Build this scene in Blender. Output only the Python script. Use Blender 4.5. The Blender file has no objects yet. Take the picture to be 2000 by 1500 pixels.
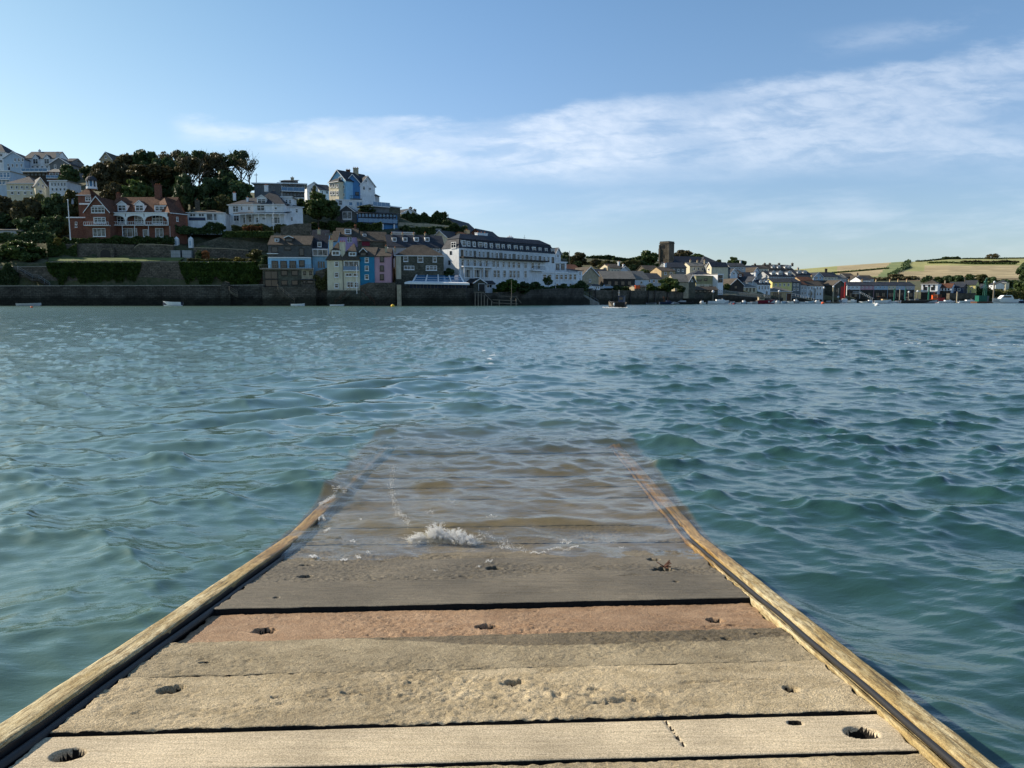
import bpy, math, random
import numpy as np
from mathutils import Vector, Matrix
S = bpy.context.scene
COL = S.collection
PI = math.pi
R = math.radians
# ------------------------------------------------------------------ camera
F = 1502.0
PITCH = R(6.23)
CAMH = 1.4
cs, sn = math.cos(PITCH), math.sin(PITCH)
cd = bpy.data.cameras.new('camera'); cam = bpy.data.objects.new('camera', cd); COL.objects.link(cam)
cd.sensor_width = 36.0; cd.lens = 36.0 * F / 2000.0; cd.clip_start = 0.05; cd.clip_end = 6000
cam.location = (0, 0, CAMH); cam.rotation_euler = (PI / 2 - PITCH, 0, 0)
S.camera = cam
# ------------------------------------------------------------------ light
SUN_EL, SUN_AZ = 31.0, 69.0          # azimuth measured from +Y towards -X
S.view_settings.view_transform = 'Standard'; S.view_settings.look = 'None'
S.view_settings.exposure = 0.63; S.view_settings.gamma = 1.0
S.view_settings.use_curve_mapping = False
S.cycles.max_bounces = 6; S.cycles.diffuse_bounces = 3; S.cycles.glossy_bounces = 3
S.cycles.transparent_max_bounces = 8; S.cycles.transmission_bounces = 3
S.cycles.sample_clamp_indirect = 6.0
sl = bpy.data.lights.new('sun', 'SUN'); sl.energy = 4.5; sl.angle = R(0.6); sl.color = (1.0, 0.87, 0.69)
so = bpy.data.objects.new('sun', sl); COL.objects.link(so)
sv = Vector((-math.sin(R(SUN_AZ)) * math.cos(R(SUN_EL)), math.cos(R(SUN_AZ)) * math.cos(R(SUN_EL)), math.sin(R(SUN_EL))))
so.rotation_euler = sv.to_track_quat('Z', 'Y').to_euler()
so.location = (-60, 20, 90)

W = bpy.data.worlds.new('World'); S.world = W; W.use_nodes = True
class NT:
    """small helper to write node trees briefly"""
    def __init__(s, nt): s.nt = nt; s.nt.nodes.clear()
    def n(s, t, **k):
        nd = s.nt.nodes.new(t)
        for a, b in k.items(): setattr(nd, a, b)
        return nd
    def put(s, sock, v):
        if isinstance(v, bpy.types.NodeSocket): s.nt.links.new(v, sock)
        elif isinstance(v, (tuple, list)) and len(v) == 3 and sock.type == 'RGBA': sock.default_value = (*v, 1)
        else: sock.default_value = v
    def m(s, op, a, b=0.0, c=0.0, clamp=False):
        nd = s.n('ShaderNodeMath', operation=op, use_clamp=clamp)
        for i, v in enumerate((a, b, c)): s.put(nd.inputs[i], v)
        return nd.outputs[0]
    def ss(s, v, lo, hi, a=0.0, b=1.0):
        nd = s.n('ShaderNodeMapRange', interpolation_type='SMOOTHSTEP')
        for i, x in enumerate((v, lo, hi, a, b)): s.put(nd.inputs[i], x)
        return nd.outputs[0]
    def mix(s, f, a, b, mode='MIX'):
        nd = s.n('ShaderNodeMix', data_type='RGBA', blend_type=mode)
        s.put(nd.inputs[0], f); s.put(nd.inputs[6], a); s.put(nd.inputs[7], b)
        return nd.outputs[2]
    def noise(s, vec, scale, detail=3, rough=.55, dist=0.0, out=0):
        nd = s.n('ShaderNodeTexNoise'); s.put(nd.inputs['Vector'], vec)
        s.put(nd.inputs['Scale'], scale); nd.inputs['Detail'].default_value = detail
        nd.inputs['Roughness'].default_value = rough; nd.inputs['Distortion'].default_value = dist
        return nd.outputs[out]
    def scl(s, vec, x, y, z):
        nd = s.n('ShaderNodeVectorMath', operation='MULTIPLY'); s.put(nd.inputs[0], vec); nd.inputs[1].default_value = (x, y, z)
        return nd.outputs[0]
    def xyz(s, vec):
        nd = s.n('ShaderNodeSeparateXYZ'); s.put(nd.inputs[0], vec); return nd.outputs
    def cmb(s, x, y, z):
        nd = s.n('ShaderNodeCombineXYZ')
        for i, v in enumerate((x, y, z)): s.put(nd.inputs[i], v)
        return nd.outputs[0]

t = NT(W.node_tree)
sky = t.n('ShaderNodeTexSky', sky_type='NISHITA')
sky.sun_disc = False; sky.sun_elevation = R(SUN_EL); sky.sun_rotation = R(-SUN_AZ)
sky.altitude = 0; sky.air_density = 1.0; sky.dust_density = 0.5; sky.ozone_density = 2.4
dirv = t.n('ShaderNodeTexCoord').outputs['Generated']
dx, dy, dz = t.xyz(dirv)
dyp = t.m('MAXIMUM', dy, 0.02)
u = t.m('DIVIDE', dx, dyp); w = t.m('DIVIDE', dz, dyp)
uv = t.cmb(u, w, 0)
warp = t.noise(t.scl(uv, 5, 16, 1), 1.0, 6, .62)
warp2 = t.noise(t.scl(uv, 2.2, 9, 1), 1.0, 3, .5)
wn = t.m('ADD', w, t.m('MULTIPLY', t.m('SUBTRACT', warp, .5), .075))
wn2 = t.m('ADD', w, t.m('MULTIPLY', t.m('SUBTRACT', warp2, .5), .07))
hi = t.m('ADD', .232, t.m('MULTIPLY', t.m('MAXIMUM', t.m('ADD', u, .02), 0.0), .14))
lo = t.m('ADD', .150, t.m('MULTIPLY', t.m('MAXIMUM', t.m('SUBTRACT', -.17, u), 0.0), .19))
top = t.ss(t.m('SUBTRACT', hi, wn), -.004, .018)
bot = t.ss(t.m('SUBTRACT', wn2, lo), -.012, .035)
lft = t.ss(u, -.44, -.40)
# wispy body: streaky noise, a little tilted
tl = t.cmb(t.m('ADD', u, t.m('MULTIPLY', w, 1.2)), t.m('SUBTRACT', w, t.m('MULTIPLY', u, .10)), 0)
body = t.ss(t.noise(t.scl(tl, 7, 34, 1), 1.0, 8, .6, .4), .34, .54, .38, 1.0)
fine = t.ss(t.noise(t.scl(tl, 30, 70, 1), 1.0, 5, .65, .3), .25, .7, .6, 1.0)
gap = t.ss(t.noise(t.scl(uv, 3.4, 15, 1), 1.0, 2, .5), .36, .52, .50, 1.0)
dens = t.m('MULTIPLY', t.m('MULTIPLY', t.m('MULTIPLY', top, bot), lft), t.m('MULTIPLY', t.m('MULTIPLY', body, gap), fine))
rfade = t.ss(u, -.05, .62, 1.0, .58)
dens = t.m('MULTIPLY', dens, rfade)
# thin veil low over the horizon and a wisp above the band on the right
veil = t.m('MULTIPLY', t.m('MULTIPLY', t.ss(w, .02, .09), t.ss(w, .19, .10)), t.ss(t.noise(t.scl(tl, 4, 22, 1), 1.0, 6, .6), .42, .72, 0, .4))
wisp = t.m('MULTIPLY', t.m('MULTIPLY', t.ss(t.m('ABSOLUTE', t.m('SUBTRACT', w, t.m('ADD', .262, t.m('MULTIPLY', u, .14)))), .024, .0), t.m('MULTIPLY', t.ss(u, .32, .46), t.ss(u, .66, .56))), t.ss(warp, .42, .62, 0, .28))
front = t.ss(dy, .05, .2)
dens = t.m('MULTIPLY', t.m('ADD', t.m('ADD', dens, veil), wisp, clamp=True), t.m('MULTIPLY', front, .66))
CLOUDC = (5.3, 5.7, 6.3)
sat = t.n('ShaderNodeHueSaturation'); sat.inputs['Saturation'].default_value = 1.0
t.put(sat.inputs['Color'], sky.outputs[0])
bg = t.n('ShaderNodeBackground'); bg.inputs[1].default_value = 0.12
# the low sky away from the sun is duller than a clean-air model gives
lowk = t.m('MULTIPLY', t.ss(dz, .36, .0), t.ss(dx, -.55, .35, .25, 1.0))
skyc = t.mix(lowk, sat.outputs[0], t.mix(1.0, sat.outputs[0], (.70, .78, .84), 'MULTIPLY'))
skyc = t.mix(1.0, skyc, t.mix(t.ss(dz, .0, .42), (.90, .85, .90), (.67, .79, .83)), 'MULTIPLY')
skyc = t.mix(t.ss(dx, .05, -.6), skyc, t.mix(1.0, skyc, (1.0, .98, .84), 'MULTIPLY'))
t.put(bg.inputs[0], t.mix(dens, skyc, CLOUDC))
t.put(t.n('ShaderNodeOutputWorld').inputs[0], bg.outputs[0])

# ------------------------------------------------------------------ maths: a photo pixel and a distance give a place
CAM = Vector((0, 0, CAMH))
def ray(px, py):
    x = (px - 1000) / F; v = (750 - py) / F
    return Vector((x, cs + v * sn, -sn + v * cs))
def P(px, py, Y):
    d = ray(px, py); return CAM + d * (Y / d.y)
def zat(py, Y): return P(1000, py, Y).z
def onplane(px, py, c, n):
    d = ray(px, py); return CAM + d * ((c - CAM).dot(n) / d.dot(n))
# ------------------------------------------------------------------ numpy value noise
def _h(ix, iy, seed):
    a = (ix.astype(np.int64) * 374761393 + iy.astype(np.int64) * 668265263 + seed * 1442695041) & 0xffffffff
    a = ((a ^ (a >> 13)) * 1274126177) & 0xffffffff
    return ((a ^ (a >> 16)) & 0xffff) / 65535.0
def vn(x, y, seed=0):
    ix = np.floor(x); iy = np.floor(y); fx = x - ix; fy = y - iy
    fx = fx * fx * (3 - 2 * fx); fy = fy * fy * (3 - 2 * fy)
    a = _h(ix, iy, seed); b = _h(ix + 1, iy, seed); c = _h(ix, iy + 1, seed); d = _h(ix + 1, iy + 1, seed)
    return (a + (b - a) * fx) * (1 - fy) + (c + (d - c) * fx) * fy - .5
def fbm(x, y, oct=4, seed=0, g=.5):
    r = 0; a = 1
    for o in range(oct):
        r = r + a * vn(x * 2 ** o + 17.3 * o, y * 2 ** o + 9.1 * o, seed + o); a *= g
    return r
# ------------------------------------------------------------------ object helpers
def tag(o, label=None, cat=None, group=None, kind=None):
    if label: o['label'] = label
    if cat: o['category'] = cat
    if group: o['group'] = group
    if kind: o['kind'] = kind
    return o
def empty(name, loc, label, cat, group=None):
    o = bpy.data.objects.new(name, None); COL.objects.link(o); o.location = loc; o.empty_display_size = .2
    return tag(o, label, cat, group)
def link(name, me, parent=None, loc=(0, 0, 0), rz=0.0, scale=None):
    o = bpy.data.objects.new(name, me); COL.objects.link(o); o.parent = parent; o.location = loc
    o.rotation_euler = (0, 0, rz)
    if scale: o.scale = scale
    return o
class MB:
    def __init__(s): s.v = []; s.f = []; s.m = []
    def face(s, pts, m=0):
        k = len(s.v); s.v += [tuple(p) for p in pts]; s.f.append(tuple(range(k, k + len(pts)))); s.m.append(m)
    def hexa(s, p, m=0):      # p: 8 points, bottom 4 (ccw) then top 4
        k = len(s.v); s.v += [tuple(q) for q in p]
        for f in ((3, 2, 1, 0), (4, 5, 6, 7), (0, 1, 5, 4), (1, 2, 6, 5), (2, 3, 7, 6), (3, 0, 4, 7)):
            s.f.append(tuple(k + i for i in f)); s.m.append(m)
    def box(s, x0, x1, y0, y1, z0, z1, m=0):
        s.hexa([(x0, y0, z0), (x1, y0, z0), (x1, y1, z0), (x0, y1, z0), (x0, y0, z1), (x1, y0, z1), (x1, y1, z1), (x0, y1, z1)], m)
    def prism(s, poly, a, b, m=0):   # poly: list of 3d points; extruded by vector
        n = len(poly); k = len(s.v)
        s.v += [tuple(Vector(p) + Vector(a)) for p in poly] + [tuple(Vector(p) + Vector(b)) for p in poly]
        s.f.append(tuple(range(k, k + n))); s.m.append(m); s.f.append(tuple(range(k + 2 * n - 1, k + n - 1, -1))); s.m.append(m)
        for i in range(n):
            j = (i + 1) % n; s.f.append((k + i, k + n + i, k + n + j, k + j)); s.m.append(m)
    def tube(s, a, b, r0, r1=None, n=6, m=0, cap=True):
        a = Vector(a); b = Vector(b); r1 = r0 if r1 is None else r1
        d = (b - a)
        if d.length < 1e-6: return
        d.normalize(); x = d.orthogonal().normalized(); y = d.cross(x); k = len(s.v)
        for c, r in ((a, r0), (b, r1)):
            for i in range(n):
                q = 2 * PI * i / n; s.v.append(tuple(c + x * (r * math.cos(q)) + y * (r * math.sin(q))))
        for i in range(n):
            j = (i + 1) % n; s.f.append((k + i, k + j, k + n + j, k + n + i)); s.m.append(m)
        if cap:
            s.f.append(tuple(range(k + n - 1, k - 1, -1))); s.m.append(m); s.f.append(tuple(range(k + n, k + 2 * n))); s.m.append(m)
    def ball(s, c, rx, ry, rz, seg=10, rings=6, m=0, zmin=-1.0):
        k = len(s.v)
        for i in range(rings + 1):
            th = -PI / 2 + PI * i / rings; zz = max(math.sin(th), zmin)
            for j in range(seg):
                q = 2 * PI * j / seg; s.v.append((c[0] + rx * math.cos(th) * math.cos(q), c[1] + ry * math.cos(th) * math.sin(q), c[2] + rz * zz))
        for i in range(rings):
            for j in range(seg):
                j2 = (j + 1) % seg; s.f.append((k + i * seg + j, k + i * seg + j2, k + (i + 1) * seg + j2, k + (i + 1) * seg + j)); s.m.append(m)
    def mesh(s, name, mats, smooth=False):
        me = bpy.data.meshes.new(name); me.from_pydata(s.v, [], s.f)
        for m in mats: me.materials.append(m)
        if len(mats) > 1: me.polygons.foreach_set('material_index', s.m)
        if smooth: me.polygons.foreach_set('use_smooth', [True] * len(s.f))
        me.update(); return me
    def build(s, name, mats, parent=None, loc=(0, 0, 0), rz=0.0, smooth=False):
        if not isinstance(mats, (list, tuple)): mats = [mats]
        return link(name, s.mesh(name, mats, smooth), parent, loc, rz)
def npmesh(name, V, Fq, mats, smooth=True, mi=None):
    me = bpy.data.meshes.new(name); nv = len(V); nf = len(Fq); k = Fq.shape[1]
    me.vertices.add(nv); me.vertices.foreach_set('co', np.ascontiguousarray(V, dtype=np.float32).ravel())
    me.loops.add(nf * k); me.loops.foreach_set('vertex_index', np.ascontiguousarray(Fq, dtype=np.int32).ravel())
    me.polygons.add(nf); me.polygons.foreach_set('loop_start', np.arange(0, nf * k, k, dtype=np.int32))
    me.polygons.foreach_set('loop_total', np.full(nf, k, dtype=np.int32))
    for m in mats: me.materials.append(m)
    if mi is not None: me.polygons.foreach_set('material_index', mi.astype(np.int32))
    me.polygons.foreach_set('use_smooth', np.full(nf, smooth))
    me.update(calc_edges=True); me.validate(); return me
def gridfaces(nr, nc):
    i = np.arange(nr - 1)[:, None] * nc + np.arange(nc - 1)[None, :]
    return np.stack([i, i + 1, i + nc + 1, i + nc], -1).reshape(-1, 4)
# ------------------------------------------------------------------ materials
MAT = {}
def base(name):
    m = bpy.data.materials.new(name); m.use_nodes = True; t = NT(m.node_tree)
    b = t.n('ShaderNodeBsdfPrincipled'); o = t.n('ShaderNodeOutputMaterial'); t.put(o.inputs[0], b.outputs[0])
    MAT[name] = m; return m, t, b, o
def bump(t, b, h, strength, dist=.02):
    nd = t.n('ShaderNodeBump'); nd.inputs['Strength'].default_value = strength; nd.inputs['Distance'].default_value = dist
    t.put(nd.inputs['Height'], h); t.put(b.inputs['Normal'], nd.outputs[0]); return nd
def c3(c): return tuple(c)
def plain(name, c, rough=.7, var=.18, scale=.6, metal=0.0, spec=.3):
    """painted or rendered surface with weather mottling"""
    m, t, b, o = base(name)
    g = t.n('ShaderNodeNewGeometry').outputs['Position']
    n1 = t.noise(g, scale, 5, .6); n2 = t.noise(t.scl(g, 1, 1, .25), scale * 4, 3, .6)
    f = t.m('MULTIPLY', t.m('ADD', n1, n2), .5)
    k = t.ss(f, .35, .65, 1 - var, 1 + var * .6)
    nd = t.n('ShaderNodeVectorMath', operation='SCALE'); nd.inputs[0].default_value = c; t.put(nd.inputs['Scale'], k)
    t.put(b.inputs['Base Color'], nd.outputs[0]); b.inputs['Roughness'].default_value = rough
    b.inputs['Metallic'].default_value = metal; b.inputs['Specular IOR Level'].default_value = spec
    return m
def courses(name, c, c2, mortar, bw, bh, rough=.85, mort=.03, var=.5, tide=False):
    """masonry, tiles or slates laid in courses, projected on the dominant side"""
    m, t, b, o = base(name)
    geo = t.n('ShaderNodeNewGeometry'); g = geo.outputs['Position']; x, y, z = t.xyz(g)
    br = t.n('ShaderNodeTexBrick'); t.put(br.inputs['Vector'], t.cmb(t.m('ADD', x, t.m('MULTIPLY', y, .8)), z, 0))
    br.inputs['Scale'].default_value = 1; br.inputs['Brick Width'].default_value = bw; br.inputs['Row Height'].default_value = bh
    br.inputs['Mortar Size'].default_value = mort * bh * 2; br.inputs['Mortar Smooth'].default_value = .4
    br.inputs['Color1'].default_value = (*c, 1); br.inputs['Color2'].default_value = (*c2, 1); br.inputs['Mortar'].default_value = (*mortar, 1)
    n1 = t.noise(g, .35, 5, .65); n2 = t.noise(g, 2.4, 4, .6)
    k = t.ss(t.m('MULTIPLY', t.m('ADD', n1, n2), .5), .33, .68, 1 - var, 1 + var * .7)
    col = t.mix(1.0, br.outputs[0], t.cmb(k, k, k), 'MULTIPLY')
    if tide:     # weed and damp left by the tide, up to a ragged line
        tl_ = t.ss(t.m('ADD', z, t.m('MULTIPLY', t.m('SUBTRACT', n1, .5), 1.6)), 1.5, 2.7)
        col = t.mix(tl_, t.mix(1.0, col, (.30, .34, .30), 'MULTIPLY'), col)
    t.put(b.inputs['Base Color'], col); b.inputs['Roughness'].default_value = rough; b.inputs['Specular IOR Level'].default_value = .25
    bump(t, b, t.m('ADD', t.m('MULTIPLY', br.outputs[1], -.6), n2), .5, .05)
    return m
def leafmat(name, c, c2, hue=.5):
    m, t, b, o = base(name)
    oi = t.n('ShaderNodeObjectInfo'); tc = t.n('ShaderNodeTexCoord').outputs['Object']
    geo = t.n('ShaderNodeNewGeometry')
    n1 = t.noise(geo.outputs['Position'], .55, 4, .6); n2 = geo.outputs['Random Per Island']
    f = t.m('ADD', t.ss(n1, .35, .65, 0, .65), t.m('MULTIPLY', n2, .35))
    col = t.mix(f, c, c2)
    k = t.m('ADD', .75, t.m('MULTIPLY', oi.outputs['Random'], .5))
    t.put(b.inputs['Base Color'], t.mix(1.0, col, t.cmb(k, k, k), 'MULTIPLY'))
    b.inputs['Roughness'].default_value = .6; b.inputs['Specular IOR Level'].default_value = .25
    tr = t.n('ShaderNodeBsdfTranslucent'); t.put(tr.inputs[0], col)
    mx = t.n('ShaderNodeMixShader'); mx.inputs[0].default_value = .22
    t.put(mx.inputs[1], b.outputs[0]); t.put(mx.inputs[2], tr.outputs[0]); t.put(o.inputs[0], mx.outputs[0])
    return m
plain('white_paint', (.76, .78, .80), .55, .10); plain('white_render', (.70, .74, .78), .8, .16); plain('cream_render', (.62, .57, .43), .8, .16)
plain('pale_grey_render', (.42, .44, .46), .8, .16); plain('grey_render', (.15, .165, .175), .85, .2); plain('sky_blue_render', (.26, .50, .70), .75, .12)
plain('pale_blue_render', (.38, .50, .62), .75, .12); plain('blue_render', (.07, .22, .46), .75, .12); plain('teal_render', (.02, .20, .36), .7, .12)
plain('pink_render', (.50, .30, .36), .75, .12); plain('lilac_render', (.56, .40, .60), .75, .1); plain('maroon_paint', (.16, .01, .03), .6, .1)
plain('yellow_render', (.74, .64, .26), .75, .12); plain('tan_render', (.45, .34, .20), .85, .22); plain('olive_cladding', (.30, .29, .16), .8, .2)
plain('buff_stone', (.40, .35, .25), .9, .3, 1.2); plain('concrete', (.28, .27, .24), .9, .3, .9); plain('dark_timber', (.045, .04, .035), .8, .3)
plain('black_paint', (.02, .02, .022), .5, .1); plain('navy_paint', (.015, .03, .075), .45, .1); plain('grey_metal', (.25, .27, .28), .45, .15, metal=.3)
plain('green_paint', (.008, .11, .08), .5, .2); plain('orange_paint', (.75, .12, .03), .5, .15); plain('red_paint', (.42, .03, .025), .5, .2)
plain('yellow_paint', (.75, .48, .03), .5, .1); plain('terracotta', (.42, .15, .07), .85, .25); plain('weathered_timber', (.22, .19, .15), .85, .3, 2)
plain('rust_paint', (.10, .045, .026), .7, .3); plain('pale_timber', (.34, .31, .26), .85, .25, 2); plain('gull_white', (.8, .8, .78), .8, .1)
courses('slate', (.042, .048, .058), (.064, .070, .082), (.02, .022, .025), .45, .3, .75, .06, .35)
courses('blue_slate', (.032, .040, .056), (.050, .060, .080), (.012, .015, .02), .45, .3, .75, .06, .3)
courses('brown_slate', (.062, .054, .042), (.095, .080, .060), (.06, .05, .045), .45, .3, .8, .06, .4)
courses('pale_slate', (.13, .13, .12), (.18, .175, .16), (.14, .14, .13), .45, .3, .7, .06, .3)
courses('red_tile', (.095, .042, .026), (.15, .068, .038), (.07, .03, .02), .4, .28, .85, .06, .5)
courses('brick', (.150, .058, .040), (.20, .080, .054), (.20, .12, .09), .5, .2, .85, .05, .3)
courses('slate_hung', (.085, .09, .092), (.115, .12, .12), (.07, .075, .08), .4, .28, .75, .06, .3)
courses('stone', (.095, .085, .066), (.16, .14, .11), (.05, .045, .038), .9, .42, .9, .05, .55, tide=True)
courses('dark_stone', (.056, .054, .045), (.095, .088, .074), (.022, .022, .02), 1.1, .45, .9, .05, .6, tide=True)
courses('green_stone', (.085, .088, .068), (.13, .128, .10), (.05, .05, .04), .9, .4, .9, .05, .45, tide=True)
leafmat('leaf_dark', (.024, .050, .020), (.078, .118, .044)); leafmat('leaf_mid', (.03, .058, .014), (.09, .13, .036))
leafmat('leaf_brown', (.048, .046, .022), (.105, .092, .042)); leafmat('leaf_ivy', (.02, .044, .008), (.07, .12, .022))
leafmat('leaf_olive', (.05, .06, .02), (.12, .12, .04)); leafmat('leaf_rust', (.16, .06, .02), (.26, .13, .05)); leafmat('leaf_gold', (.14, .12, .02), (.24, .20, .05))
plain('bark', (.06, .05, .04), .9, .35, 2); plain('pale_bark', (.16, .14, .11), .9, .3, 2)
# glass: dark room behind, sharp reflection of the sky
m, t, b, o = base('glass'); b.inputs['Base Color'].default_value = (.018, .024, .03, 1); b.inputs['Roughness'].default_value = .08; b.inputs['Specular IOR Level'].default_value = .6
m, t, b, o = base('curtained_glass')
g = t.n('ShaderNodeNewGeometry').outputs['Position']
t.put(b.inputs['Base Color'], t.mix(t.ss(t.noise(g, .9, 2, .5), .4, .6), (.02, .028, .035), (.15, .17, .18))); b.inputs['Roughness'].default_value = .12
m, t, b, o = base('blue_glass'); b.inputs['Base Color'].default_value = (.05, .16, .30, 1); b.inputs['Roughness'].default_value = .12; b.inputs['Specular IOR Level'].default_value = .6
# ground cover of the hillside
m, t, b, o = base('hillside')
g = t.n('ShaderNodeNewGeometry').outputs['Position']
n1 = t.noise(g, .08, 5, .6); n2 = t.noise(g, .9, 5, .65)
t.put(b.inputs['Base Color'], t.mix(t.ss(n2, .35, .68), t.mix(t.ss(n1, .4, .6), (.03, .045, .015), (.075, .085, .03)), (.09, .085, .045)))
b.inputs['Roughness'].default_value = .95; bump(t, b, n2, .8, .4)
def fieldmat(name, c, c2, stripe=0.0):
    m, t, b, o = base(name); g = t.n('ShaderNodeNewGeometry').outputs['Position']; x, y, z = t.xyz(g)
    n1 = t.noise(t.scl(g, 1, .35, 1), .02, 5, .6); n2 = t.noise(t.scl(g, .3, .1, 1), .35, 4, .7)
    f = t.m('ADD', t.ss(n1, .35, .65, 0, .7), t.m('MULTIPLY', n2, .4))
    col = t.mix(f, c, c2)
    if stripe:
        st = t.ss(t.m('SINE', t.m('MULTIPLY', t.m('ADD', z, t.m('MULTIPLY', n1, 14)), 1.5)), -.4, .7, 1 - stripe, 1.0)
        col = t.mix(1.0, col, t.cmb(st, st, st), 'MULTIPLY')
    t.put(b.inputs['Base Color'], col); b.inputs['Roughness'].default_value = .95
    return m
fieldmat('field_gold', (.30, .235, .12), (.44, .36, .20), .22); fieldmat('field_green', (.10, .15, .05), (.20, .23, .08), .1)
fieldmat('field_lime', (.22, .235, .075), (.34, .33, .12), .1); fieldmat('field_bracken', (.10, .065, .03), (.17, .13, .06))
fieldmat('lawn', (.05, .09, .018), (.09, .13, .03))
# foam
m, t, b, o = base('foam'); b.inputs['Base Color'].default_value = (.93, .94, .94, 1); b.inputs['Roughness'].default_value = .5
b.inputs['Subsurface Weight'].default_value = .0
tr = t.n('ShaderNodeBsdfTranslucent'); tr.inputs[0].default_value = (.95, .95, .94, 1); mx = t.n('ShaderNodeMixShader'); mx.inputs[0].default_value = .6
t.put(mx.inputs[1], b.outputs[0]); t.put(mx.inputs[2], tr.outputs[0]); t.put(o.inputs[0], mx.outputs[0])
# ------------------------------------------------------------------ the ramp (deck plane)
SLOPE = 0.1152; DZ0 = 0.473
YK = 4.5; ZK = DZ0 - SLOPE * YK
def deckz(y):
    y = np.asarray(y, dtype=float)
    return np.where(y < YK, DZ0 - SLOPE * y, np.where(y < 8, ZK - .030 * (y - YK), ZK - .030 * (8 - YK) - .25 * (y - 8)))
def D(px, py):
    d = ray(px, py); k = (CAMH - DZ0) / (-d.z - SLOPE * d.y)
    return d.x * k, d.y * k
XL, XR = -1.230, 1.034
BEAM = .040
# plank edges read off at two points each
EDGES = [((585, 1497), (1830, 1465)), ((95, 1437), (1742, 1392)), ((240, 1328), (1610, 1293)), ((340, 1257), (1540, 1227)),
         ((410, 1195), (1465, 1172)), ((465, 1143), (1415, 1125)), ((520, 1098), (1360, 1085))]
lines = []
for a, b_ in EDGES:
    x0, y0 = D(*a); x1, y1 = D(*b_); k = (y1 - y0) / (x1 - x0); lines.append((y0 - k * x0, k))
yy = lines[0][0]
near = []
for i in range(7): near.insert(0, (yy - .36 * (i + 1), lines[0][1]))
far = []
yy = lines[-1][0]
for i in range(14): far.append((yy + .40 * (i + 1), lines[-1][1] * .6))
ALL = near + lines + far; N0 = len(near)
# hole: photo pixel, radius along x / y (m), depth
HOLES = [(132, 1474, .040, .034, .06), (1682, 1431, .044, .034, .05), (1553, 1412, .020, .014, .03), (333, 1352, .040, .032, .035), (1005, 1338, .030, .030, .04),
         (1545, 1351, .022, .022, .035), (398, 1297, .018, .010, .02), (1420, 1249, .02, .012, .012), (1479, 1241, .014, .010, .012), (516, 1226, .044, .038, .03), (950, 1218, .042, .034, .035),
         (1396, 1205, .038, .030, .03), (540, 1172, .012, .012, .014), (1320, 1140, .013, .012, .014), (595, 1128, .032, .03, .05), (596, 1106, .035, .02, .02),
         (965, 1112, .045, .036, .05), (1276, 1095, .030, .034, .05), (1294, 1114, .050, .040, .04), (690, 1358, .05, .012, .008), (540, 1367, .02, .010, .010),
         (1215, 1372, .07, .016, .012), (1190, 1378, .05, .012, .010), (1160, 1352, .03, .012, .008), (1090, 1362, .02, .02, .008), (1380, 1250, .012, .010, .008), (1385, 1452, .03, .006, .002)]
HW = [(D(h[0], h[1]), h) for h in HOLES]
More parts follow.
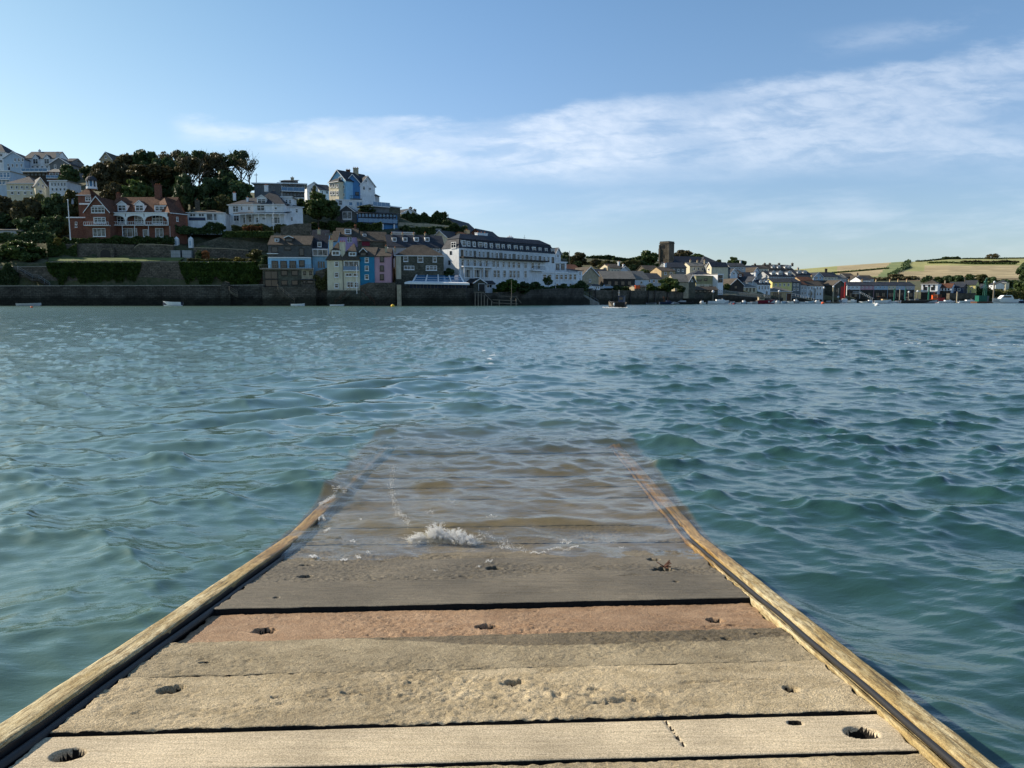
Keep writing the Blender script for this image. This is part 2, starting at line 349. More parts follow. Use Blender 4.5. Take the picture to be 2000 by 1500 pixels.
# plank styles: (material index, height offset, roughness of relief, ragged edge)
STY = {N0 - 1: (1, -.005, .0028, .006), N0: (0, .000, .0008, .001), N0 + 1: (1, .009, .0038, .008), N0 + 2: (2, .006, .0030, .004), N0 + 3: (3, -.012, .0034, .006),
       N0 + 4: (4, .011, .0018, .005), N0 + 5: (4, .006, .0026, .003)}
Vs, Fs, Ms = [], [], []; off = 0
rng = random.Random(5)
for i in range(len(ALL) - 1):
    (a0, k0), (a1, k1) = ALL[i], ALL[i + 1]
    mi, dz, rel, rag = STY.get(i, (1 if i < N0 else 5, rng.uniform(-.004, .006), .003, .004))
    fine = N0 - 1 <= i <= N0 + 7
    nx = 540 if fine else 120
    ny = max(6, int((a1 - a0) / (.0048 if fine else .03)))
    if i == N0 - 1: ny = 60
    gx = np.linspace(XL, XR, nx); gv = np.linspace(0, 1, ny)
    X, Vv = np.meshgrid(gx, gv)
    gp_ = .0032 if i in (N0, N0 + 1) else (.0038 if i < N0 + 7 else .009)
    y0 = a0 + k0 * X + gp_; y1 = a1 + k1 * X - gp_
    e0 = fbm(X * 14, X * 0 + i * 3.1, 4, 7) * rag; e1 = fbm(X * 14, X * 0 + i * 3.1 + 50, 4, 8) * rag
    Y = (y0 + e0) * (1 - Vv) + (y1 + e1) * Vv
    # ragged ends
    X = X + (fbm(Y * 16, Y * 0 + i, 3, 3) * .02) * (np.abs((X - XL) / (XR - XL) - .5) * 2) ** 12
    if rel > .002:
        msk = np.clip(fbm(X * 2.2, Y * 5, 3, 55 + i) * 1.6 + .75, .35, 1.3)
        hgt = fbm(X * 42, Y * 62, 4, 11 + i, .6) * rel * 1.5 * msk + np.minimum(fbm(X * 70, Y * 120, 2, 40 + i), .05) * rel * 1.5 * msk + fbm(X * 4, Y * 9, 3, 70 + i) * rel * .9
        pit = fbm(X * 9, Y * 30, 4, 90 + i); hgt = hgt - np.clip(pit - .44, 0, .3) * rel * 9
    else:
        hgt = fbm(X * 2.5, Y * 90, 4, 11 + i, .6) * rel * 1.6
    edge = np.minimum(Vv, 1 - Vv) * (a1 - a0)
    hole = np.zeros_like(X)
    hgt = hgt - np.clip(.008 - edge, 0, .008) ** 2 * 40
    for (hx, hy), h in HW:
        dx_, dy_ = (X - hx) / h[2], (Y - hy) / h[3]
        q = np.sqrt(dx_ ** 2 + dy_ ** 2)
        if q.min() > 1.6: continue
        q = q + fbm(X * 60, Y * 60, 3, 5) * (.45 if rel > .002 else .08)
        hole = np.maximum(hole, (q < (.93 if i == N0 else .80)) * (h[4] > .016))
        hgt = hgt - h[4] * (1 - np.clip((q - .60) / .46, 0, 1) ** 1.5) 
    if i == N0:          # split across the pale board
        (ax_, ay_), (bx2, by2) = D(1298, 1407), D(1336, 1457); L2 = (bx2 - ax_) ** 2 + (by2 - ay_) ** 2
        tt = np.clip(((X - ax_) * (bx2 - ax_) + (Y - ay_) * (by2 - ay_)) / L2, 0, 1)
        dd_ = np.hypot(X - ax_ - tt * (bx2 - ax_), Y - ay_ - tt * (by2 - ay_)) + fbm(X * 60, Y * 60, 2, 9) * .004
        hgt = hgt - .006 * np.clip(1 - dd_ / .006, 0, 1); hole = np.maximum(hole, dd_ < .0022)
    Z = deckz(Y) + dz + hgt
    # skirt rows
    def rowd(r): return np.stack([X[r], Y[r], Z[r] - .055], -1)[None]
    G = np.stack([X, Y, Z], -1)
    G = np.concatenate([rowd(0), G, rowd(-1)], 0)
    cL = G[:, :1].copy(); cL[..., 2] -= .055; cR = G[:, -1:].copy(); cR[..., 2] -= .055
    G = np.concatenate([cL, G, cR], 1)
    nr, nc = G.shape[:2]
    Vs.append(G.reshape(-1, 3)); f = gridfaces(nr, nc) + off; Fs.append(f)
    mm = np.full((nr - 1, nc - 1), mi); mm[0] = 6; mm[-1] = 6; mm[:, 0] = 6; mm[:, -1] = 6; mm[1:-1, 1:-1][hole[:-1, :-1] > .5] = 6  # plank edges and hole insides painted near-black for gap shade and wet
    Ms.append(mm.ravel()); off += nr * nc
# joist bed below the planks
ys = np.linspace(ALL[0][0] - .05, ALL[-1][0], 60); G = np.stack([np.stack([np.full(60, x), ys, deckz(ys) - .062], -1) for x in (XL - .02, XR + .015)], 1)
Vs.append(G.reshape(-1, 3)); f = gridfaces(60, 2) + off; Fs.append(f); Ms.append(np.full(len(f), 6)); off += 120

def plankmat(name, c, c2, grain, rough, wet=None, wetc=.5, bs=.8):
    m, t, b, o = base(name); g = t.n('ShaderNodeNewGeometry').outputs['Position']; x, y, z = t.xyz(g)
    g2 = t.scl(g, 1, grain, 1)
    n0 = t.noise(g, 2.2, 4, .6); n1 = t.noise(g2, 9, 6, .65); n2 = t.noise(g2, 60, 4, .7); n3 = t.noise(g, 260, 3, .7)
    f = t.m('ADD', t.ss(n1, .32, .68, 0, .55), t.m('MULTIPLY', t.m('SUBTRACT', n2, .3), 1.1), clamp=True)
    col = t.mix(f, c, c2)
    k = t.m('MULTIPLY', t.ss(n0, .3, .7, .76, 1.14), t.ss(n3, .3, .7, .52, 1.36))
    col = t.mix(1.0, col, t.cmb(k, k, k), 'MULTIPLY')
    r = rough
    if wet is not None:
        wv, wk = wet        # wet where y + wobble > line
        wob = t.m('MULTIPLY', t.m('SUBTRACT', t.noise(t.scl(g, 2.1, .6, 1), 1.0, 4, .5), .5), wk)
        e = t.m('ADD', t.m('SUBTRACT', t.m('ADD', y, t.m('MULTIPLY', x, .02)), wv), wob)
        e2 = t.m('SUBTRACT', e, t.m('MULTIPLY', t.m('POWER', t.m('ABSOLUTE', t.m('SUBTRACT', x, .0)), 3.0), .12))
        wf = t.ss(e2, -.006, .006)
        col = t.mix(wf, col, t.mix(1.0, col, (wetc, wetc * .96, wetc * .9), 'MULTIPLY'))
        r = t.m('SUBTRACT', rough, t.m('MULTIPLY', wf, .35))
    t.put(b.inputs['Base Color'], col); t.put(b.inputs['Roughness'], r)
    b.inputs['Specular IOR Level'].default_value = .25
    n4 = t.noise(t.scl(g, 1, min(grain, 2.5), 1), 115, 3, .75)
    bump(t, b, t.m('ADD', t.m('ADD', t.m('MULTIPLY', n2, .9), n4), t.m('MULTIPLY', n3, .8)), bs, .009)
    return m
EY = [l[0] for l in lines]
plankmat('plank_pale', (.44, .36, .235), (.70, .59, .42), 16, .75, bs=.35)
plankmat('plank_crusted', (.36, .285, .17), (.68, .56, .37), 1.6, .9)
plankmat('plank_sandy', (.28, .228, .142), (.50, .415, .275), 1.6, .9, (EY[3] - .115, .20), .50)
plankmat('plank_russet', (.31, .185, .10), (.47, .32, .20), 1.6, .65)
plankmat('plank_damp', (.12, .105, .076), (.225, .19, .135), 7, .55, bs=.4)
plankmat('plank_sunken', (.125, .105, .068), (.29, .24, .16), 6, .5, bs=.5)
plankmat('under_deck_shade', (.012, .011, .010), (.02, .018, .016), 1, .9)
ramp = empty('boat_ramp', (0, 2.5, .1), 'wide weathered plank ramp sloping down into the water from the camera', 'boat ramp')
def inramp(o):
    o.parent = ramp; o.location = (0, -2.5, -.1); return o
me = npmesh('deck', np.concatenate(Vs), np.concatenate(Fs), [MAT[k] for k in ('plank_pale', 'plank_crusted', 'plank_sandy', 'plank_russet', 'plank_damp', 'plank_sunken', 'under_deck_shade')], True, np.concatenate(Ms))
inramp(link('deck', me))
# edge beams
def beammat(name, c, c2, c3_):
    m, t, b, o = base(name); g = t.n('ShaderNodeNewGeometry').outputs['Position']; x, y, z = t.xyz(g)
    n1 = t.noise(t.scl(g, 9, 2.0, 9), 1.2, 6, .7); n2 = t.noise(t.scl(g, 9, 1.2, 9), 10, 4, .7); n3 = t.noise(g, 170, 3, .7)
    col = t.mix(t.ss(n1, .38, .62), c, c2); col = t.mix(t.ss(n2, .42, .68), col, c3_)
    crk = t.ss(t.noise(t.scl(g, 40, 1.3, 20), 2.2, 3, .6), .36, .44, .45, 1.0)
    k = t.m('MULTIPLY', t.ss(n3, .3, .7, .75, 1.2), crk); col = t.mix(1.0, col, t.cmb(k, k, k), 'MULTIPLY')
    wf = t.ss(t.m('ADD', y, t.m('MULTIPLY', t.m('SUBTRACT', n1, .5), .8)), 3.4, 4.1)
    col = t.mix(wf, col, t.mix(1.0, col, (.78, .60, .36), 'MULTIPLY'))
    t.put(b.inputs['Base Color'], col); t.put(b.inputs['Roughness'], t.ss(wf, 0, 1, .8, .4))
    bump(t, b, t.m('ADD', n2, t.m('MULTIPLY', n3, .6)), .6, .006)
beammat('beam_wood', (.34, .25, .10), (.56, .48, .29), (.20, .13, .045))
def beam(x0, x1, seed, mat, name, zt=BEAM, zb=-.16, amp=.004):
    ny = 1100; ys = np.concatenate([np.linspace(-2.2, 1.2, 60)[:-1], np.linspace(1.2, 5.4, ny), np.linspace(5.4, 9.5, 160)[1:]])
    prof = []
    nt = 12
    for k in range(5): prof.append((x0, zb + (zt - .006 - zb) * k / 4))
    for k in range(nt + 1): prof.append((x0 + (x1 - x0) * k / nt, zt - .0035 * (abs(k / nt - .5) * 2) ** 6))
    for k in range(5): prof.append((x1, zt - .006 - (zt - .006 - zb) * k / 4))
    prof = np.array(prof); n = len(prof)
    YY = np.repeat(ys[:, None], n, 1); XX = np.repeat(prof[None, :, 0], len(ys), 0); ZZ = deckz(YY) + prof[None, :, 1]
    d = fbm(YY * 6, prof[None, :, 0] * 60 + prof[None, :, 1] * 60 + seed, 4, seed) * amp + fbm(YY * 1.2, YY * 0, 2, seed + 9) * amp * 1.4
    ZZ = ZZ + d; XX = XX + fbm(YY * 5, prof[None, :, 1] * 40 + seed + 5, 4, seed + 3) * amp + .003 * fbm(YY * .9, YY * 0 + 3, 2, seed)
    me = npmesh(name, np.stack([XX, YY, ZZ], -1).reshape(-1, 3), gridfaces(len(ys), n), [mat])
    return inramp(link(name, me))
beam(-1.350, -1.266, 3, MAT['beam_wood'], 'side_beam', amp=.0022); beam(1.071, 1.142, 8, MAT['beam_wood'], 'side_beam', amp=.0035)
def strip(x, z, r, name):
    ys = np.linspace(-2.2, 5.3, 500); n = 10; q = np.linspace(0, 2 * PI, n + 1)
    YY = np.repeat(ys[:, None], n + 1, 1)
    XX = x + r * np.cos(q)[None] + fbm(YY * 2, YY * 0, 2, 4) * .006; ZZ = deckz(YY) + z + r * np.sin(q)[None] * 1.1 + fbm(YY * 2, YY * 0 + 8, 2, 5) * .006
    me = npmesh(name, np.stack([XX, YY, ZZ], -1).reshape(-1, 3), gridfaces(500, n + 1), [MAT['black_paint']]); inramp(link(name, me))
strip(-1.246, .000, .013, 'rubber_strip'); strip(1.061, .022, .0095, 'rubber_strip')
beam(-1.2655, -1.2615, 31, MAT['black_paint'], 'shaded_face', zt=.026)  # black strip added where the left beam's inner face lies in shade
beam(1.037, 1.053, 21, MAT['beam_wood'], 'kerb_board', zt=.014, amp=.003)
# ------------------------------------------------------------------ water: one disc of rings, finer near the ramp
def axis_phi():
    d = np.linspace(-37, 37, 1000)
    a = np.linspace(37, 180, 90)[1:]
    return np.radians(np.concatenate([-a[::-1], d, a]))
PH = axis_phi()
rr = [0.9]
while rr[-1] < 760:
    r_ = rr[-1]
    rr.append(r_ * (1.0052 if r_ < 15 else (1.0046 if r_ < 210 else 1.009)) + (.002 if r_ < 3 else 0))
rr = np.array([.02, .3, .6] + rr)
Rg, Pg = np.meshgrid(rr, PH, indexing='ij')
X0 = Rg * np.sin(Pg); Y0 = Rg * np.cos(Pg)
rs = np.random.RandomState(11)
H = np.zeros_like(X0); GX = np.zeros_like(X0); GY = np.zeros_like(X0)
dr = np.gradient(rr)[:, None]
# calm tongue in the lee to the left of the ramp, and over the ramp itself
ax = -1.2; 
tline = (Y0 - 3.0)
calm = np.exp(-(((X0 + 2.8 - .12 * (Y0 - 8)) / (1.5 + .10 * np.abs(Y0))) ** 2)) * np.exp(-((Y0 - 11.5) / 6.0) ** 2)
over = np.exp(-np.clip(np.abs(X0 + .1) - 1.0, 0, None) ** 2 / .12) * np.clip(1 - (Y0 - 4.0) / 6.0, 0, 1) * (Y0 > 0)
lef = 1 / (1 + np.exp((X0 + .10 * Y0) / (.8 + .10 * Y0)))
trail = np.exp(-((X0 - .7 - .10 * Y0) / (1.2 + .13 * Y0)) ** 2) * np.clip((Y0 - 7) / 5, 0, 1) * np.clip((70 - Y0) / 30, 0, 1) * np.clip(.75 + 1.3 * fbm(X0 / 3, Y0 / 9, 3, 88), .15, 1)      # 1 on the left: shorter chop
gust = .75 + .6 * fbm(X0 / 16, Y0 / 30, 3, 77)
NW = 112
for k in range(NW):
    lam = 0.075 * (7.5 / .075) ** (k / (NW - 1)) * rs.uniform(.93, 1.07)
    if lam > 2.2: th = rs.normal(R(200), R(26))
    else: th = rs.normal(R(195), R(44))
    kk = 2 * PI / lam; kx, ky = kk * math.sin(th), kk * math.cos(th)
    amp = .0066 * lam ** .95 if lam < 1.3 else .0084 * (1.3 / lam) ** .35
    amp *= 1.6 if lam < .4 else (1.25 if lam < .7 else (1.15 if lam < 1.6 else .85))
    nearq = np.clip((Rg - 2.5) / 7, .0, 1) if lam < .45 else 1.0
    amp = amp * (.45 + .55 * nearq)
    att = np.clip((lam / (2.2 * dr) - .6) / 1.0, 0, 1)
    a = amp * att * gust
    if lam > 2.0: a = a * (1 - .70 * lef) * (1 - .75 * over) * (1 - .45 * trail)
    elif lam > .5: a = a * (1 - .15 * lef) * (1 - .25 * calm) * (1 - .55 * over) * (1 - .45 * trail)
    else: a = a * (1 - .80 * calm) * (1 - .55 * trail) * (1 - .45 * over)
    ph = kx * X0 + ky * Y0 + rs.uniform(0, 2 * PI) + fbm(X0 / (lam * 5), Y0 / (lam * 5), 2, 200 + k) * 3.5
    s_ = np.sin(ph); c_ = np.cos(ph)
    H += a * s_; GX += a * c_ * math.sin(th); GY += a * c_ * math.cos(th)
sg = H[(Rg > 5) & (Rg < 60)].std(); print('wave sd', sg)
H = .55 * H + (np.exp(np.clip(H / sg, -4, 2.3) * .75) - 1.32) * sg / .75 * (.24 - .06 * lef)      # flat backs, peaked crests
GX *= .85; GY *= .85
# long smooth ripples fanning out of the lee
for lam, th, am in ((1.05, R(138), .030), (.62, R(142), .012), (1.5, R(155), .026), (.46, R(176), .004)):
    kk = 2 * PI / lam; ph = kk * (math.sin(th) * X0 + math.cos(th) * Y0) + fbm(X0 / 2.5, Y0 / 2.5, 3, 31) * 5
    H += am * calm * np.sin(ph)
# swells folding over the sunken planks
for lam, th, am in ((1.15, R(182), .018), (.7, R(206), .012), (.5, R(160), .009), (.3, R(190), .005), (.2, R(215), .003), (.16, R(170), .002)):
    kk = 2 * PI / lam; ph = kk * (math.sin(th) * X0 + math.cos(th) * Y0) + fbm(X0 / 1.1, Y0 / 1.1, 3, 61) * 4
    am_ = am * over * (.35 + .65 * np.clip((Y0 - 5.2) / 1.5, 0, 1)) * np.clip((Y0 - 4.2) / .8, 0, 1)
    H += am_ * np.sin(ph)
# thin sheets sliding up and down the planks
H += .016 * fbm(X0 * 2.3, Y0 * 2.6, 4, 123) * np.exp(-((Y0 - 4.25) / .5) ** 2) * np.exp(-np.clip(np.abs(X0 + .1) - 1.2, 0, None) ** 2 / .05)
# the wavelet running up the ramp
bx_, by_ = D(900, 1050)
lip = np.exp(-((Y0 - by_ - .05 - .10 * np.sin((X0 + .2) * 2.6)) / .085) ** 2) * np.exp(-((X0 - .15) / .75) ** 4)
H += .030 * lip
CH = 1.15 
XX = X0 + CH * GX * .9; YY = Y0 + CH * GY * .9
flat = np.clip((Rg - 150) / 200, 0, 1)
H = H * (1 - .5 * flat)
# foam where crests are steep, far from the ramp
crest = np.clip((H - .055) / .03, 0, 1) * np.clip(fbm(X0 * 2.5, Y0 * 6, 4, 99) * 2.2 - .25, 0, 1) * (Rg > 6)
st1 = np.exp(-((Y0 - 26 + .10 * X0) / .9) ** 2) * np.clip(X0 / 8, 0, 1) * np.clip(fbm(X0 * 1.6, Y0 * 5, 5, 98, .65) * 3 - .75, 0, 1)
st2 = np.exp(-((Y0 - 52) / 2.0) ** 2) * np.exp(-((X0 - 6) / 5.5) ** 4) * np.clip(fbm(X0 * .9, Y0 * 2, 4, 97) * 3 + .2, 0, 1)
st3 = np.exp(-((X0 + .45 + .03 * (Y0 - 14)) / (.08 * Y0 ** .5)) ** 2) * np.exp(-((Y0 - 20) / 8) ** 2) * np.clip(fbm(X0 * 4, Y0 * 5, 4, 96) * 3.5 - .45, 0, 1)
rim = np.exp(-((X0 + 1.37) / .045) ** 2) * np.exp(-((Y0 - 4.35) / .45) ** 2) * np.clip(fbm(X0 * 18, Y0 * 22, 3, 95) * 4 - .1, 0, 1)
FO = np.clip(crest * .6 + st1 * .8 + st2 * .4 + st3 * .7, 0, 1)
V = np.stack([XX, YY, H], -1).reshape(-1, 3)
# ---- water shader
m, t, b, o = base('water')
geo = t.n('ShaderNodeNewGeometry'); g = geo.outputs['Position']; x, y, z = t.xyz(g)
cal = t.n('ShaderNodeAttribute', attribute_name='calm').outputs['Fac']; lee = t.n('ShaderNodeAttribute', attribute_name='lee').outputs['Fac']; fo = t.n('ShaderNodeAttribute', attribute_name='foam').outputs['Fac']
dist = t.n('ShaderNodeVectorMath', operation='LENGTH'); t.put(dist.inputs[0], g); dist = dist.outputs['Value']
wv = t.n('ShaderNodeVectorRotate', rotation_type='Z_AXIS'); t.put(wv.inputs['Vector'], g); wv.inputs['Angle'].default_value = R(-12); wv = wv.outputs[0]
r1 = t.noise(t.scl(wv, .55, 1.5, 1), 16, 4, .6, .5)
r2 = t.noise(t.scl(wv, .5, 1.4, 1), 5.0, 5, .66, .6)
r3 = t.noise(t.scl(wv, .42, 1.3, 1), 1.7, 7, .74, .4)
near_k = t.ss(dist, 4, 22, .18, 1.0)
cm = t.m('SUBTRACT', 1.0, t.m('MULTIPLY', cal, .88))
far1 = t.ss(dist, 8, 40, 1.0, .3); 
h = t.m('MULTIPLY', t.m('MULTIPLY', r1, .0028), t.m('MULTIPLY', cm, far1))
h = t.m('ADD', h, t.m('MULTIPLY', t.m('MULTIPLY', r2, .024), t.m('MULTIPLY', cm, near_k)))
h = t.m('ADD', h, t.m('MULTIPLY', t.m('MULTIPLY', r3, t.ss(dist, 12, 60, .0, .12)), cm))
bp = t.n('ShaderNodeBump'); bp.inputs['Strength'].default_value = 1.0; bp.inputs['Distance'].default_value = 1.0; t.put(bp.inputs['Height'], h)
nrm = bp.outputs[0]
t.put(b.inputs['Normal'], nrm)
# depth of water over the ramp decides how far the planks show through
dk = t.m('SUBTRACT', t.m('MULTIPLY', t.m('MINIMUM', t.m('SUBTRACT', y, YK), 3.5), -.030), -ZK)
dk = t.m('SUBTRACT', dk, t.m('MULTIPLY', t.m('MAXIMUM', t.m('SUBTRACT', y, 8.0), 0.0), .25))
dk = t.m('ADD', dk, t.m('MULTIPLY', t.m('MAXIMUM', t.m('SUBTRACT', YK, y), 0.0), .0852))
depth = t.m('MAXIMUM', t.m('SUBTRACT', z, dk), 0.0)
mg = t.m('MULTIPLY', t.m('MAXIMUM', t.m('SUBTRACT', y, 5.2), 0.0), .025)
ins = t.m('MULTIPLY', t.ss(t.m('ADD', x, mg), -1.40, -1.352), t.ss(t.m('SUBTRACT', x, mg), 1.20, 1.145))
xw = t.m('ADD', x, t.m('MULTIPLY', t.m('SUBTRACT', t.noise(g, 1.6, 3, .5), .5), t.ss(y, 5.2, 8, .0, .9)))
wide = t.m('MULTIPLY', t.ss(t.m('ADD', xw, mg), -1.40, -1.345), t.ss(t.m('SUBTRACT', xw, mg), 1.20, 1.14))
clear = t.m('MULTIPLY', ins, t.m('EXPONENT', t.m('MULTIPLY', depth, -4.2)))
br = t.m('MULTIPLY', wide, t.ss(t.m('ADD', y, t.m('MULTIPLY', r3, 2.0)), 9.2, 5.6))
big = t.noise(g, .05, 3, .5)
deep = t.mix(t.ss(big, .4, .6), (.012, .048, .034), (.020, .064, .046))
left_light = t.ss(t.m('ADD', x, t.m('MULTIPLY', t.noise(g, .25, 3, .6), 5.0)), 6.5, -1.0)  # left water painted lighter in place of sunlight and sky reflection
deep = t.mix(left_light, deep, (.060, .118, .092))
col = t.mix(t.m('MULTIPLY', br, .72), deep, (.36, .285, .145))
foamn = t.ss(fo, .25, .6)
col = t.mix(foamn, col, (.72, .76, .76))
t.put(b.inputs['Base Color'], col); t.put(b.inputs['Roughness'], t.m('ADD', t.m('ADD', t.ss(dist, 8, 60, .03, .08), t.ss(dist, 40, 170, .0, .14)), t.m('MULTIPLY', foamn, .5)))
b.inputs['IOR'].default_value = 1.8; b.inputs['Specular IOR Level'].default_value = .5
tp = t.n('ShaderNodeBsdfTransparent')
t.put(tp.inputs[0], t.mix(t.ss(depth, 0, .12), (.98, .97, .94), (.90, .80, .52)))
gl = t.n('ShaderNodeBsdfGlossy'); gl.inputs['Roughness'].default_value = .04; gl.inputs[0].default_value = (1, 1, 1, 1); t.put(gl.inputs['Normal'], nrm)
dt = t.n('ShaderNodeVectorMath', operation='DOT_PRODUCT'); t.put(dt.inputs[0], nrm); t.put(dt.inputs[1], geo.outputs['Incoming'])
schl = t.m('ADD', .02, t.m('MULTIPLY', t.m('POWER', t.m('SUBTRACT', 1.0, t.m('ABSOLUTE', dt.outputs['Value']), clamp=True), 5.0), .98))
thin = t.n('ShaderNodeMixShader'); t.put(thin.inputs[0], schl); t.put(thin.inputs[1], tp.outputs[0]); t.put(thin.inputs[2], gl.outputs[0])
mx = t.n('ShaderNodeMixShader'); t.put(mx.inputs[0], t.m('MULTIPLY', clear, t.m('SUBTRACT', 1.0, foamn))); t.put(mx.inputs[1], b.outputs[0]); t.put(mx.inputs[2], thin.outputs[0])
t.put(o.inputs[0], mx.outputs[0])
me = npmesh('water', V, gridfaces(*X0.shape), [MAT['water']])
for nm, arr in (('calm', np.clip(calm + trail * .7, 0, 1)), ('lee', lef), ('foam', FO)):
    at = me.attributes.new(nm, 'FLOAT', 'POINT'); at.data.foreach_set('value', arr.astype(np.float32).ravel())
tag(link('water', me), kind='structure', label='choppy teal harbour water reflecting the sky')
def waterz(x, y):
    r_ = math.hypot(x, y); i = int(np.searchsorted(rr, r_)); j = int(np.searchsorted(PH, math.atan2(x, y))); return float(H[min(i, len(rr) - 1), min(j, len(PH) - 1)])
# ------------------------------------------------------------------ splash and foam flecks
ICO = [(0, 0, -1), (.72, -.53, -.45), (-.28, -.85, -.45), (-.89, 0, -.45), (-.28, .85, -.45), (.72, .53, -.45), (.28, -.85, .45), (-.72, -.53, .45), (-.72, .53, .45), (.28, .85, .45), (.89, 0, .45), (0, 0, 1)]
ICF = [(0, 1, 2), (1, 0, 5), (0, 2, 3), (0, 3, 4), (0, 4, 5), (1, 5, 10), (2, 1, 6), (3, 2, 7), (4, 3, 8), (5, 4, 9), (1, 10, 6), (2, 6, 7), (3, 7, 8), (4, 8, 9), (5, 9, 10), (6, 10, 11), (7, 6, 11), (8, 7, 11), (9, 8, 11), (10, 9, 11)]
def drops(name, pts, mat):
    iv = np.array(ICO); fc = np.array(ICF); n = len(pts)
    V = np.concatenate([iv * np.array([p[3], p[3] * p[4], p[3] * p[5]]) + np.array(p[:3]) for p in pts]); Fq = np.concatenate([fc + 12 * i for i in range(n)])
    return link(name, npmesh(name, V, Fq, [mat]))
rg = random.Random(3)
pts = []
sx0, sy0 = D(800, 1065); sx1, sy1 = D(938, 1070)
for jn in range(760):          # thin jets of spray thrown up along the lip
    q = rg.betavariate(1.4, 1.8); x_ = sx0 + (sx1 - sx0) * q
    top = .105 * math.sin(PI * min(1, q * 1.05)) ** .7 * (.45 + .45 * abs(math.sin(q * 9 + 1)) + .25 * math.sin(q * 23)) + .012
    yb = sy0 + .035 + .04 * math.sin(q * 5) + rg.gauss(0, .024); z0 = float(DZ0 - SLOPE * yb) + .012
    vx, vy, hh = rg.gauss(0, .030), rg.gauss(-.01, .02), top * rg.uniform(.2, 1.0)
    for k in range(46):
        f_ = k / 45; r_ = rg.uniform(.0008, .0023) * (1.25 - f_ * .8)
        pts.append((x_ + vx * f_ + rg.gauss(0, .0045), yb + vy * f_ + rg.gauss(0, .004), z0 + hh * (f_ * 1.9 - .95 * f_ * f_) + abs(rg.gauss(0, .003)), r_, 1.0, rg.uniform(.7, 1.5)))
for i in range(900):       # trailing lace to the right and the arc of droplets on the left
    if i < 230:
        q = rg.random(); px = 935 + 95 * q + rg.gauss(0, 3); py = 1058 + 22 * q + 3 * math.sin(q * 20) + rg.gauss(0, 2.5)
    else:
        q = rg.random(); px = 800 - 35 * math.sin(q * 2.2) + rg.gauss(0, 3); py = 1050 - 80 * q + rg.gauss(0, 3)
    x_, y_ = D(px, py); zz = max(waterz(x_, y_), float(deckz(y_)) + .012)
    pts.append((x_, y_, zz + abs(rg.gauss(0, .003)), rg.uniform(.0007, .0022), 1.3, .6))
sp = drops('splash', pts, MAT['foam']); tag(sp, 'white splash of a wavelet breaking on the ramp planks', 'splash', kind='stuff')
core = MB(); nq = 90; nk = 22
for i in range(nq + 1):
    q = i / nq; x_ = sx0 + (sx1 - sx0) * (.04 + .9 * q)
    hq = .052 * math.sin(PI * q) ** .6 * (.6 + .4 * abs(math.sin(q * 9 + 1))) + .006
    for k in range(nk + 1):
        a = PI * k / nk; yb = sy0 + .035 + .04 * math.sin(q * 5) - math.cos(a) * (.026 + .012 * math.sin(q * 7))
        z_ = hq * math.sin(a); n_ = rg.gauss(0, .0045)
        core.v.append((x_ + rg.gauss(0, .0015), yb + n_, float(DZ0 - SLOPE * yb) + .006 + max(0, z_ + rg.gauss(0, .004) * math.sin(a))))
for i in range(nq):
    for k in range(nk): a = i * (nk + 1) + k; core.f.append((a, a + 1, a + nk + 2, a + nk + 1)); core.m.append(0)
tag(core.build('splash', MAT['foam']), 'white foaming core of the small breaking wavelet', 'splash', kind='stuff')
pts = []
FLK = [(640, 1012, 30, 8), (625, 1030, 18, 10), (664, 1003, 26, 3), (640, 1052, 10, 5), (612, 1090, 14, 4), (690, 1066, 9, 3), (700, 1092, 9, 3), (672, 1097, 12, 3), (720, 1085, 8, 2),
       (955, 1100, 14, 5), (935, 1110, 8, 3), (850, 1118, 7, 2), (1100, 1076, 60, 4), (1215, 1073, 12, 2), (1050, 1083, 30, 4), (985, 1072, 16, 6), (1105, 1065, 20, 5), (840, 1027, 14, 4), (880, 1015, 20, 4), (960, 1035, 20, 5), (705, 1040, 3, 3)]
for (cx, cy, wx, wy) in FLK:
    dens_ = 1.0 if cx < 760 else .45
    for i in range(int(wx * wy * 3.5 * dens_)):
        q = rg.uniform(-1, 1); px = cx + wx / 2 * q + rg.gauss(0, 1.2); py = cy + wy / 2 * (-q if cx == 640 else math.sin(q * 5 + cx)) * .8 + rg.gauss(0, .8)
        if cx in (640, 625, 632): py += 0
        x_, y_ = D(px, py); zz = max(waterz(x_, y_) if y_ > 3.9 else -9, float(deckz(y_)) + .012)
        pts.append((x_, y_, zz, rg.uniform(.0008, .0026) * (1 if dens_ == 1 else .7), 1.5, .4))
tag(drops('foam_flecks', pts, MAT['foam']), 'small white foam flecks lying on the wet ramp', 'foam', kind='stuff')
# scrap of seaweed caught by a bolt hole
mb = MB(); sx, sy = D(1297, 1112)
for i in range(9):
    a = rg.uniform(0, 2 * PI); l = rg.uniform(.02, .045); z0 = float(deckz(sy)) + .012
    p = Vector((sx, sy, z0)); q = Vector((sx + math.cos(a) * l, sy + math.sin(a) * l, z0 + rg.uniform(.0, .028)))
    d = Vector((-math.sin(a), math.cos(a), .2)) * .006
    mb.hexa([p - d, p + d, q + d * .4, q - d * .4, p - d + Vector((0, 0, .003)), p + d + Vector((0, 0, .003)), q + d * .4 + Vector((0, 0, .003)), q - d * .4 + Vector((0, 0, .003))])
tag(mb.build('seaweed', MAT['rust_paint']), 'scrap of brown seaweed by a bolt hole in the ramp', 'seaweed')
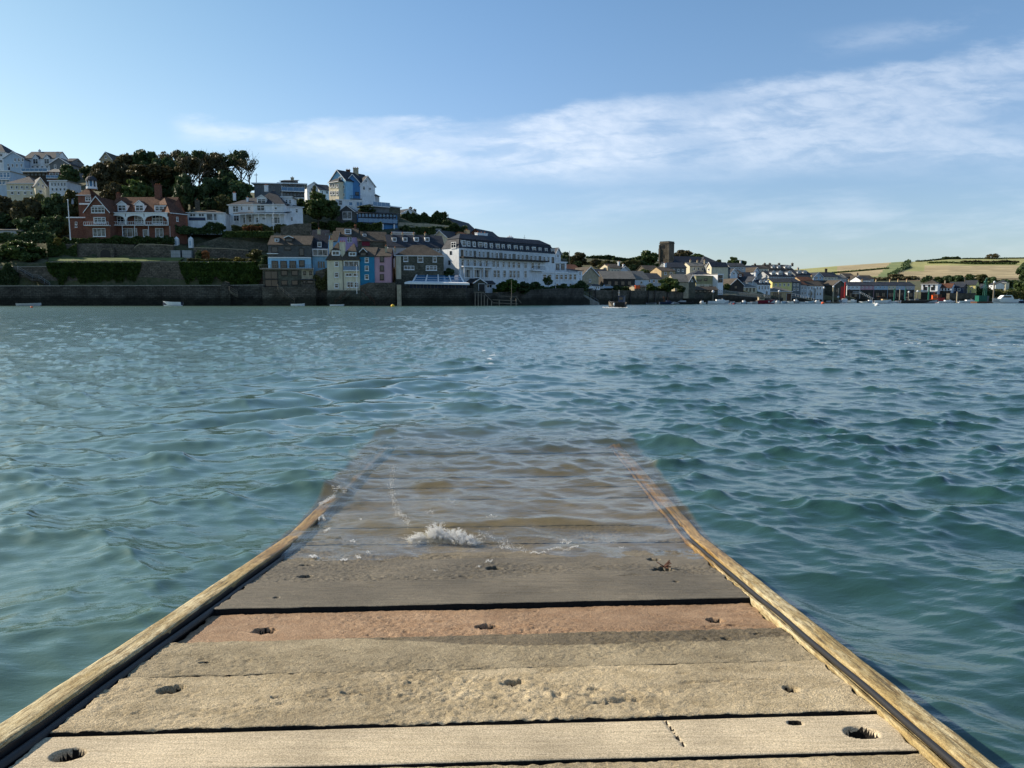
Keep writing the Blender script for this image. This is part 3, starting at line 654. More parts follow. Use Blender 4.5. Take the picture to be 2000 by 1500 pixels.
# ------------------------------------------------------------------ land
def lerp(x, pts):
    if x <= pts[0][0]: return pts[0][1]
    for (a, va), (b_, vb) in zip(pts, pts[1:]):
        if x <= b_: return va + (vb - va) * (x - a) / (b_ - a)
    return pts[-1][1]
SHORE = [(-600, 189), (0, 190), (800, 193), (930, 198), (1050, 218), (1150, 240), (1280, 262), (1400, 297), (1500, 338), (1620, 385), (1750, 405), (2000, 408), (2700, 400)]
TAB = {
 -700: [(193, 559), (196.7, 559), (197.7, 512), (212, 470), (240, 430), (280, 370), (330, 325), (480, 330), (700, 450)],
 100: [(193, 559), (196.7, 559), (197.7, 512), (206, 506), (214, 466), (228, 462), (242, 432), (256, 400), (300, 350), (345, 322), (480, 340), (700, 470)],
 260: [(193, 559), (196.7, 559), (197.7, 512), (207, 507), (211, 480), (218, 466), (236, 456), (242, 425), (275, 375), (310, 345), (450, 355), (700, 480)],
 400: [(193, 559), (196.7, 559), (197.7, 512), (206, 506), (210, 484), (220, 462), (228, 440), (244, 425), (266, 395), (300, 365), (430, 380), (700, 480)],
 520: [(194, 578), (200, 562), (206, 522), (214, 490), (226, 444), (240, 430), (262, 395), (290, 378), (400, 390), (700, 480)],
 640: [(196, 580), (204, 562), (212, 522), (222, 482), (236, 440), (250, 407), (280, 388), (400, 400), (700, 490)],
 760: [(196, 580), (206, 562), (216, 522), (228, 478), (242, 442), (262, 420), (290, 412), (400, 430), (700, 500)],
 880: [(201, 580), (212, 567), (224, 536), (240, 482), (262, 447), (300, 434), (400, 450), (700, 505)],
 980: [(212, 576), (222, 566), (250, 548), (275, 500), (290, 478), (320, 464), (420, 475), (700, 512)],
 1100: [(234, 574), (242, 564), (275, 547), (330, 512), (400, 501), (500, 506), (700, 520), (900, 530)],
 1250: [(260, 574), (275, 564), (300, 548), (340, 527), (400, 514), (500, 508), (700, 520), (900, 530)],
 1400: [(300, 576), (312, 571), (345, 550), (400, 527), (450, 517), (560, 522), (700, 530), (900, 540)],
 1550: [(362, 586), (372, 579), (405, 556), (450, 537), (520, 530), (640, 532), (760, 538), (900, 545)],
 1700: [(402, 588), (418, 584), (445, 573), (500, 562), (600, 555), (760, 548), (900, 545)],
 1850: [(409, 588), (425, 583), (450, 573), (500, 563), (600, 556), (760, 548), (900, 545)],
 2700: [(404, 586), (425, 580), (450, 565), (500, 550), (600, 540), (760, 535), (900, 530)]}
PXK = sorted(TAB)
def gpy(px, Y):      # which photo row the ground reaches at this column and distance
    px = min(max(px, PXK[0]), PXK[-1])
    for a, b_ in zip(PXK, PXK[1:]):
        if px <= b_:
            f = (px - a) / (b_ - a); return lerp(Y, TAB[a]) * (1 - f) + lerp(Y, TAB[b_]) * f
def gz(px, Y): return zat(gpy(px, Y), Y)
pxs = np.concatenate([np.linspace(-700, -40, 24), np.linspace(-30, 2030, 330), np.linspace(2045, 2700, 24)])
Vt = []
NYR = 110
for px in pxs:
    s0 = lerp(px, SHORE) + .8
    for j in range(NYR):
        Yd = s0 + (900 - s0) * (j / (NYR - 1)) ** 2.2
        z = gz(px, Yd) - .25 + .5 * math.sin(px * .11 + Yd * .3) * (Yd > s0 + 8)
        if j == 0: z = -1.5
        xx = ray(px, 586).x / ray(px, 586).y * Yd
        Vt.append((xx, Yd, z))
Vt = np.array(Vt); 
me = npmesh('hillside', Vt, gridfaces(len(pxs), NYR)[:, ::-1], [MAT['hillside']])
tag(link('hillside', me), kind='structure')
# far farmland hill: skyline and its fields
SKYL = [(1300, 545), (1480, 532), (1580, 524), (1640, 519), (1700, 515), (1760, 511), (1800, 511), (1850, 506), (1900, 506), (2000, 505), (2300, 498)]
def hz(px, q):   # q 0 foot .. 1 top
    Yd = 620 + 560 * q ** 1.1; top = lerp(px, SKYL)
    return Yd, 566 + (top - 566) * (1 - (1 - q) ** 1.25)
hpx = np.linspace(1300, 2300, 260); NQ = 60
Vh = []; 
for px in hpx:
    for j in range(NQ + 8):
        q = j / (NQ - 1)
        if q <= 1: Yd, py = hz(px, q); z = zat(py, Yd)
        else: Yd = 1180 + (q - 1) * 3000; z = zat(lerp(px, SKYL), 1180) - (q - 1) * 150
        r_ = ray(px, 586); Vh.append((r_.x / r_.y * Yd, Yd, z))
Fh = gridfaces(len(hpx), NQ + 8)[:, ::-1]
mi = np.zeros(len(Fh), int)
ROWS = NQ + 7
for k in range(len(Fh)):
    px = hpx[k // ROWS]; q = (k % ROWS) / (NQ - 1); py = hz(px, min(q, 1))[1]
    if py > 545 + 4 * math.sin(px * .03): v = 3
    elif px < 1775 - (py - 512) * 1.6:
        v = 1 if (1735 < px + (py - 512) * .9 < 1790) else (0 if 1630 < px < 1735 and 513 < py < 540 else 2)
    else: v = 2 if py < 519 or (px < 1800 and py < 530) else (0 if py < 543 else 3)
    mi[k] = v
me = npmesh('far_hill', np.array(Vh), Fh, [MAT[k] for k in ('field_gold', 'field_green', 'field_lime', 'field_bracken')], True, mi)
tag(link('far_hill', me), kind='structure')

# ------------------------------------------------------------------ building kit
WCACHE = {}
def wmesh(w_, h_, st, gm):
    w_ = round(w_ * 5) / 5 or .2; h_ = round(h_ * 5) / 5 or .2
    key = (w_, h_, st, gm)
    if key in WCACHE: return WCACHE[key]
    mb = MB(); fw = min(.13, w_ * .16, h_ * .16); a, b_ = w_ / 2, h_ / 2
    mb.box(-a, a, -.02, .02, -b_, b_, 1)
    if st != 'n':
        for x0, x1, z0, z1 in ((-a, -a + fw, -b_, b_), (a - fw, a, -b_, b_), (-a + fw, a - fw, b_ - fw, b_), (-a + fw, a - fw, -b_, -b_ + fw)):
            mb.box(x0, x1, -.09, .01, z0, z1, 0)
        k = max(1, int(round(w_ / (1.0 if st == 'w' else 1.3))))
        for i in range(1, k): x = -a + w_ * i / k; mb.box(x - fw * .38, x + fw * .38, -.07, .01, -b_ + fw, b_ - fw, 0)
        if h_ > 1.1 and st == 'w': mb.box(-a + fw, a - fw, -.062, .01, b_ * .12, b_ * .12 + fw * .6, 0)
        mb.box(-a - .08, a + .08, -.14, .0, -b_ - .1, -b_ - .003, 0)
    else:
        k = max(1, int(round(w_ / 1.4)))
        for i in range(k + 1): x = -a + w_ * i / k; mb.box(x - .03, x + .03, -.05, .01, -b_, b_, 0)
    fm = {'w': 'white_paint', 'd': 'dark_timber', 'n': 'grey_metal', 's': 'white_paint', 'o': 'white_paint'}[st]
    WCACHE[key] = mb.mesh('window', [MAT[fm], MAT[gm]]); return WCACHE[key]
DCACHE = {}
def dmesh(w_, h_, mat):
    w_ = round(w_ * 5) / 5; h_ = round(h_ * 5) / 5; key = (w_, h_, mat)
    if key not in DCACHE:
        mb = MB(); a = w_ / 2
        mb.box(-a, a, -.05, .02, 0, h_, 0)
        for x0, x1 in ((-a - .08, -a - .003), (a + .003, a + .08)): mb.box(x0, x1, -.1, .02, 0, h_ + .1, 1)
        mb.box(-a - .003, a + .003, -.1, .02, h_ + .003, h_ + .1, 1)
        for z0, z1 in ((.15, .45), (.55, .92)): mb.box(-a * .7, a * .7, -.07, -.045, h_ * z0, h_ * z1, 1 if False else 0)
        DCACHE[key] = mb.mesh('door', [MAT[mat], MAT['white_paint']])
    return DCACHE[key]
BLD = [0]
class House:
    """a building: facade given by its two lower corners (photo column, distance), heights by photo rows"""
    def __init__(s, name, label, cat, L, Rr, base, group=None, root=None, skirt=3.0):
        s.Lp, s.Rp = L, Rr
        a = P(L[0], base, L[1]); b_ = P(Rr[0], base, Rr[1]); b_.z = a.z
        s.base = base; s.A = a; d = b_ - a; s.W = math.hypot(d.x, d.y); s.yaw = math.atan2(d.y, d.x)
        s.t = Vector((math.cos(s.yaw), math.sin(s.yaw), 0)); s.n = Vector((-math.sin(s.yaw), math.cos(s.yaw), 0))  # n points into the building
        BLD[0] += 1; s.j = (BLD[0] % 7) * .003
        s.skirt = skirt
        if root is None:
            s.origin = (a + b_) / 2; s.root = empty(name, s.origin, label, cat, group)
        else: s.root = root; s.origin = Vector(root.location)
        s.roofo = None
    def loc(s, x, y, z): return s.A + s.t * x + s.n * y + Vector((0, 0, z)) - s.origin
    def uv(s, px, py, y=0.0):          # photo pixel to facade coordinates on the plane y metres behind the front
        h = onplane(px, py, s.A + s.n * y, s.n) - s.A
        return h.dot(s.t), h.z
    def zr(s, px, py, y=0.0): return s.uv(px, py, y)[1]
    def put(s, mb, name, mats, parent=None, smooth=False):
        if not isinstance(mats, (list, tuple)): mats = [mats]
        me = mb.mesh(name, [MAT[k] if isinstance(k, str) else k for k in mats], smooth)
        return s.putme(name, me, s.A - s.origin, parent)
    def putme(s, name, me, loc, parent=None):
        if parent is None: return link(name, me, s.root, loc, s.yaw)
        off = Vector(loc) - Vector(parent.location)
        c, q = math.cos(-s.yaw), math.sin(-s.yaw)
        return link(name, me, parent, (off.x * c - off.y * q, off.x * q + off.y * c, off.z), 0)
    def body(s, eave, ridge, dep, roof, wall, rmat, over=.35, drop=0.0, mans=None, trim='white_paint'):
        """walls and roof; eave and ridge are photo rows at the left corner (or heights in metres when < 60)"""
        Wd = s.W; px = s.Lp[0]
        E = eave if eave < 60 else s.zr(px, eave)
        mid = dep / 2 if roof in ('gable', 'hip') else (0 if roof == 'front' else dep)
        if roof in ('flat',): mid = 0
        if ridge is None: Rz = E
        else: Rz = ridge if ridge < 60 else s.zr(px, ridge, mid)
        if roof in ('gable', 'hip', 'front') and Rz < E + .4: Rz = E + .4
        s.E, s.Rz, s.dep, s.roof = E, Rz, dep, roof
        sk = -s.skirt; mb = MB(); o_ = over; e = s.j
        mb.box(0, Wd, 0, dep, sk, E, 0)
        rb = MB(); th = .14
        sl = (Rz - E) / (dep / 2)
        if roof == 'gable':
            mb.prism([(0.02, 0.02, E - .01), (0.02, dep - .02, E - .01), (0.02, dep / 2, Rz - .05)], (0, 0, 0), (Wd - .04, 0, 0))
            for sg in (0, 1):
                y0, y1 = (-o_, dep / 2) if sg == 0 else (dep + o_, dep / 2)
                z0 = E - sl * o_
                rb.hexa([(-o_ * .6, y0, z0), (Wd + o_ * .6, y0, z0), (Wd + o_ * .6, y1, Rz), (-o_ * .6, y1, Rz), (-o_ * .6, y0, z0 + th), (Wd + o_ * .6, y0, z0 + th), (Wd + o_ * .6, y1, Rz + th), (-o_ * .6, y1, Rz + th)][:: 1] if sg == 0 else
                        [(Wd + o_ * .6, y0, z0), (-o_ * .6, y0, z0), (-o_ * .6, y1, Rz), (Wd + o_ * .6, y1, Rz), (Wd + o_ * .6, y0, z0 + th), (-o_ * .6, y0, z0 + th), (-o_ * .6, y1, Rz + th), (Wd + o_ * .6, y1, Rz + th)])
        elif roof == 'front':
            sx = (Rz - E) / (Wd / 2)
            mb.prism([(0.02, 0.02, E - .01), (Wd / 2, 0.02, Rz - .05), (Wd - .02, 0.02, E - .01)], (0, 0, 0), (0, dep - .04, 0))
            for sg in (-1, 1):
                x0 = -o_ if sg < 0 else Wd + o_; z0 = E - sx * o_
                q = [(x0, -o_, z0), (Wd / 2, -o_, Rz), (Wd / 2, dep, Rz), (x0, dep, z0)]
                if sg > 0: q = q[::-1]
                rb.hexa(q + [(a, b_, c + th) for a, b_, c in q])
                # barge board
                rb.hexa([(x0, -o_ - .06, z0 - .12), (Wd / 2, -o_ - .06, Rz - .12), (Wd / 2, -o_ - .003, Rz - .12), (x0, -o_ - .003, z0 - .12), (x0, -o_ - .06, z0 + th + .02), (Wd / 2, -o_ - .06, Rz + th + .02), (Wd / 2, -o_ - .003, Rz + th + .02), (x0, -o_ - .003, z0 + th + .02)], 1)
        elif roof == 'hip':
            h = min(dep / 2, Wd / 2 - .05); z0 = E - .02
            c = [(-o_, -o_, z0), (Wd + o_, -o_, z0), (Wd + o_, dep + o_, z0), (-o_, dep + o_, z0)]
            r0, r1 = (h, dep / 2, Rz), (Wd - h, dep / 2, Rz)
            rb.face([c[0], c[1], r1, r0]); rb.face([c[1], c[2], r1]); rb.face([c[2], c[3], r0, r1]); rb.face([c[3], c[0], r0])
            rb.face([c[3], c[2], c[1], c[0]])
            rb.box(-o_ - .02, Wd + o_ + .02, -o_ - .08, -o_ - .003, z0 - .14, z0 + .04, 1)
        elif roof == 'shed':
            z0 = E - .0
            q = [(-o_, -o_, E + .01), (Wd + o_, -o_, E + .01), (Wd + o_, dep + o_, Rz), (-o_, dep + o_, Rz)]
            rb.hexa(q + [(a, b_, c_ + th) for a, b_, c_ in q])
            mb.prism([(0.02, 0.02, E - .01), (0.02, dep - .02, E - .01), (0.02, dep - .02, Rz - .03)], (0, 0, 0), (Wd - .04, 0, 0))
        elif roof == 'flat':
            rb.box(-o_, Wd + o_, -o_, dep + o_, E + .003, E + .25, 0); rb.box(-o_ - .05, Wd + o_ + .05, -o_ - .05, -o_ - .003, E - .02, E + .30, 1)
        elif roof == 'mansard':
            k = mans or .9; M_ = s.zr(px, drop) if drop > 60 else E + (Rz - E) * .8
            c = [(-o_, -o_, E + .003), (Wd + o_, -o_, E + .003), (Wd + o_, dep + o_, E + .003), (-o_, dep + o_, E + .003)]
            d_ = [(k, k, M_), (Wd - k, k, M_), (Wd - k, dep - k, M_), (k, dep - k, M_)]
            rb.hexa(c + d_)
            h = min(dep / 2, Wd / 2 - .1); r0, r1 = (h, dep / 2, Rz), (Wd - h, dep / 2, Rz)
            d2 = [(a - .15 if a < 2 * k else a + .15, b_ - .15 if b_ < 2 * k else b_ + .15, M_ + .003) for a, b_, _ in d_]
            rb.face([d2[0], d2[1], r1, r0]); rb.face([d2[1], d2[2], r1]); rb.face([d2[2], d2[3], r0, r1]); rb.face([d2[3], d2[0], r0])
            s.k, s.M = k, M_
        if roof in ('gable', 'hip', 'front'):
            pass
        s.wallo = s.put(mb, 'wall', wall)
        s.roofo = s.put(rb, 'roof', [rmat, trim])
        return s
    def win(s, boxes, st='w', gm='glass', y=0.0, name='window'):
        for (x0, y0, x1, y1) in boxes:
            a = s.uv(x0, y1, y); b_ = s.uv(x1, y0, y)
            w_, h_ = max(.3, b_[0] - a[0]), max(.3, b_[1] - a[1])
            me = wmesh(w_, h_, st, gm)
            s.putme('window', me, s.loc((a[0] + b_[0]) / 2, y - .03, (a[1] + b_[1]) / 2))
        return s
    def grid(s, x0, x1, n, rows, w_, h_, st='w', gm='glass', y=0.0, skip=()):
        bx = []
        for r_, py in enumerate(rows):
            for i in range(n):
                if (r_, i) in skip: continue
                cx = x0 + (x1 - x0) * (i + .5) / n if n > 0 else (x0 + x1) / 2
                bx.append((cx - w_ / 2, py - h_ / 2, cx + w_ / 2, py + h_ / 2))
        return s.win(bx, st, gm, y)
    def sidewin(s, specs, left=True, st='w', gm='glass'):
        """windows on an end wall: (metres from the front, height, width, height of the window)"""
        for (yy_, z_, w_, h_) in specs:
            me = wmesh(w_, h_, st, gm); x = -.03 if left else s.W + .03
            o = link('window', me, s.root, s.loc(x, yy_, z_), s.yaw + (-PI / 2 if left else PI / 2))
        return s
    def door(s, x0, y0, x1, y1, mat='dark_timber', y=0.0):
        a = s.uv(x0, y1, y); b_ = s.uv(x1, y0, y)
        me = dmesh(max(.6, b_[0] - a[0]), max(1.2, b_[1] - a[1]), mat)
        s.putme('door', me, s.loc((a[0] + b_[0]) / 2, y - .03, a[1])); return s
    def chim(s, x0, y0, x1, y1, yf=None, mat='buff_stone', pots=2):
        y = (s.dep / 2 if yf is None else yf)
        a = s.uv(x0, y1, y); b_ = s.uv(x1, y0, y); mb = MB(); dd = min(1.1, max(.5, (b_[0] - a[0]) * .8))
        mb.box(a[0], b_[0], y - dd / 2, y + dd / 2, min(a[1], (s.Rz if s.roof != 'flat' else s.E) - .5), b_[1] - .15, 0)
        mb.box(a[0] - .08, b_[0] + .08, y - dd / 2 - .08, y + dd / 2 + .08, b_[1] - .147, b_[1], 0)
        for i in range(pots):
            x = a[0] + (b_[0] - a[0]) * (i + .5) / pots; mb.tube((x, y, b_[1] + .003), (x, y, b_[1] + .38), .13, .11, 6, 1)
        s.put(mb, 'chimney', [mat, 'terracotta'], s.roofo); return s
    def dormer(s, x0, y0, x1, y1, peak=None, wall='white_render', rmat='slate', st='w', y=None, gm='glass', deep=2.6, inset=.16):
        """box dormer whose front is at the photo box; peak = photo row of its gable"""
        if y is None:
            y = .6
            for _ in range(3):
                z_ = s.uv(x0, y1, y)[1]; y = min(max((z_ - s.E) / max(s.Rz - s.E, .1) * s.dep / 2, .15), s.dep / 2 - .4)
        a = s.uv(x0, y1, y); b_ = s.uv(x1, y0, y); mb = MB(); xa, xb, za, zb = a[0], b_[0], a[1] - .15, b_[1]
        mb.box(xa, xb, y, y + deep, za, zb, 0)
        if peak is not None:
            pk = s.uv(x0, peak, y)[1]; xm = (xa + xb) / 2
            mb.prism([(xa + .02, y + .02, zb - .01), (xm, y + .02, pk - .03), (xb - .02, y + .02, zb - .01)], (0, 0, 0), (0, deep, 0), 0)
            for sg in (-1, 1):
                xe = xa - .18 if sg < 0 else xb + .18; ze = zb - .14
                q = [(xe, y - .2, ze), (xm, y - .2, pk), (xm, y + deep, pk), (xe, y + deep, ze)]
                if sg > 0: q = q[::-1]
                mb.hexa(q + [(p[0], p[1], p[2] + .1) for p in q], 1)
                mb.hexa([(xe, y - .26, ze - .06), (xm, y - .26, pk - .06), (xm, y - .203, pk - .06), (xe, y - .203, ze - .06), (xe, y - .26, ze + .13), (xm, y - .26, pk + .13), (xm, y - .203, pk + .13), (xe, y - .203, ze + .13)], 2)
        else: mb.box(xa - .15, xb + .15, y - .15, y + deep, zb + .003, zb + .14, 1)
        dm = s.put(mb, 'dormer', [wall, rmat, 'white_paint'], s.roofo)
        w_ = (xb - xa) - 2 * inset; h_ = (zb - za) - 2 * inset - .1
        me = wmesh(max(.3, w_), max(.3, h_), st, gm)
        c_ = s.loc((xa + xb) / 2, y - .03, (za + zb) / 2 + .02)
        s.putme('window', me, c_); return s
    def balcony(s, x0, y0, x1, y1, out=1.3, slab=.22, rail='white_paint', y=0.0, glass=False, floor='white_paint'):
        a = s.uv(x0, y1, y); b_ = s.uv(x1, y0, y); mb = MB(); h_ = max(.7, b_[1] - a[1])
        mb.box(a[0], b_[0], y - out, y - .004, a[1] - slab, a[1], 0)
        n = max(2, int((b_[0] - a[0]) / (.5 if not glass else 1.5)))
        mb.box(a[0], b_[0], y - out + .003, y - out + .06, a[1] + h_ - .07, a[1] + h_, 1)
        for i in range(n + 1):
            x = a[0] + .03 + (b_[0] - a[0] - .06) * i / n; mb.box(x - .03, x + .03, y - out + .006, y - out + .055, a[1] + .003, a[1] + h_ - .073, 1)
        if glass: mb.box(a[0] + .02, b_[0] - .02, y - out + .02, y - out + .04, a[1] + .05, a[1] + h_ - .08, 2)
        s.put(mb, 'balcony', [floor, rail, 'blue_glass']); return s
    def band(s, x0, y0, x1, y1, mat, name='band', out=.06, y=0.0):
        a = s.uv(x0, y1, y); b_ = s.uv(x1, y0, y); mb = MB(); mb.box(a[0], b_[0], y - out, y - .003, a[1], b_[1]); s.put(mb, name, mat); return s
    def post(s, x, y0, y1, mat='white_paint', r=.07, y=-1.2, name='post'):
        a = s.uv(x, y1, y); b_ = s.uv(x, y0, y); mb = MB(); mb.tube((a[0], y, a[1]), (a[0], y, b_[1]), r, r, 6); s.put(mb, name, mat); return s

def house(label, L, Rr, base, eave, ridge, dep, roof, wall, rmat, cat='house', name='house', group=None, skirt=3.0, **k):
    return House(name, label, cat, L, Rr, base, group, skirt=skirt).body(eave, ridge, dep, roof, wall, rmat, **k)

# ------------------------------------------------------------------ walls, poles
def wallseg(label, pts, thick, mat, name='stone_wall', cat='wall', coping=None, zb=-1.5, group=None):
    """a wall along points (px, Y, top row); its foot goes down to zb (metres) or a photo row"""
    W3 = [P(px, py, Yd) for px, Yd, py in pts]
    c = sum(W3, Vector()) / len(W3); c.z = W3[0].z
    mb = MB(); cp = MB()
    for i in range(len(W3) - 1):
        a, b_ = W3[i], W3[i + 1]; d = (b_ - a); d.z = 0; d.normalize(); n = Vector((-d.y, d.x, 0)) * thick
        z0 = zb if zb < 60 else None
        za = zat(zb, pts[i][1]) if z0 is None else z0; zc = zat(zb, pts[i + 1][1]) if z0 is None else z0
        k = max(1, int((b_ - a).length / 1.2))
        for j in range(k):
            p = a.lerp(b_, j / k); q = a.lerp(b_, (j + 1) / k); zp = za + (zc - za) * j / k; zq = za + (zc - za) * (j + 1) / k
            wob = .04 * math.sin(p.x * 1.7 + p.y)
            mb.hexa([Vector((p.x, p.y, zp)) - c, Vector((q.x, q.y, zq)) - c, Vector((q.x, q.y, zq)) + n - c, Vector((p.x, p.y, zp)) + n - c, p - c, q - c, q + n - c, p + n - c])
        if coping:
            o_ = d * .0 - n.normalized() * .08
            cp.hexa([a + o_ - c + Vector((0, 0, .003)), b_ + o_ - c + Vector((0, 0, .003)), b_ + n * 1.1 - c + Vector((0, 0, .003)), a + n * 1.1 - c + Vector((0, 0, .003)), a + o_ - c + Vector((0, 0, .16)), b_ + o_ - c + Vector((0, 0, .16)), b_ + n * 1.1 - c + Vector((0, 0, .16)), a + n * 1.1 - c + Vector((0, 0, .16))])
    root = empty(name, c, label, cat, group)
    mb.build('wall_body', MAT[mat], root)
    if coping: cp.build('coping', MAT[coping], root)
    return root
def pole(label, px0, py0, px1, py1, Yd, r=.09, mat='white_paint', name='flagpole', cat='flagpole', group=None, cap=True, arm=False):
    a = P(px0, py0, Yd); b_ = P(px1, py1, Yd); root = empty(name, a, label, cat, group)
    mb = MB(); mb.tube((0, 0, -.5), b_ - a, r, r * .6, 8); mb.build('shaft', MAT[mat], root)
    m2 = MB()
    if cap: m2.ball(b_ - a + Vector((0, 0, r)), r * 1.3, r * 1.3, r * 1.3, 8, 5); m2.build('finial', MAT[mat], root)
    if arm:
        m2.box(-.6, .6, -.06, .06, (b_ - a).z - .7, (b_ - a).z - .55); m2.build('crossarm', MAT['dark_timber'], root)
    return root
# ------------------------------------------------------------------ greenery
def crownmesh(seed, clumps, leaves, shape='round', leaf=.34, spread=1.0):
    rs = np.random.RandomState(seed); cen = []; rad = []
    for i in range(clumps):
        while True:
            p = rs.uniform(-1, 1, 3)
            if shape == 'umbrella': p[2] = p[2] * .45 + .35
            if (p ** 2).sum() < 1: break
        if shape == 'cone': f = (1 - (p[2] + 1) / 2) * .9 + .1; p[0] *= f; p[1] *= f
        r_ = rs.uniform(.14, .30) * (1 if shape != 'cone' else .75); cen.append(p * (1 - r_ * .8)); rad.append(r_)
    cen = np.array(cen); rad = np.array(rad)
    ci = rs.randint(0, clumps, leaves); d = rs.normal(size=(leaves, 3)); d /= np.linalg.norm(d, axis=1)[:, None]
    rr_ = rad[ci] * rs.uniform(.45, 1.06, leaves) ** .6
    c = cen[ci] + d * rr_[:, None] * np.array([1.15, 1.15, .8])
    a = rs.normal(size=(leaves, 3)); a /= np.linalg.norm(a, axis=1)[:, None]; b_ = np.cross(a, d + rs.normal(size=(leaves, 3)) * .5); b_ /= np.linalg.norm(b_, axis=1)[:, None] + 1e-9
    s_ = leaf * rs.uniform(.5, 1.3, leaves)[:, None] * .1 * 1.35
    V = np.stack([c - a * s_ - b_ * s_ * .7, c + a * s_ - b_ * s_ * .6, c + a * s_ * .7 + b_ * s_, c - a * s_ * .8 + b_ * s_ * .8], 1).reshape(-1, 3)
    return V, cen, rad
TC = {}
def treemesh(kind, seed):
    key = (kind, seed)
    if key in TC: return TC[key]
    spec = {'round': (60, 7000, 'round', .55), 'bush': (48, 4600, 'round', .72), 'cone': (50, 4600, 'cone', .55), 'pine': (30, 3400, 'umbrella', .44), 'loose': (40, 3200, 'round', .40), 'thin': (22, 700, 'umbrella', .36), 'far': (16, 700, 'round', 1.4)}[kind]
    V, cen, rad = crownmesh(seed * 7 + len(kind), *spec)
    me = npmesh('crown', V, np.arange(len(V)).reshape(-1, 4), [], False)
    # crown occupies z from .0 to 1 of unit height set per kind; trunk and limbs to clumps
    lift = {'round': (.56, .46), 'bush': (.46, .52), 'cone': (.52, .48), 'pine': (.70, .34), 'loose': (.60, .42), 'thin': (.66, .36), 'far': (.5, .5)}[kind]
    tb = MB(); top = lift[0]; r0 = .022 if kind in ('pine', 'thin', 'loose') else .028
    lean = [(0, 0, -.08), (.02, .01, .2), (-.01, .015, top * .7), (.0, .0, top + .05)]
    for i in range(3): tb.tube(lean[i], lean[i + 1], r0 * (1 - .25 * i), r0 * (1 - .25 * (i + 1)), 7, cap=False)
    rgk = random.Random(seed)
    for i, c_ in enumerate(cen[: (14 if kind != 'far' else 0)]):
        s0 = Vector((0, 0, top * rgk.uniform(.45, .95))); e = Vector((c_[0] * .5, c_[1] * .5, top + c_[2] * lift[1]))
        mid = s0.lerp(e, .5) + Vector((0, 0, -.03)); tb.tube(s0, mid, r0 * .45, r0 * .3, 5, cap=False); tb.tube(mid, e, r0 * .3, r0 * .12, 5, cap=False)
        if kind in ('thin', 'pine', 'loose'):
            for q in range(3):
                e2 = e + Vector((rgk.uniform(-.1, .1), rgk.uniform(-.1, .1), rgk.uniform(.0, .1))); tb.tube(mid.lerp(e, rgk.uniform(.3, .9)), e2, r0 * .14, r0 * .05, 4, cap=False)
    tm = tb.mesh('trunk', [])
    TC[key] = (me, tm, lift); return TC[key]
TRN = [0]
def tree(label, px, py0, py1, hw, Yd, kind='round', mat='leaf_dark', name='tree', cat='tree', group=None, bark='bark', rz=None, parts=True, seed=None):
    """foot row py0, top row py1, half width in photo pixels"""
    TRN[0] += 1; seed = seed if seed is not None else TRN[0] % 4
    me0, tm0, lift = treemesh(kind, seed); a = P(px, py0, Yd); h_ = zat(py1, Yd) - a.z; r_ = hw * Yd / F
    key = (me0.name, mat); me = TC.get(key)
    if me is None: me = me0.copy(); me.materials.append(MAT[mat]); TC[key] = me
    key = (tm0.name, bark); tm = TC.get(key)
    if tm is None: tm = tm0.copy(); tm.materials.append(MAT[bark]); TC[key] = tm
    root = empty(name, a, label, cat, group); rz = TRN[0] * 1.7 if rz is None else rz
    c = link('crown', me, root, (0, 0, h_ * lift[0]), rz, (r_ / 1.02, r_ / 1.02, h_ * lift[1] * .93))
    link('trunk', tm, root, (0, 0, 0), rz, (max(h_, 2 * r_ * .8), max(h_, 2 * r_ * .8), h_))
    return root
def leafbox(name, label, cat, x0, y0, x1, y1, Yd, dep, mat, n, leaf=.35, group=None, taper=0.0, kind=None, Y2=None, rag=.5, hang=False):
    """a mass of leaves filling the photo box at distance Yd (Y2 at its right end), dep metres deep: hedges, ivy, shrubs"""
    Y2 = Y2 or Yd; rs = np.random.RandomState(int(x0 * 3 + y0)); q = rs.rand(n); v = rs.rand(n); v = np.where(rs.rand(n) < .35, v ** .35, v)
    a = P(x0, y1, Yd); b_ = P(x1, y1, Y2); zt0 = zat(y0, Yd); zt1 = zat(y0, Y2)
    x = a.x + (b_.x - a.x) * q; y = a.y + (b_.y - a.y) * q; zb_ = a.z + (b_.z - a.z) * q; zt = zt0 + (zt1 - zt0) * q
    env = 1 + fbm(q * (x1 - x0) / 14, q * 0 + x0, 3, 5) * rag
    ends = np.clip(np.minimum(q, 1 - q) * (x1 - x0) / max(4.0, (y1 - y0) * .35), 0, 1) ** .5 if taper else 1
    Hh = (zt - zb_) * env * ends
    d = rs.rand(n) ** 2 * dep
    c = np.stack([x, y + d, (zt - Hh * (1 - v) if hang else zb_ + Hh * v)], -1)
    d3 = rs.normal(size=(n, 3)); d3 /= np.linalg.norm(d3, axis=1)[:, None]; e3 = np.cross(d3, rs.normal(size=(n, 3))); e3 /= np.linalg.norm(e3, axis=1)[:, None]
    s_ = leaf * rs.uniform(.5, 1.2, n)[:, None]
    V = np.stack([c - d3 * s_, c - e3 * s_ * .7, c + d3 * s_, c + e3 * s_ * .7], 1).reshape(-1, 3)
    o0 = np.array([(a.x + b_.x) / 2, (a.y + b_.y) / 2, a.z])
    me = npmesh(name, V - o0, np.arange(len(V)).reshape(-1, 4), [MAT[mat]], False)
    o = link(name, me, None, tuple(o0)); return tag(o, label, cat, group, kind)
# ================================================================== THE TOWN
GV = 'villas and houses on the hill'; GT = 'houses of the far town'; GW = 'waterfront houses'
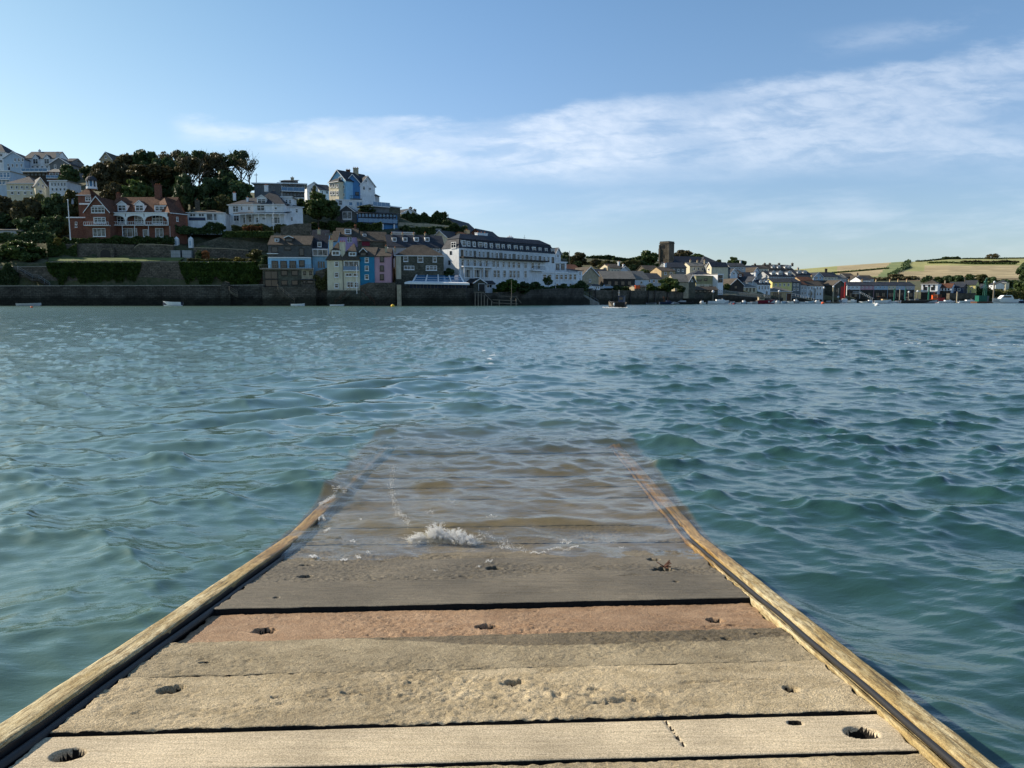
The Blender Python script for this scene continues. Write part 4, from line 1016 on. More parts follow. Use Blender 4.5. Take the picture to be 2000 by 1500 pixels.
# ---- top left houses
house('white house with dark hipped roof at the left edge of the hilltop', (-40, 318), (12, 318), 330, 297, 281, 12, 'hip', 'white_render', 'blue_slate', group=GV).grid(-36, 8, 4, [303], 5, 6).grid(-36, 8, 4, [315], 5, 6)
h = house('large white hilltop house with long grey slate roof and two small gables', (48, 306), (108, 306), 331, 309, 297, 11, 'gable', 'white_render', 'slate', group=GV)
h.dormer(64, 309, 75, 321, 302, st='w', y=-.6, rmat='slate').dormer(86, 309, 97, 321, 302, st='w', y=-.6).grid(50, 106, 6, [326], 5, 4)
h2 = House('', '', '', (8, 300), (48, 301), 333, root=h.root).body(309, 296, 13, 'front', 'pale_blue_render', 'slate'); h2.grid(26, 48, 3, [312], 4, 6).grid(12, 46, 4, [323], 4, 6).door(16, 325, 20, 332, 'navy_paint')
h.chim(76, 293, 79, 298, mat='white_render', pots=1)
h = house('grey gabled hilltop house with white bargeboards beside the round dark tree', (98, 300), (136, 300), 334, 320, 308, 11, 'front', 'grey_render', 'slate', group=GV)
h.win([(106, 322, 110, 329), (120, 322, 125, 330)]); h.chim(111, 298, 115, 306, 5, 'pale_grey_render')
House('', '', '', (127, 304), (142, 304), 334, root=h.root).body(315, 310, 8, 'gable', 'grey_render', 'slate').win([(130, 318, 135, 324)])
h = house('white terrace house with glass balcony over a dark recess on the hilltop', (45, 287), (98, 287), 346, 335, None, 9, 'flat', 'dark_timber', 'concrete', group=GV)
h.balcony(47, 330, 97, 336, 1.6, glass=True).grid(52, 96, 6, [341], 6, 5, 'd')
h = house('small brick and white house with stepped balconies below the grey gable', (94, 285), (120, 285), 350, 336, 331, 8, 'gable', 'brick', 'pale_slate', group=GV)
h.balcony(94, 343, 119, 348, 1.2, glass=True).win([(97, 338, 104, 343), (108, 338, 115, 343)])
h = house('pale blue flat roofed house with tall glazing at the left edge', (-30, 270), (21, 270), 368, 335, None, 9, 'flat', 'pale_blue_render', 'concrete', group=GV)
h.grid(-28, 20, 7, [342], 6, 9, 'w', 'blue_glass').grid(-28, 20, 6, [356], 6, 9, 'w', 'blue_glass').balcony(-28, 347, 20, 351, 1)
h = house('cream house with dark purple slate roof and a cream gable on the right', (14, 255), (70, 255), 383, 358, 345, 9, 'hip', 'cream_render', 'blue_slate', group=GV)
h.grid(18, 68, 5, [366], 5, 6).band(14, 371, 70, 373, 'white_paint').grid(18, 68, 4, [377], 5, 6)
House('', '', '', (70, 252), (91, 254), 384, root=h.root).body(361, 346, 10, 'front', 'cream_render', 'blue_slate').win([(74, 358, 77, 363), (82, 361, 86, 367), (76, 371, 82, 377)])
h = house('small white flat roofed house half hidden by the trees above the brick mansion', (97, 250), (132, 250), 378, 354, None, 8, 'flat', 'white_render', 'concrete', group=GV)
h.grid(99, 130, 5, [360], 4, 7, 'w', 'curtained_glass').grid(99, 130, 4, [370], 5, 6)
h = house('stone house with steep pointed gable rising behind the tree grove', (197, 288), (220, 288), 335, 311, 297, 14, 'front', 'buff_stone', 'brown_slate', group=GV)
h.win([(205, 304, 209, 310), (201, 315, 206, 322), (211, 315, 216, 322)])
House('', '', '', (218, 292), (246, 294), 335, root=h.root).body(316, 304, 9, 'gable', 'buff_stone', 'brown_slate')
h = house('pale building with asymmetric roof above the bushes at the left edge', (-30, 222), (45, 222), 470, 450, 446, 8, 'shed', 'pale_grey_render', 'pale_slate', group=GV)
h.win([(2, 458, 22, 468)], 's', 'curtained_glass').win([(28, 461, 31, 467), (38, 462, 41, 467)])
# ---- brick mansion
h = house('large red brick mansion with tiled roof, arched balcony and domed turret', (214, 214), (335, 214), 466, 416, 386, 11, 'gable', 'brick', 'red_tile', cat='mansion', name='brick_mansion', over=.3)
for (a, b_, p) in ((229, 248, 393), (263, 282, 392)): h.dormer(a + 1, 399, b_ - 1, 413, p, 'white_paint', 'red_tile', deep=3.0)
h.dormer(302, 401, 328, 413, None, 'white_paint', 'red_tile', deep=3)
h.chim(304, 361, 314, 388, None, 'brick', 3).chim(228, 378, 234, 388, None, 'brick', 2)
h.win([(229, 423, 249, 436), (263, 423, 283, 436), (298, 420, 318, 437)]).win([(240, 446, 268, 463), (280, 448, 289, 463), (304, 446, 319, 463)], 's', 'curtained_glass')
h.balcony(214, 434, 334, 440, 1.8)
mb = MB(); za = h.uv(214, 441)[1]; zt = h.uv(214, 418)[1]; xs_ = [h.uv(q, 420)[0] for q in (214.5, 251, 287, 333)]
for x in xs_: mb.box(x - .12, x + .12, -1.8, -1.56, za, zt - .9, 0)
for a, b_ in zip(xs_, xs_[1:]):
    n = 12; w_ = (b_ - a); zh = zt - .9
    for i in range(n):
        q0, q1 = i / n, (i + 1) / n; f_ = lambda q: zh - 1.1 + 1.4 * math.sqrt(max(0, 1 - (2 * q - 1) ** 2)) ** .8
        x0, x1 = a + .12 + (w_ - .24) * q0, a + .12 + (w_ - .24) * q1; z0, z1 = min(f_(q0), zt - .12), min(f_(q1), zt - .12)
        mb.hexa([(x0, -1.77, z0), (x1, -1.77, z1), (x1, -1.6, z1), (x0, -1.6, z0), (x0, -1.77, zt), (x1, -1.77, zt), (x1, -1.6, zt), (x0, -1.6, zt)])
mb.box(xs_[0] - .2, xs_[-1] + .2, -1.95, -.01, zt + .003, zt + .25)
h.put(mb, 'arcade', 'white_paint')
for q in (214.5, 240, 264, 291, 333): h.post(q, 441, 466, 'white_paint', .08, -1.7)
g1 = House('', '', '', (169, 210), (216, 210), 466, root=h.root).body(413, 384, 13, 'front', 'brick', 'red_tile')
g1.win([(179, 404, 204, 416)]).win([(184, 424, 206, 436)], 'w', 'curtained_glass').win([(182, 446, 206, 462)], 's', 'curtained_glass').balcony(168, 434, 216, 440, 1.2)
g1.band(181, 401, 203, 403, 'white_paint')
House('', '', '', (335, 212), (366, 216), 466, root=h.root).body(416, 388, 12, 'hip', 'brick', 'red_tile').win([(344, 424, 348, 432)])
House('', '', '', (136, 213), (169, 213), 464, root=h.root).body(426, None, 9, 'flat', 'brick', 'concrete').win([(147, 433, 151, 439), (147, 441, 151, 444)])
tw = House('', '', '', (157, 219), (181, 219), 464, root=h.root).body(381, 366, 5, 'hip', 'brick', 'red_tile')
tw.win([(167, 384, 178, 393)]).band(156, 397, 182, 400, 'white_paint', out=.4)
c = P(179, 366, 222) - Vector(h.root.location); mb = MB()
for i in range(8):
    a = 2 * PI * i / 8; mb.tube(c + Vector((1.25 * math.cos(a), 1.25 * math.sin(a), -.2)), c + Vector((1.25 * math.cos(a), 1.25 * math.sin(a), 1.7)), .13, .13, 6)
mb.tube(c + Vector((0, 0, -.5)), c + Vector((0, 0, .1)), 1.5, 1.45, 12); mb.tube(c + Vector((0, 0, .1)), c + Vector((0, 0, 1.7)), .75, .75, 10, 2); mb.ball(c + Vector((0, 0, 1.7)), 1.5, 1.5, 1.5, 14, 8, 1, 0.0); mb.tube(c + Vector((0, 0, 3.1)), c + Vector((0, 0, 3.9)), .12, .03, 6, 1)
mb.build('cupola', [MAT['white_paint'], MAT['slate'], MAT['blue_glass']], h.root, smooth=False)
# ---- bungalow, villa and the houses above
h = house('low white bungalow with blue panel between the brick mansion and the white villa', (367, 218), (440, 219), 436, 415, 410, 8, 'hip', 'white_render', 'brown_slate', group=GV)
h.grid(368, 402, 2, [420], 11, 7).win([(403, 417, 416, 431), (417, 417, 424, 431)], 's', 'curtained_glass').band(369, 425, 401, 430.5, 'navy_paint').chim(382, 391, 389, 411, None, 'stone', 1)
h = house('white seaside villa with pyramid slate roof and curved veranda', (448, 224), (560, 222), 440, 400, 387, 9, 'hip', 'white_render', 'slate', cat='villa', name='white_villa')
h.win([(484, 403, 489, 411), (470, 403, 474, 411), (536, 404, 542, 410), (456, 421, 467, 432)]).win([(455, 402, 466, 415)], 'w', 'curtained_glass')
pv = House('', '', '', (496, 219.5), (556, 219.5), 440, root=h.root).body(399, 371, 10, 'hip', 'white_render', 'slate')
pv.win([(502, 401, 517, 412)]).dormer(502, 387, 520, 397, 381, 'white_paint', 'slate', y=.35, deep=4).win([(536, 404, 542, 410)]).chim(517, 362, 523, 374, 5, 'white_render', 2)
h.chim(456, 377, 460, 392, 4, 'white_render', 2).chim(482, 386, 485, 395, 2, 'white_render', 1)
rw = House('', '', '', (558, 222), (592, 224), 437, root=h.root).body(403, 399, 8, 'hip', 'white_render', 'slate'); rw.win([(577, 408, 582, 416), (568, 424, 572, 432)])
fd = House('', '', '', (541, 224), (571, 224), 437, root=h.root).body(386, None, 5, 'flat', 'white_render', 'concrete'); fd.grid(543, 570, 4, [394], 4.5, 8)
mb = MB(); x0, zt = h.uv(467, 415); x1 = h.uv(570, 415)[0]; ze = h.uv(467, 421)[1]; n = 16; zb = h.uv(467, 440)[1]
vy = lambda q: -3.6 - 1.2 * math.sin(PI * q)
for i in range(n):
    q0, q1 = i / n, (i + 1) / n; a = x0 + (x1 - x0) * q0; b_ = x0 + (x1 - x0) * q1
    mb.hexa([(a, vy(q0), ze), (b_, vy(q1), ze), (b_, -.05, zt - .1), (a, -.05, zt - .1), (a, vy(q0), ze + .15), (b_, vy(q1), ze + .15), (b_, -.05, zt + .05), (a, -.05, zt + .05)], 0)
    mb.hexa([(a, vy(q0) - .05, ze - .22), (b_, vy(q1) - .05, ze - .22), (b_, vy(q1) + .05, ze - .22), (a, vy(q0) + .05, ze - .22), (a, vy(q0) - .05, ze - .003), (b_, vy(q1) - .05, ze - .003), (b_, vy(q1) + .05, ze - .003), (a, vy(q0) + .05, ze - .003)], 1)
    if i % 2 == 0: mb.tube((a + .1, vy(q0), zb), (a + .1, vy(q0), ze - .2), .08, .08, 6, 1)
h.put(mb, 'veranda', ['slate', 'white_paint'])
pv.y = 0; pv.win([(500, 424, 506, 436), (512, 424, 520, 430), (530, 424, 548, 437)], 'w', 'curtained_glass'); h.win([(475, 424, 481, 437), (486, 423, 493, 434)], 'w', 'curtained_glass')
pole('white flagpole in front of the white villa', 534, 445, 533.3, 397, 216)
h = house('modern flat roofed white house with long glass balconies above the villa', (548, 248), (595, 250), 387, 359, None, 9, 'flat', 'white_render', 'concrete', group=GV, over=.9)
h.grid(552, 594, 6, [365], 6, 9, 'd', 'curtained_glass').grid(552, 594, 6, [380], 6, 9, 'd', 'curtained_glass').balcony(550, 368, 595, 373.5, 1.8, glass=True)
x = House('', '', '', (497, 246), (548, 247), 385, root=h.root).body(359, None, 8, 'flat', 'grey_render', 'concrete', over=.7); x.win([(536, 361, 547, 378), (520, 361, 530, 367), (503, 363, 509, 368)], 'n')
House('', '', '', (548, 251), (574, 251), 362, root=h.root).body(354.5, 352, 5, 'shed', 'grey_render', 'slate')
h.chim(568, 347, 574, 356, 4, 'buff_stone', 1)
h = house('white gabled house with slate roof just left of the tall blue house', (600, 262), (628, 264), 388, 364, 355, 9, 'front', 'white_render', 'slate', group=GV)
h.win([(606, 367, 611, 373), (617, 367, 621, 373)]); House('', '', '', (624, 260), (646, 262), 390, root=h.root).body(370, 361, 7, 'gable', 'white_render', 'slate').win([(628, 373, 631, 380), (636, 372, 641, 379)])
pole('thin dark utility pole beside the grove on the skyline', 500.5, 362, 500.5, 338, 262, .13, 'dark_timber', 'utility_pole', 'pole', cap=False, arm=True)
pole('thin utility pole on the skyline between the two round dark trees', 155, 345, 154, 312, 300, .13, 'dark_timber', 'utility_pole', 'pole', cap=False, arm=True)
# ---- tall blue house
h = house('tall blue and white gabled house with stone chimneys on the skyline', (674, 250), (704, 251), 392, 357, 340, 12, 'front', 'blue_render', 'slate', name='gabled_house')
h.win([(680, 375, 687, 381), (694, 375, 701, 381)], 'd').balcony(676, 383, 707, 388, 1.0, rail='navy_paint', floor='grey_render')
x = House('', '', '', (704, 251), (733, 254), 396, root=h.root).body(361, 342.5, 11, 'front', 'white_render', 'slate'); x.win([(708, 364, 713, 371), (720, 366, 725, 372), (713, 352, 717, 356)], 'w', 'curtained_glass')
x = House('', '', '', (645, 252), (676, 248), 392, root=h.root).body(355, 334, 12, 'front', 'sky_blue_render', 'slate'); x.win([(662, 345, 667, 351), (668, 362, 673, 369), (668, 377, 673, 384)])
c = House('', '', '', (643, 250), (662, 247), 390, root=h.root).body(357, 351, 3, 'hip', 'cream_render', 'slate'); c.grid(644, 655, 2, [362, 377], 4, 8).grid(656, 662, 1, [362, 377], 4, 8)
House('', '', '', (732, 254), (741, 256), 396, root=h.root).body(382, 376, 8, 'gable', 'pale_grey_render', 'slate')
x = House('', '', '', (656, 245), (709, 247), 405, root=h.root).body(391, None, 5, 'flat', 'white_render', 'concrete', over=.1); x.win([(661, 391, 669, 401)]).win([(681, 394, 689, 402), (696, 394, 708, 403)], 's', 'blue_glass')
h.chim(690, 328.5, 700, 350, 6, 'buff_stone', 3).chim(676, 332, 684, 342, 9, 'red_tile', 2)
h = house('white terrace with glass railing below the tall blue house', (725, 246), (760, 250), 414, 400, None, 7, 'flat', 'grey_render', 'concrete', name='terrace_house', cat='house')
h.balcony(725, 397, 758, 402, 1.2, glass=True)
h = house('low dark flat roofed block cut into the hill right of the blue house', (746, 252), (782, 258), 425, 402, None, 7, 'flat', 'green_stone', 'dark_stone', name='flat_roofed_block', cat='building')
h = house('grey timber boathouse style house with white gable trim and large white window', (658, 238), (697, 238), 436, 416, 401, 10, 'front', 'slate_hung', 'slate', name='gabled_house', over=.4)
h.win([(669.5, 413, 687, 428)], 's', 'curtained_glass').band(670, 428.5, 687, 430, 'white_paint')
x = house('long blue glass fronted house on stilts beside the grey gabled house', (698, 238), (776, 243), 436, 416, 413, 8, 'shed', 'blue_render', 'slate', name='glass_house', over=.7)
x.grid(699, 774, 11, [420.5], 5.6, 7, 'd', 'blue_glass').grid(699, 774, 11, [429.5], 5.6, 7, 'd', 'blue_glass').balcony(698, 429, 775, 434, 1.0, rail='navy_paint', floor='navy_paint', glass=True)
for q in (716, 742, 748, 770): x.post(q, 436, 449, 'white_paint', .25, -.6)
h = house('small white gabled house on the skyline right of the flat roofed block', (783, 300), (818, 306), 426, 417, 406, 8, 'front', 'white_render', 'slate', group=GV)
h.win([(794, 417, 806, 421)]).chim(800, 405, 804, 413, 4, 'dark_stone', 1).chim(808, 409, 812, 416, 4, 'dark_stone', 1)
h = house('grey slate roofed bungalow below the glass fronted house', (766, 236), (808, 238), 462, 453, 444, 8, 'hip', 'pale_grey_render', 'slate', group=GV)
# ---- waterfront row
h = house('stone and slate hung waterfront house with light blue terrace floor and balcony', (525, 193), (608, 194), 524.5, 478, 461, 9, 'gable', 'slate_hung', 'brown_slate', group=GW, over=.2)
h.win([(530, 482, 543, 493), (584, 485, 594, 499)], 'd').win([(556, 482, 568, 488)], 'd').dormer(556, 464, 572, 473, 461, 'brown_slate', 'brown_slate', 'd').dormer(536, 465, 545, 473, None, 'pale_grey_render', 'brown_slate')
h.band(524, 502.5, 608, 504, 'white_paint', out=.3).band(524, 504.3, 608, 524, 'sky_blue_render', out=.12)
h.win([(531, 509, 543, 524), (548, 509, 560, 524), (566, 509, 578, 524), (584, 508, 595, 521)], 'd', y=-.14).band(523, 495, 544, 496.3, 'white_paint', out=.9)
h.balcony(511, 518, 613, 524.5, 2.2, .3, 'weathered_timber', floor='weathered_timber')
x = House('', '', '', (514, 191.5), (590, 192), 563, root=h.root).body(526, None, 3, 'flat', 'green_stone', 'concrete', over=.05)
x.win([(518, 529, 542, 560)], 'd').grid(545, 586, 2, [533, 552], 13, 9, 'd').band(517, 544, 543, 547, 'dark_timber', out=.3)
x = House('', '', '', (590, 192), (613, 193), 563, root=h.root).body(526, None, 2.4, 'flat', 'buff_stone', 'concrete', over=.05); x.win([(592, 530, 597, 536), (604, 530, 609, 536)], 'd')
House('', '', '', (590, 191), (617, 192), 597, root=h.root).body(547, 545, 2.4, 'shed', 'stone', 'slate').win([(592, 548, 597, 553), (600, 548, 611, 553)], 'd')
h = house('light blue house with slate roof and wide white bay window', (608, 196), (641, 196.5), 545, 487, 450, 10, 'gable', 'sky_blue_render', 'blue_slate', group=GW, over=.15)
h.win([(611, 487.5, 640, 499.5)], 's', 'curtained_glass', y=-.3).band(610, 486, 641, 500.5, 'white_paint', out=.25).win([(621, 511, 624, 523), (626, 511, 629, 523), (631, 511, 634, 523)], 'n')
h.dormer(619, 471, 629, 483, None, 'navy_paint', 'blue_slate').chim(620, 448, 626, 458, 3, 'buff_stone', 1).win([(636, 457, 648, 459)], 'n', y=3)
h = house('lilac pink house with brown roof behind the white waterfront house', (658, 209), (700, 210), 500, 461, 446, 8, 'gable', 'lilac_render', 'brown_slate', group=GW)
h.dormer(673, 447, 686, 457, None, 'white_paint', 'brown_slate', y=.8).win([(678.5, 463, 682, 473), (683.5, 463, 687, 473)]).chim(692, 441, 696, 448, None, 'brick', 2)
House('', '', '', (648, 206), (659, 206), 500, root=h.root).body(470, 452, 7, 'gable', 'sky_blue_render', 'brown_slate')
h = house('dark house with maroon wall and mossy slate roof between lilac and slate terraces', (700, 208), (757, 210), 500, 470, 453, 9, 'gable', 'green_stone', 'brown_slate', group=GW)
h.band(707, 470.5, 722, 480, 'maroon_paint').dormer(732, 470, 748, 482, None, 'white_paint', 'slate', y=.2).dormer(708, 456, 716, 462, None, 'pale_grey_render', 'slate')
h = house('cream white waterfront house with brown mansard roof and tall white chimneys', (640, 190), (669, 190), 567, 508.5, 476, 9, 'mansard', 'cream_render', 'brown_slate', group=GW, drop=490)
h.grid(650, 665, 1, [516, 537, 558], 7, 9).dormer(648, 489, 664, 499, None, 'white_paint', 'brown_slate', y=.35, deep=1.2).chim(643.5, 469, 650, 498, 2, 'cream_render', 2).chim(664.5, 473, 674, 504, 1.2, 'cream_render', 3)
mb = MB(); a = h.uv(669.5, 508); b_ = h.uv(669.5, 566); mb.tube((a[0], -.1, b_[1]), (a[0], -.1, a[1]), .07, .07, 6); h.put(mb, 'drainpipe', 'dark_timber')
x = House('', '', '', (669, 190), (703, 190), 567, root=h.root).body(508.5, 478, 9, 'mansard', 'cream_render', 'brown_slate', drop=492)
x.dormer(681, 492, 696, 500, None, 'pale_blue_render', 'brown_slate', y=.3, deep=1.2).win([(672, 510, 701, 526)], 's', 'curtained_glass').balcony(672, 520, 702, 528, .9, rail='grey_metal', glass=True)
x.win([(675, 533.5, 688, 540), (690, 533.5, 699, 540)]).win([(678, 550, 690, 562), (692, 551, 700, 562)])
h = house('teal blue waterfront house, narrow, between the cream and pink houses', (703, 190.5), (732, 190.5), 551, 500, 484, 9, 'gable', 'teal_render', 'brown_slate', group=GW, skirt=4)
h.grid(712, 721, 1, [508, 524, 541], 7, 10).dormer(703, 492, 716, 500, 485, 'dark_timber', 'brown_slate', 'd', y=.1)
h = house('dusty pink waterfront house with dark windows beside the teal house', (732, 190.7), (763.5, 191), 551, 500, 486, 9, 'gable', 'pink_render', 'brown_slate', group=GW, skirt=4)
h.grid(742, 750, 1, [506, 524, 541], 7.5, 11, 'd').chim(752, 481, 756, 494, 2, 'buff_stone', 1)
h = house('dark slate roofed terrace with a row of four dormers', (758, 207), (868, 211), 500, 481, 459, 10, 'gable', 'pale_grey_render', 'blue_slate', group=GW)
for i, (a, b_) in enumerate(((766, 775), (787, 796), (809, 818), (830, 839))): h.dormer(a, 463, b_, 472, None, 'white_paint' if i > 1 else 'pale_grey_render', 'blue_slate')
for a in (764, 785, 807, 829): h.chim(a, 456, a + 3, 461, None, 'buff_stone', 1)
h.win([(842, 484, 846, 491), (853, 484, 858, 492)])
h = house('grey green stone waterfront house with five pale windows', (773, 195), (867, 197), 546, 499, 478, 9, 'hip', 'green_stone', 'brown_slate', group=GW)
h.win([(788, 500, 797, 511), (816, 500, 826, 512), (845, 501, 853, 512)]).win([(789, 519, 809, 527), (832, 519, 853, 528)], 'w', 'curtained_glass').band(774, 500, 783, 545, 'cream_render').chim(770, 484, 773.5, 493, 1, 'buff_stone', 1)
h = house('pale gabled house behind the left end of the long white hotel', (846, 240), (873, 238), 510, 464, 451, 13, 'front', 'cream_render', 'slate', group=GW); h.win([(855, 466, 859, 474), (862, 467, 865, 474), (865, 478, 869, 484)])
House('', '', '', (872, 240), (912, 247), 510, root=h.root).body(467, 452, 10, 'gable', 'cream_render', 'slate')
# ---- the hotel
h = house('long white waterfront hotel with mansard roof and tiers of balconies', (896.5, 205), (1084, 232), 546, 484, 459, 6.8, 'mansard', 'white_render', 'blue_slate', cat='hotel', name='hotel', over=.12, drop=465, mans=1.0)
for i in range(16):
    q = (i + .35) / 16; px = 898 + (1084 - 898) * q ** 1.06; w_ = (7.4 if i % 3 else 9.5) * (1 - .25 * q)
    yt = 469 + 17 * q; h.dormer(px, yt, px + w_, yt + 11 - 2 * q, None, 'pale_grey_render' if i % 4 else 'white_paint', 'blue_slate', 'w', y=.25, deep=.9, inset=.14, gm='glass')
for i in range(22):
    q = (i + .5) / 22; px = 898 + 186 * q
    if px < 1080: h.win([(px - 2.3, 488 + 15 * q, px + 2.3, 499 + 14 * q)], 'w' if i % 3 else 'd', 'curtained_glass' if i % 2 else 'glass')
for i, px in enumerate((903, 914, 927, 938, 950, 964, 972, 983, 994, 1003, 1013, 1026, 1040, 1052)):
    q = (px - 897) / 187; h.win([(px - 2.7, 506 + 9 * q, px + 2.7, 519 + 8 * q)], 'w', 'curtained_glass' if i % 2 else 'glass')
for i, px in enumerate((911, 930, 947, 966, 973, 985, 997, 1004, 1012, 1026)):
    q = (px - 897) / 187; w_ = 7 if px < 950 else 3
    h.win([(px - w_, 526 + 3 * q, px + w_, 542 + 2 * q)], 's' if px < 950 else 'w', 'curtained_glass')
h.balcony(898, 495.5, 1066, 501, 1.5, .35, 'grey_metal', floor='dark_timber').balcony(898, 514.5, 960, 519.5, 1.5, .3, 'grey_metal', floor='white_paint').balcony(1035, 521, 1058, 527, 1.4, .3, 'dark_timber')
for q in (898, 907, 925, 945, 960): h.post(q, 521, 545, 'white_paint', .25, -1.3)
h.sidewin([(2.0, h.zr(896.5, 478), 2.0, 1.5)], True, 'w'); h.sidewin([(3.2, h.zr(896.5, 493), .7, 1.0), (3.8, h.zr(896.5, 512), .7, 1.2)], True, 'n')
h.chim(930, 456, 950, 470, 5, 'white_render', 3)
x = House('', '', '', (868, 200), (897, 205), 546, root=h.root)   # stub keeps the end wall deep
h2 = house('white chimneyed rooftop block with aerial above the hotel', (1018, 243), (1048, 246), 486, 471, None, 5, 'flat', 'white_render', 'blue_slate', name='rooftop_block', cat='building', over=.5)
mb = MB(); a = h2.uv(1031, 470)[0]; z_ = h2.uv(1031, 470)[1]; mb.tube((a, 2, z_), (a, 2, z_ + 1.9), .06, .03, 5); mb.box(a - .5, a + .5, 1.97, 2.03, z_ + 1.0, z_ + 1.06); h2.put(mb, 'aerial', 'dark_timber')
h = house('white annexe of the hotel stepping down to the right with balconies', (1057, 236), (1106, 243), 560, 511, None, 7, 'flat', 'white_render', 'concrete', name='hotel_annexe', cat='building', over=.2)
h.grid(1064, 1104, 4, [521], 6, 10, 'd', 'curtained_glass').balcony(1058, 506, 1104, 511, .6, rail='grey_metal').balcony(1057, 525, 1104, 530, 1.2, rail='grey_metal')
x = House('', '', '', (1058, 228), (1128, 236), 562, root=h.root).body(533, None, 7, 'flat', 'white_render', 'concrete', over=.15); x.grid(1083, 1127, 5, [541], 6, 11, 'w').grid(1059, 1078, 2, [541], 7, 11, 'w').grid(1084, 1127, 5, [556], 5, 5)
h = house('tall white gabled end house with dark roof on the right of the hotel', (1085, 246), (1095, 247), 520, 494, 484, 7, 'front', 'white_render', 'blue_slate', group=GW); h.win([(1088, 497, 1091, 503)])
h = house('narrow lilac white house beside the hotel annexe', (1128, 244), (1137, 246), 560, 529, 526, 7, 'shed', 'white_render', 'slate', group=GT); h.win([(1131, 531, 1134, 538), (1131, 543, 1134, 549)])
h = house('chapel with grey slate roof and a small cross on the skyline behind the hotel', (902, 268), (940, 288), 470, 450, 433, 10, 'gable', 'buff_stone', 'slate', name='chapel', cat='chapel')
mb = MB(); z_ = h.Rz; mb.box(.0, .15, 4.9, 5.1, z_, z_ + 1.3); mb.box(-.3, .45, 4.92, 5.08, z_ + .75, z_ + .9); h.put(mb, 'cross', 'dark_stone')
h = house('brick gabled house with grey roof on the skyline above the hotel roof', (950, 262), (982, 275), 480, 465, 451, 8, 'gable', 'brick', 'slate', group=GT);
h = house('house with tan chimney stack peeping over the hotel ridge', (908, 245), (930, 250), 470, 459, 455, 5, 'gable', 'tan_render', 'red_tile', group=GT); h.chim(909, 450, 915, 462, 2, 'tan_render', 3)
h = house('white chimney block house behind the middle of the hotel roof', (986, 262), (1012, 268), 482, 470, 466, 6, 'gable', 'white_render', 'slate', group=GT); h.chim(993, 463, 1000, 473, 2, 'white_render', 2)
# glass pavilion, boathouse
gp = empty('glass_pavilion', P(856, 563, 191), 'glass roofed restaurant pavilion with white ribs on the sea wall', 'restaurant'); o0 = Vector(gp.location)
a = P(806, 552, 190) - o0; b_ = P(906, 552.5, 192) - o0; c = P(814, 537.5, 196) - o0; d = P(897, 537.5, 198) - o0
mb = MB(); mb.hexa([a, b_, d, c] + [q + Vector((0, 0, .06)) for q in (a, b_, d, c)], 0)
for i in range(5):
    q = i / 4; p0, p1 = a.lerp(b_, q), c.lerp(d, q); e = Vector((.16, 0, 0)); u_ = Vector((0, 0, .065)); v_ = Vector((0, -.05, .25)); mb.hexa([p0 - e + u_, p0 + e + u_, p1 + e + u_, p1 - e + u_, p0 - e + v_, p0 + e + v_, p1 + e + v_, p1 - e + v_], 1)
for q in (.33, .66):
    p0, p1 = a.lerp(c, q), b_.lerp(d, q); e = Vector((0, .04, 0)); u_ = Vector((0, 0, .065)); mb.hexa([p0 - e + u_, p1 - e + u_, p1 + e + u_, p0 + e + u_, p0 - e * 1 + u_ * 2, p1 - e + u_ * 2, p1 + e + u_ * 2, p0 + e + u_ * 2], 1)
mb.build('glass_roof', [MAT['blue_glass'], MAT['white_paint']], gp)
mb = MB(); p0, p1 = P(790, 551, 188.5) - o0, P(917, 553, 190.6) - o0
mb.hexa([p0 + Vector((0, 0, -.45)), p1 + Vector((0, 0, -.45)), p1 + Vector((-1, 2.2, .1)), p0 + Vector((1, 2.2, .1)), p0, p1, p1 + Vector((-1, 2.2, .35)), p0 + Vector((1, 2.2, .35))]); mb.build('awning', MAT['white_paint'], gp)
mb = MB(); p0, p1 = P(800, 563, 191) - o0, P(910, 563, 192.6) - o0
mb.hexa([p0, p1, p1 + Vector((0, 5, 0)), p0 + Vector((0, 5, 0)), p0 + Vector((0, 0, 1.35)), p1 + Vector((0, 0, 1.35)), p1 + Vector((0, 5, 1.35)), p0 + Vector((0, 5, 1.35))]); mb.build('wall', MAT['navy_paint'], gp)
mb = MB()
for i in range(17): q = p0.lerp(p1, i / 16) + Vector((0, -.12, 0)); mb.tube(q, q + Vector((0, 0, 1.3)), .045, .045, 5)
mb.build('window_posts', MAT['weathered_timber'], gp)
h = house('small timber boathouse with open dark doorway above the wooden steps', (925, 203), (948, 205), 569, 552, 544, 5, 'front', 'green_stone', 'slate', name='boathouse', cat='boathouse'); h.door(935, 555, 946, 568, 'black_paint')
x = house('small white hut with one window next to the boathouse', (948, 206), (966, 207), 571, 554, 549, 4, 'gable', 'white_render', 'slate', name='hut', cat='hut'); x.win([(950, 555, 961, 563)]).door(967 - 4, 556, 966, 570, 'white_paint')
# ---- middle town
def th(label, x0, x1, Y0, base, eave, ridge, dep, roof, wall, rmat, Y1=None, group=GT, **k): return house(label, (x0, Y0), (x1, Y1 or Y0 + 2), base, eave, ridge, dep, roof, wall, rmat, group=group, **k)
h = th('grey gable ended cottage with plain end wall right of the hotel annexe', 1137, 1169, 252, 566, 538, 521, 12, 'front', 'buff_stone', 'brown_slate'); h.win([(1150, 545, 1154, 551)])
h = th('blue grey slate cottage behind the plain gabled cottage', 1160, 1192, 270, 556, 538, 526, 8, 'gable', 'pale_grey_render', 'blue_slate'); h.grid(1164, 1190, 3, [544], 4, 5).chim(1186, 519, 1190, 529, None, 'buff_stone', 1)
h = th('pale cottage with brown roof below the skyline hedge left of the tower', 1190, 1212, 305, 540, 523, 516, 8, 'gable', 'cream_render', 'brown_slate'); h.grid(1193, 1210, 3, [528], 3, 4).chim(1207, 511, 1210, 519, None, 'white_render', 1)
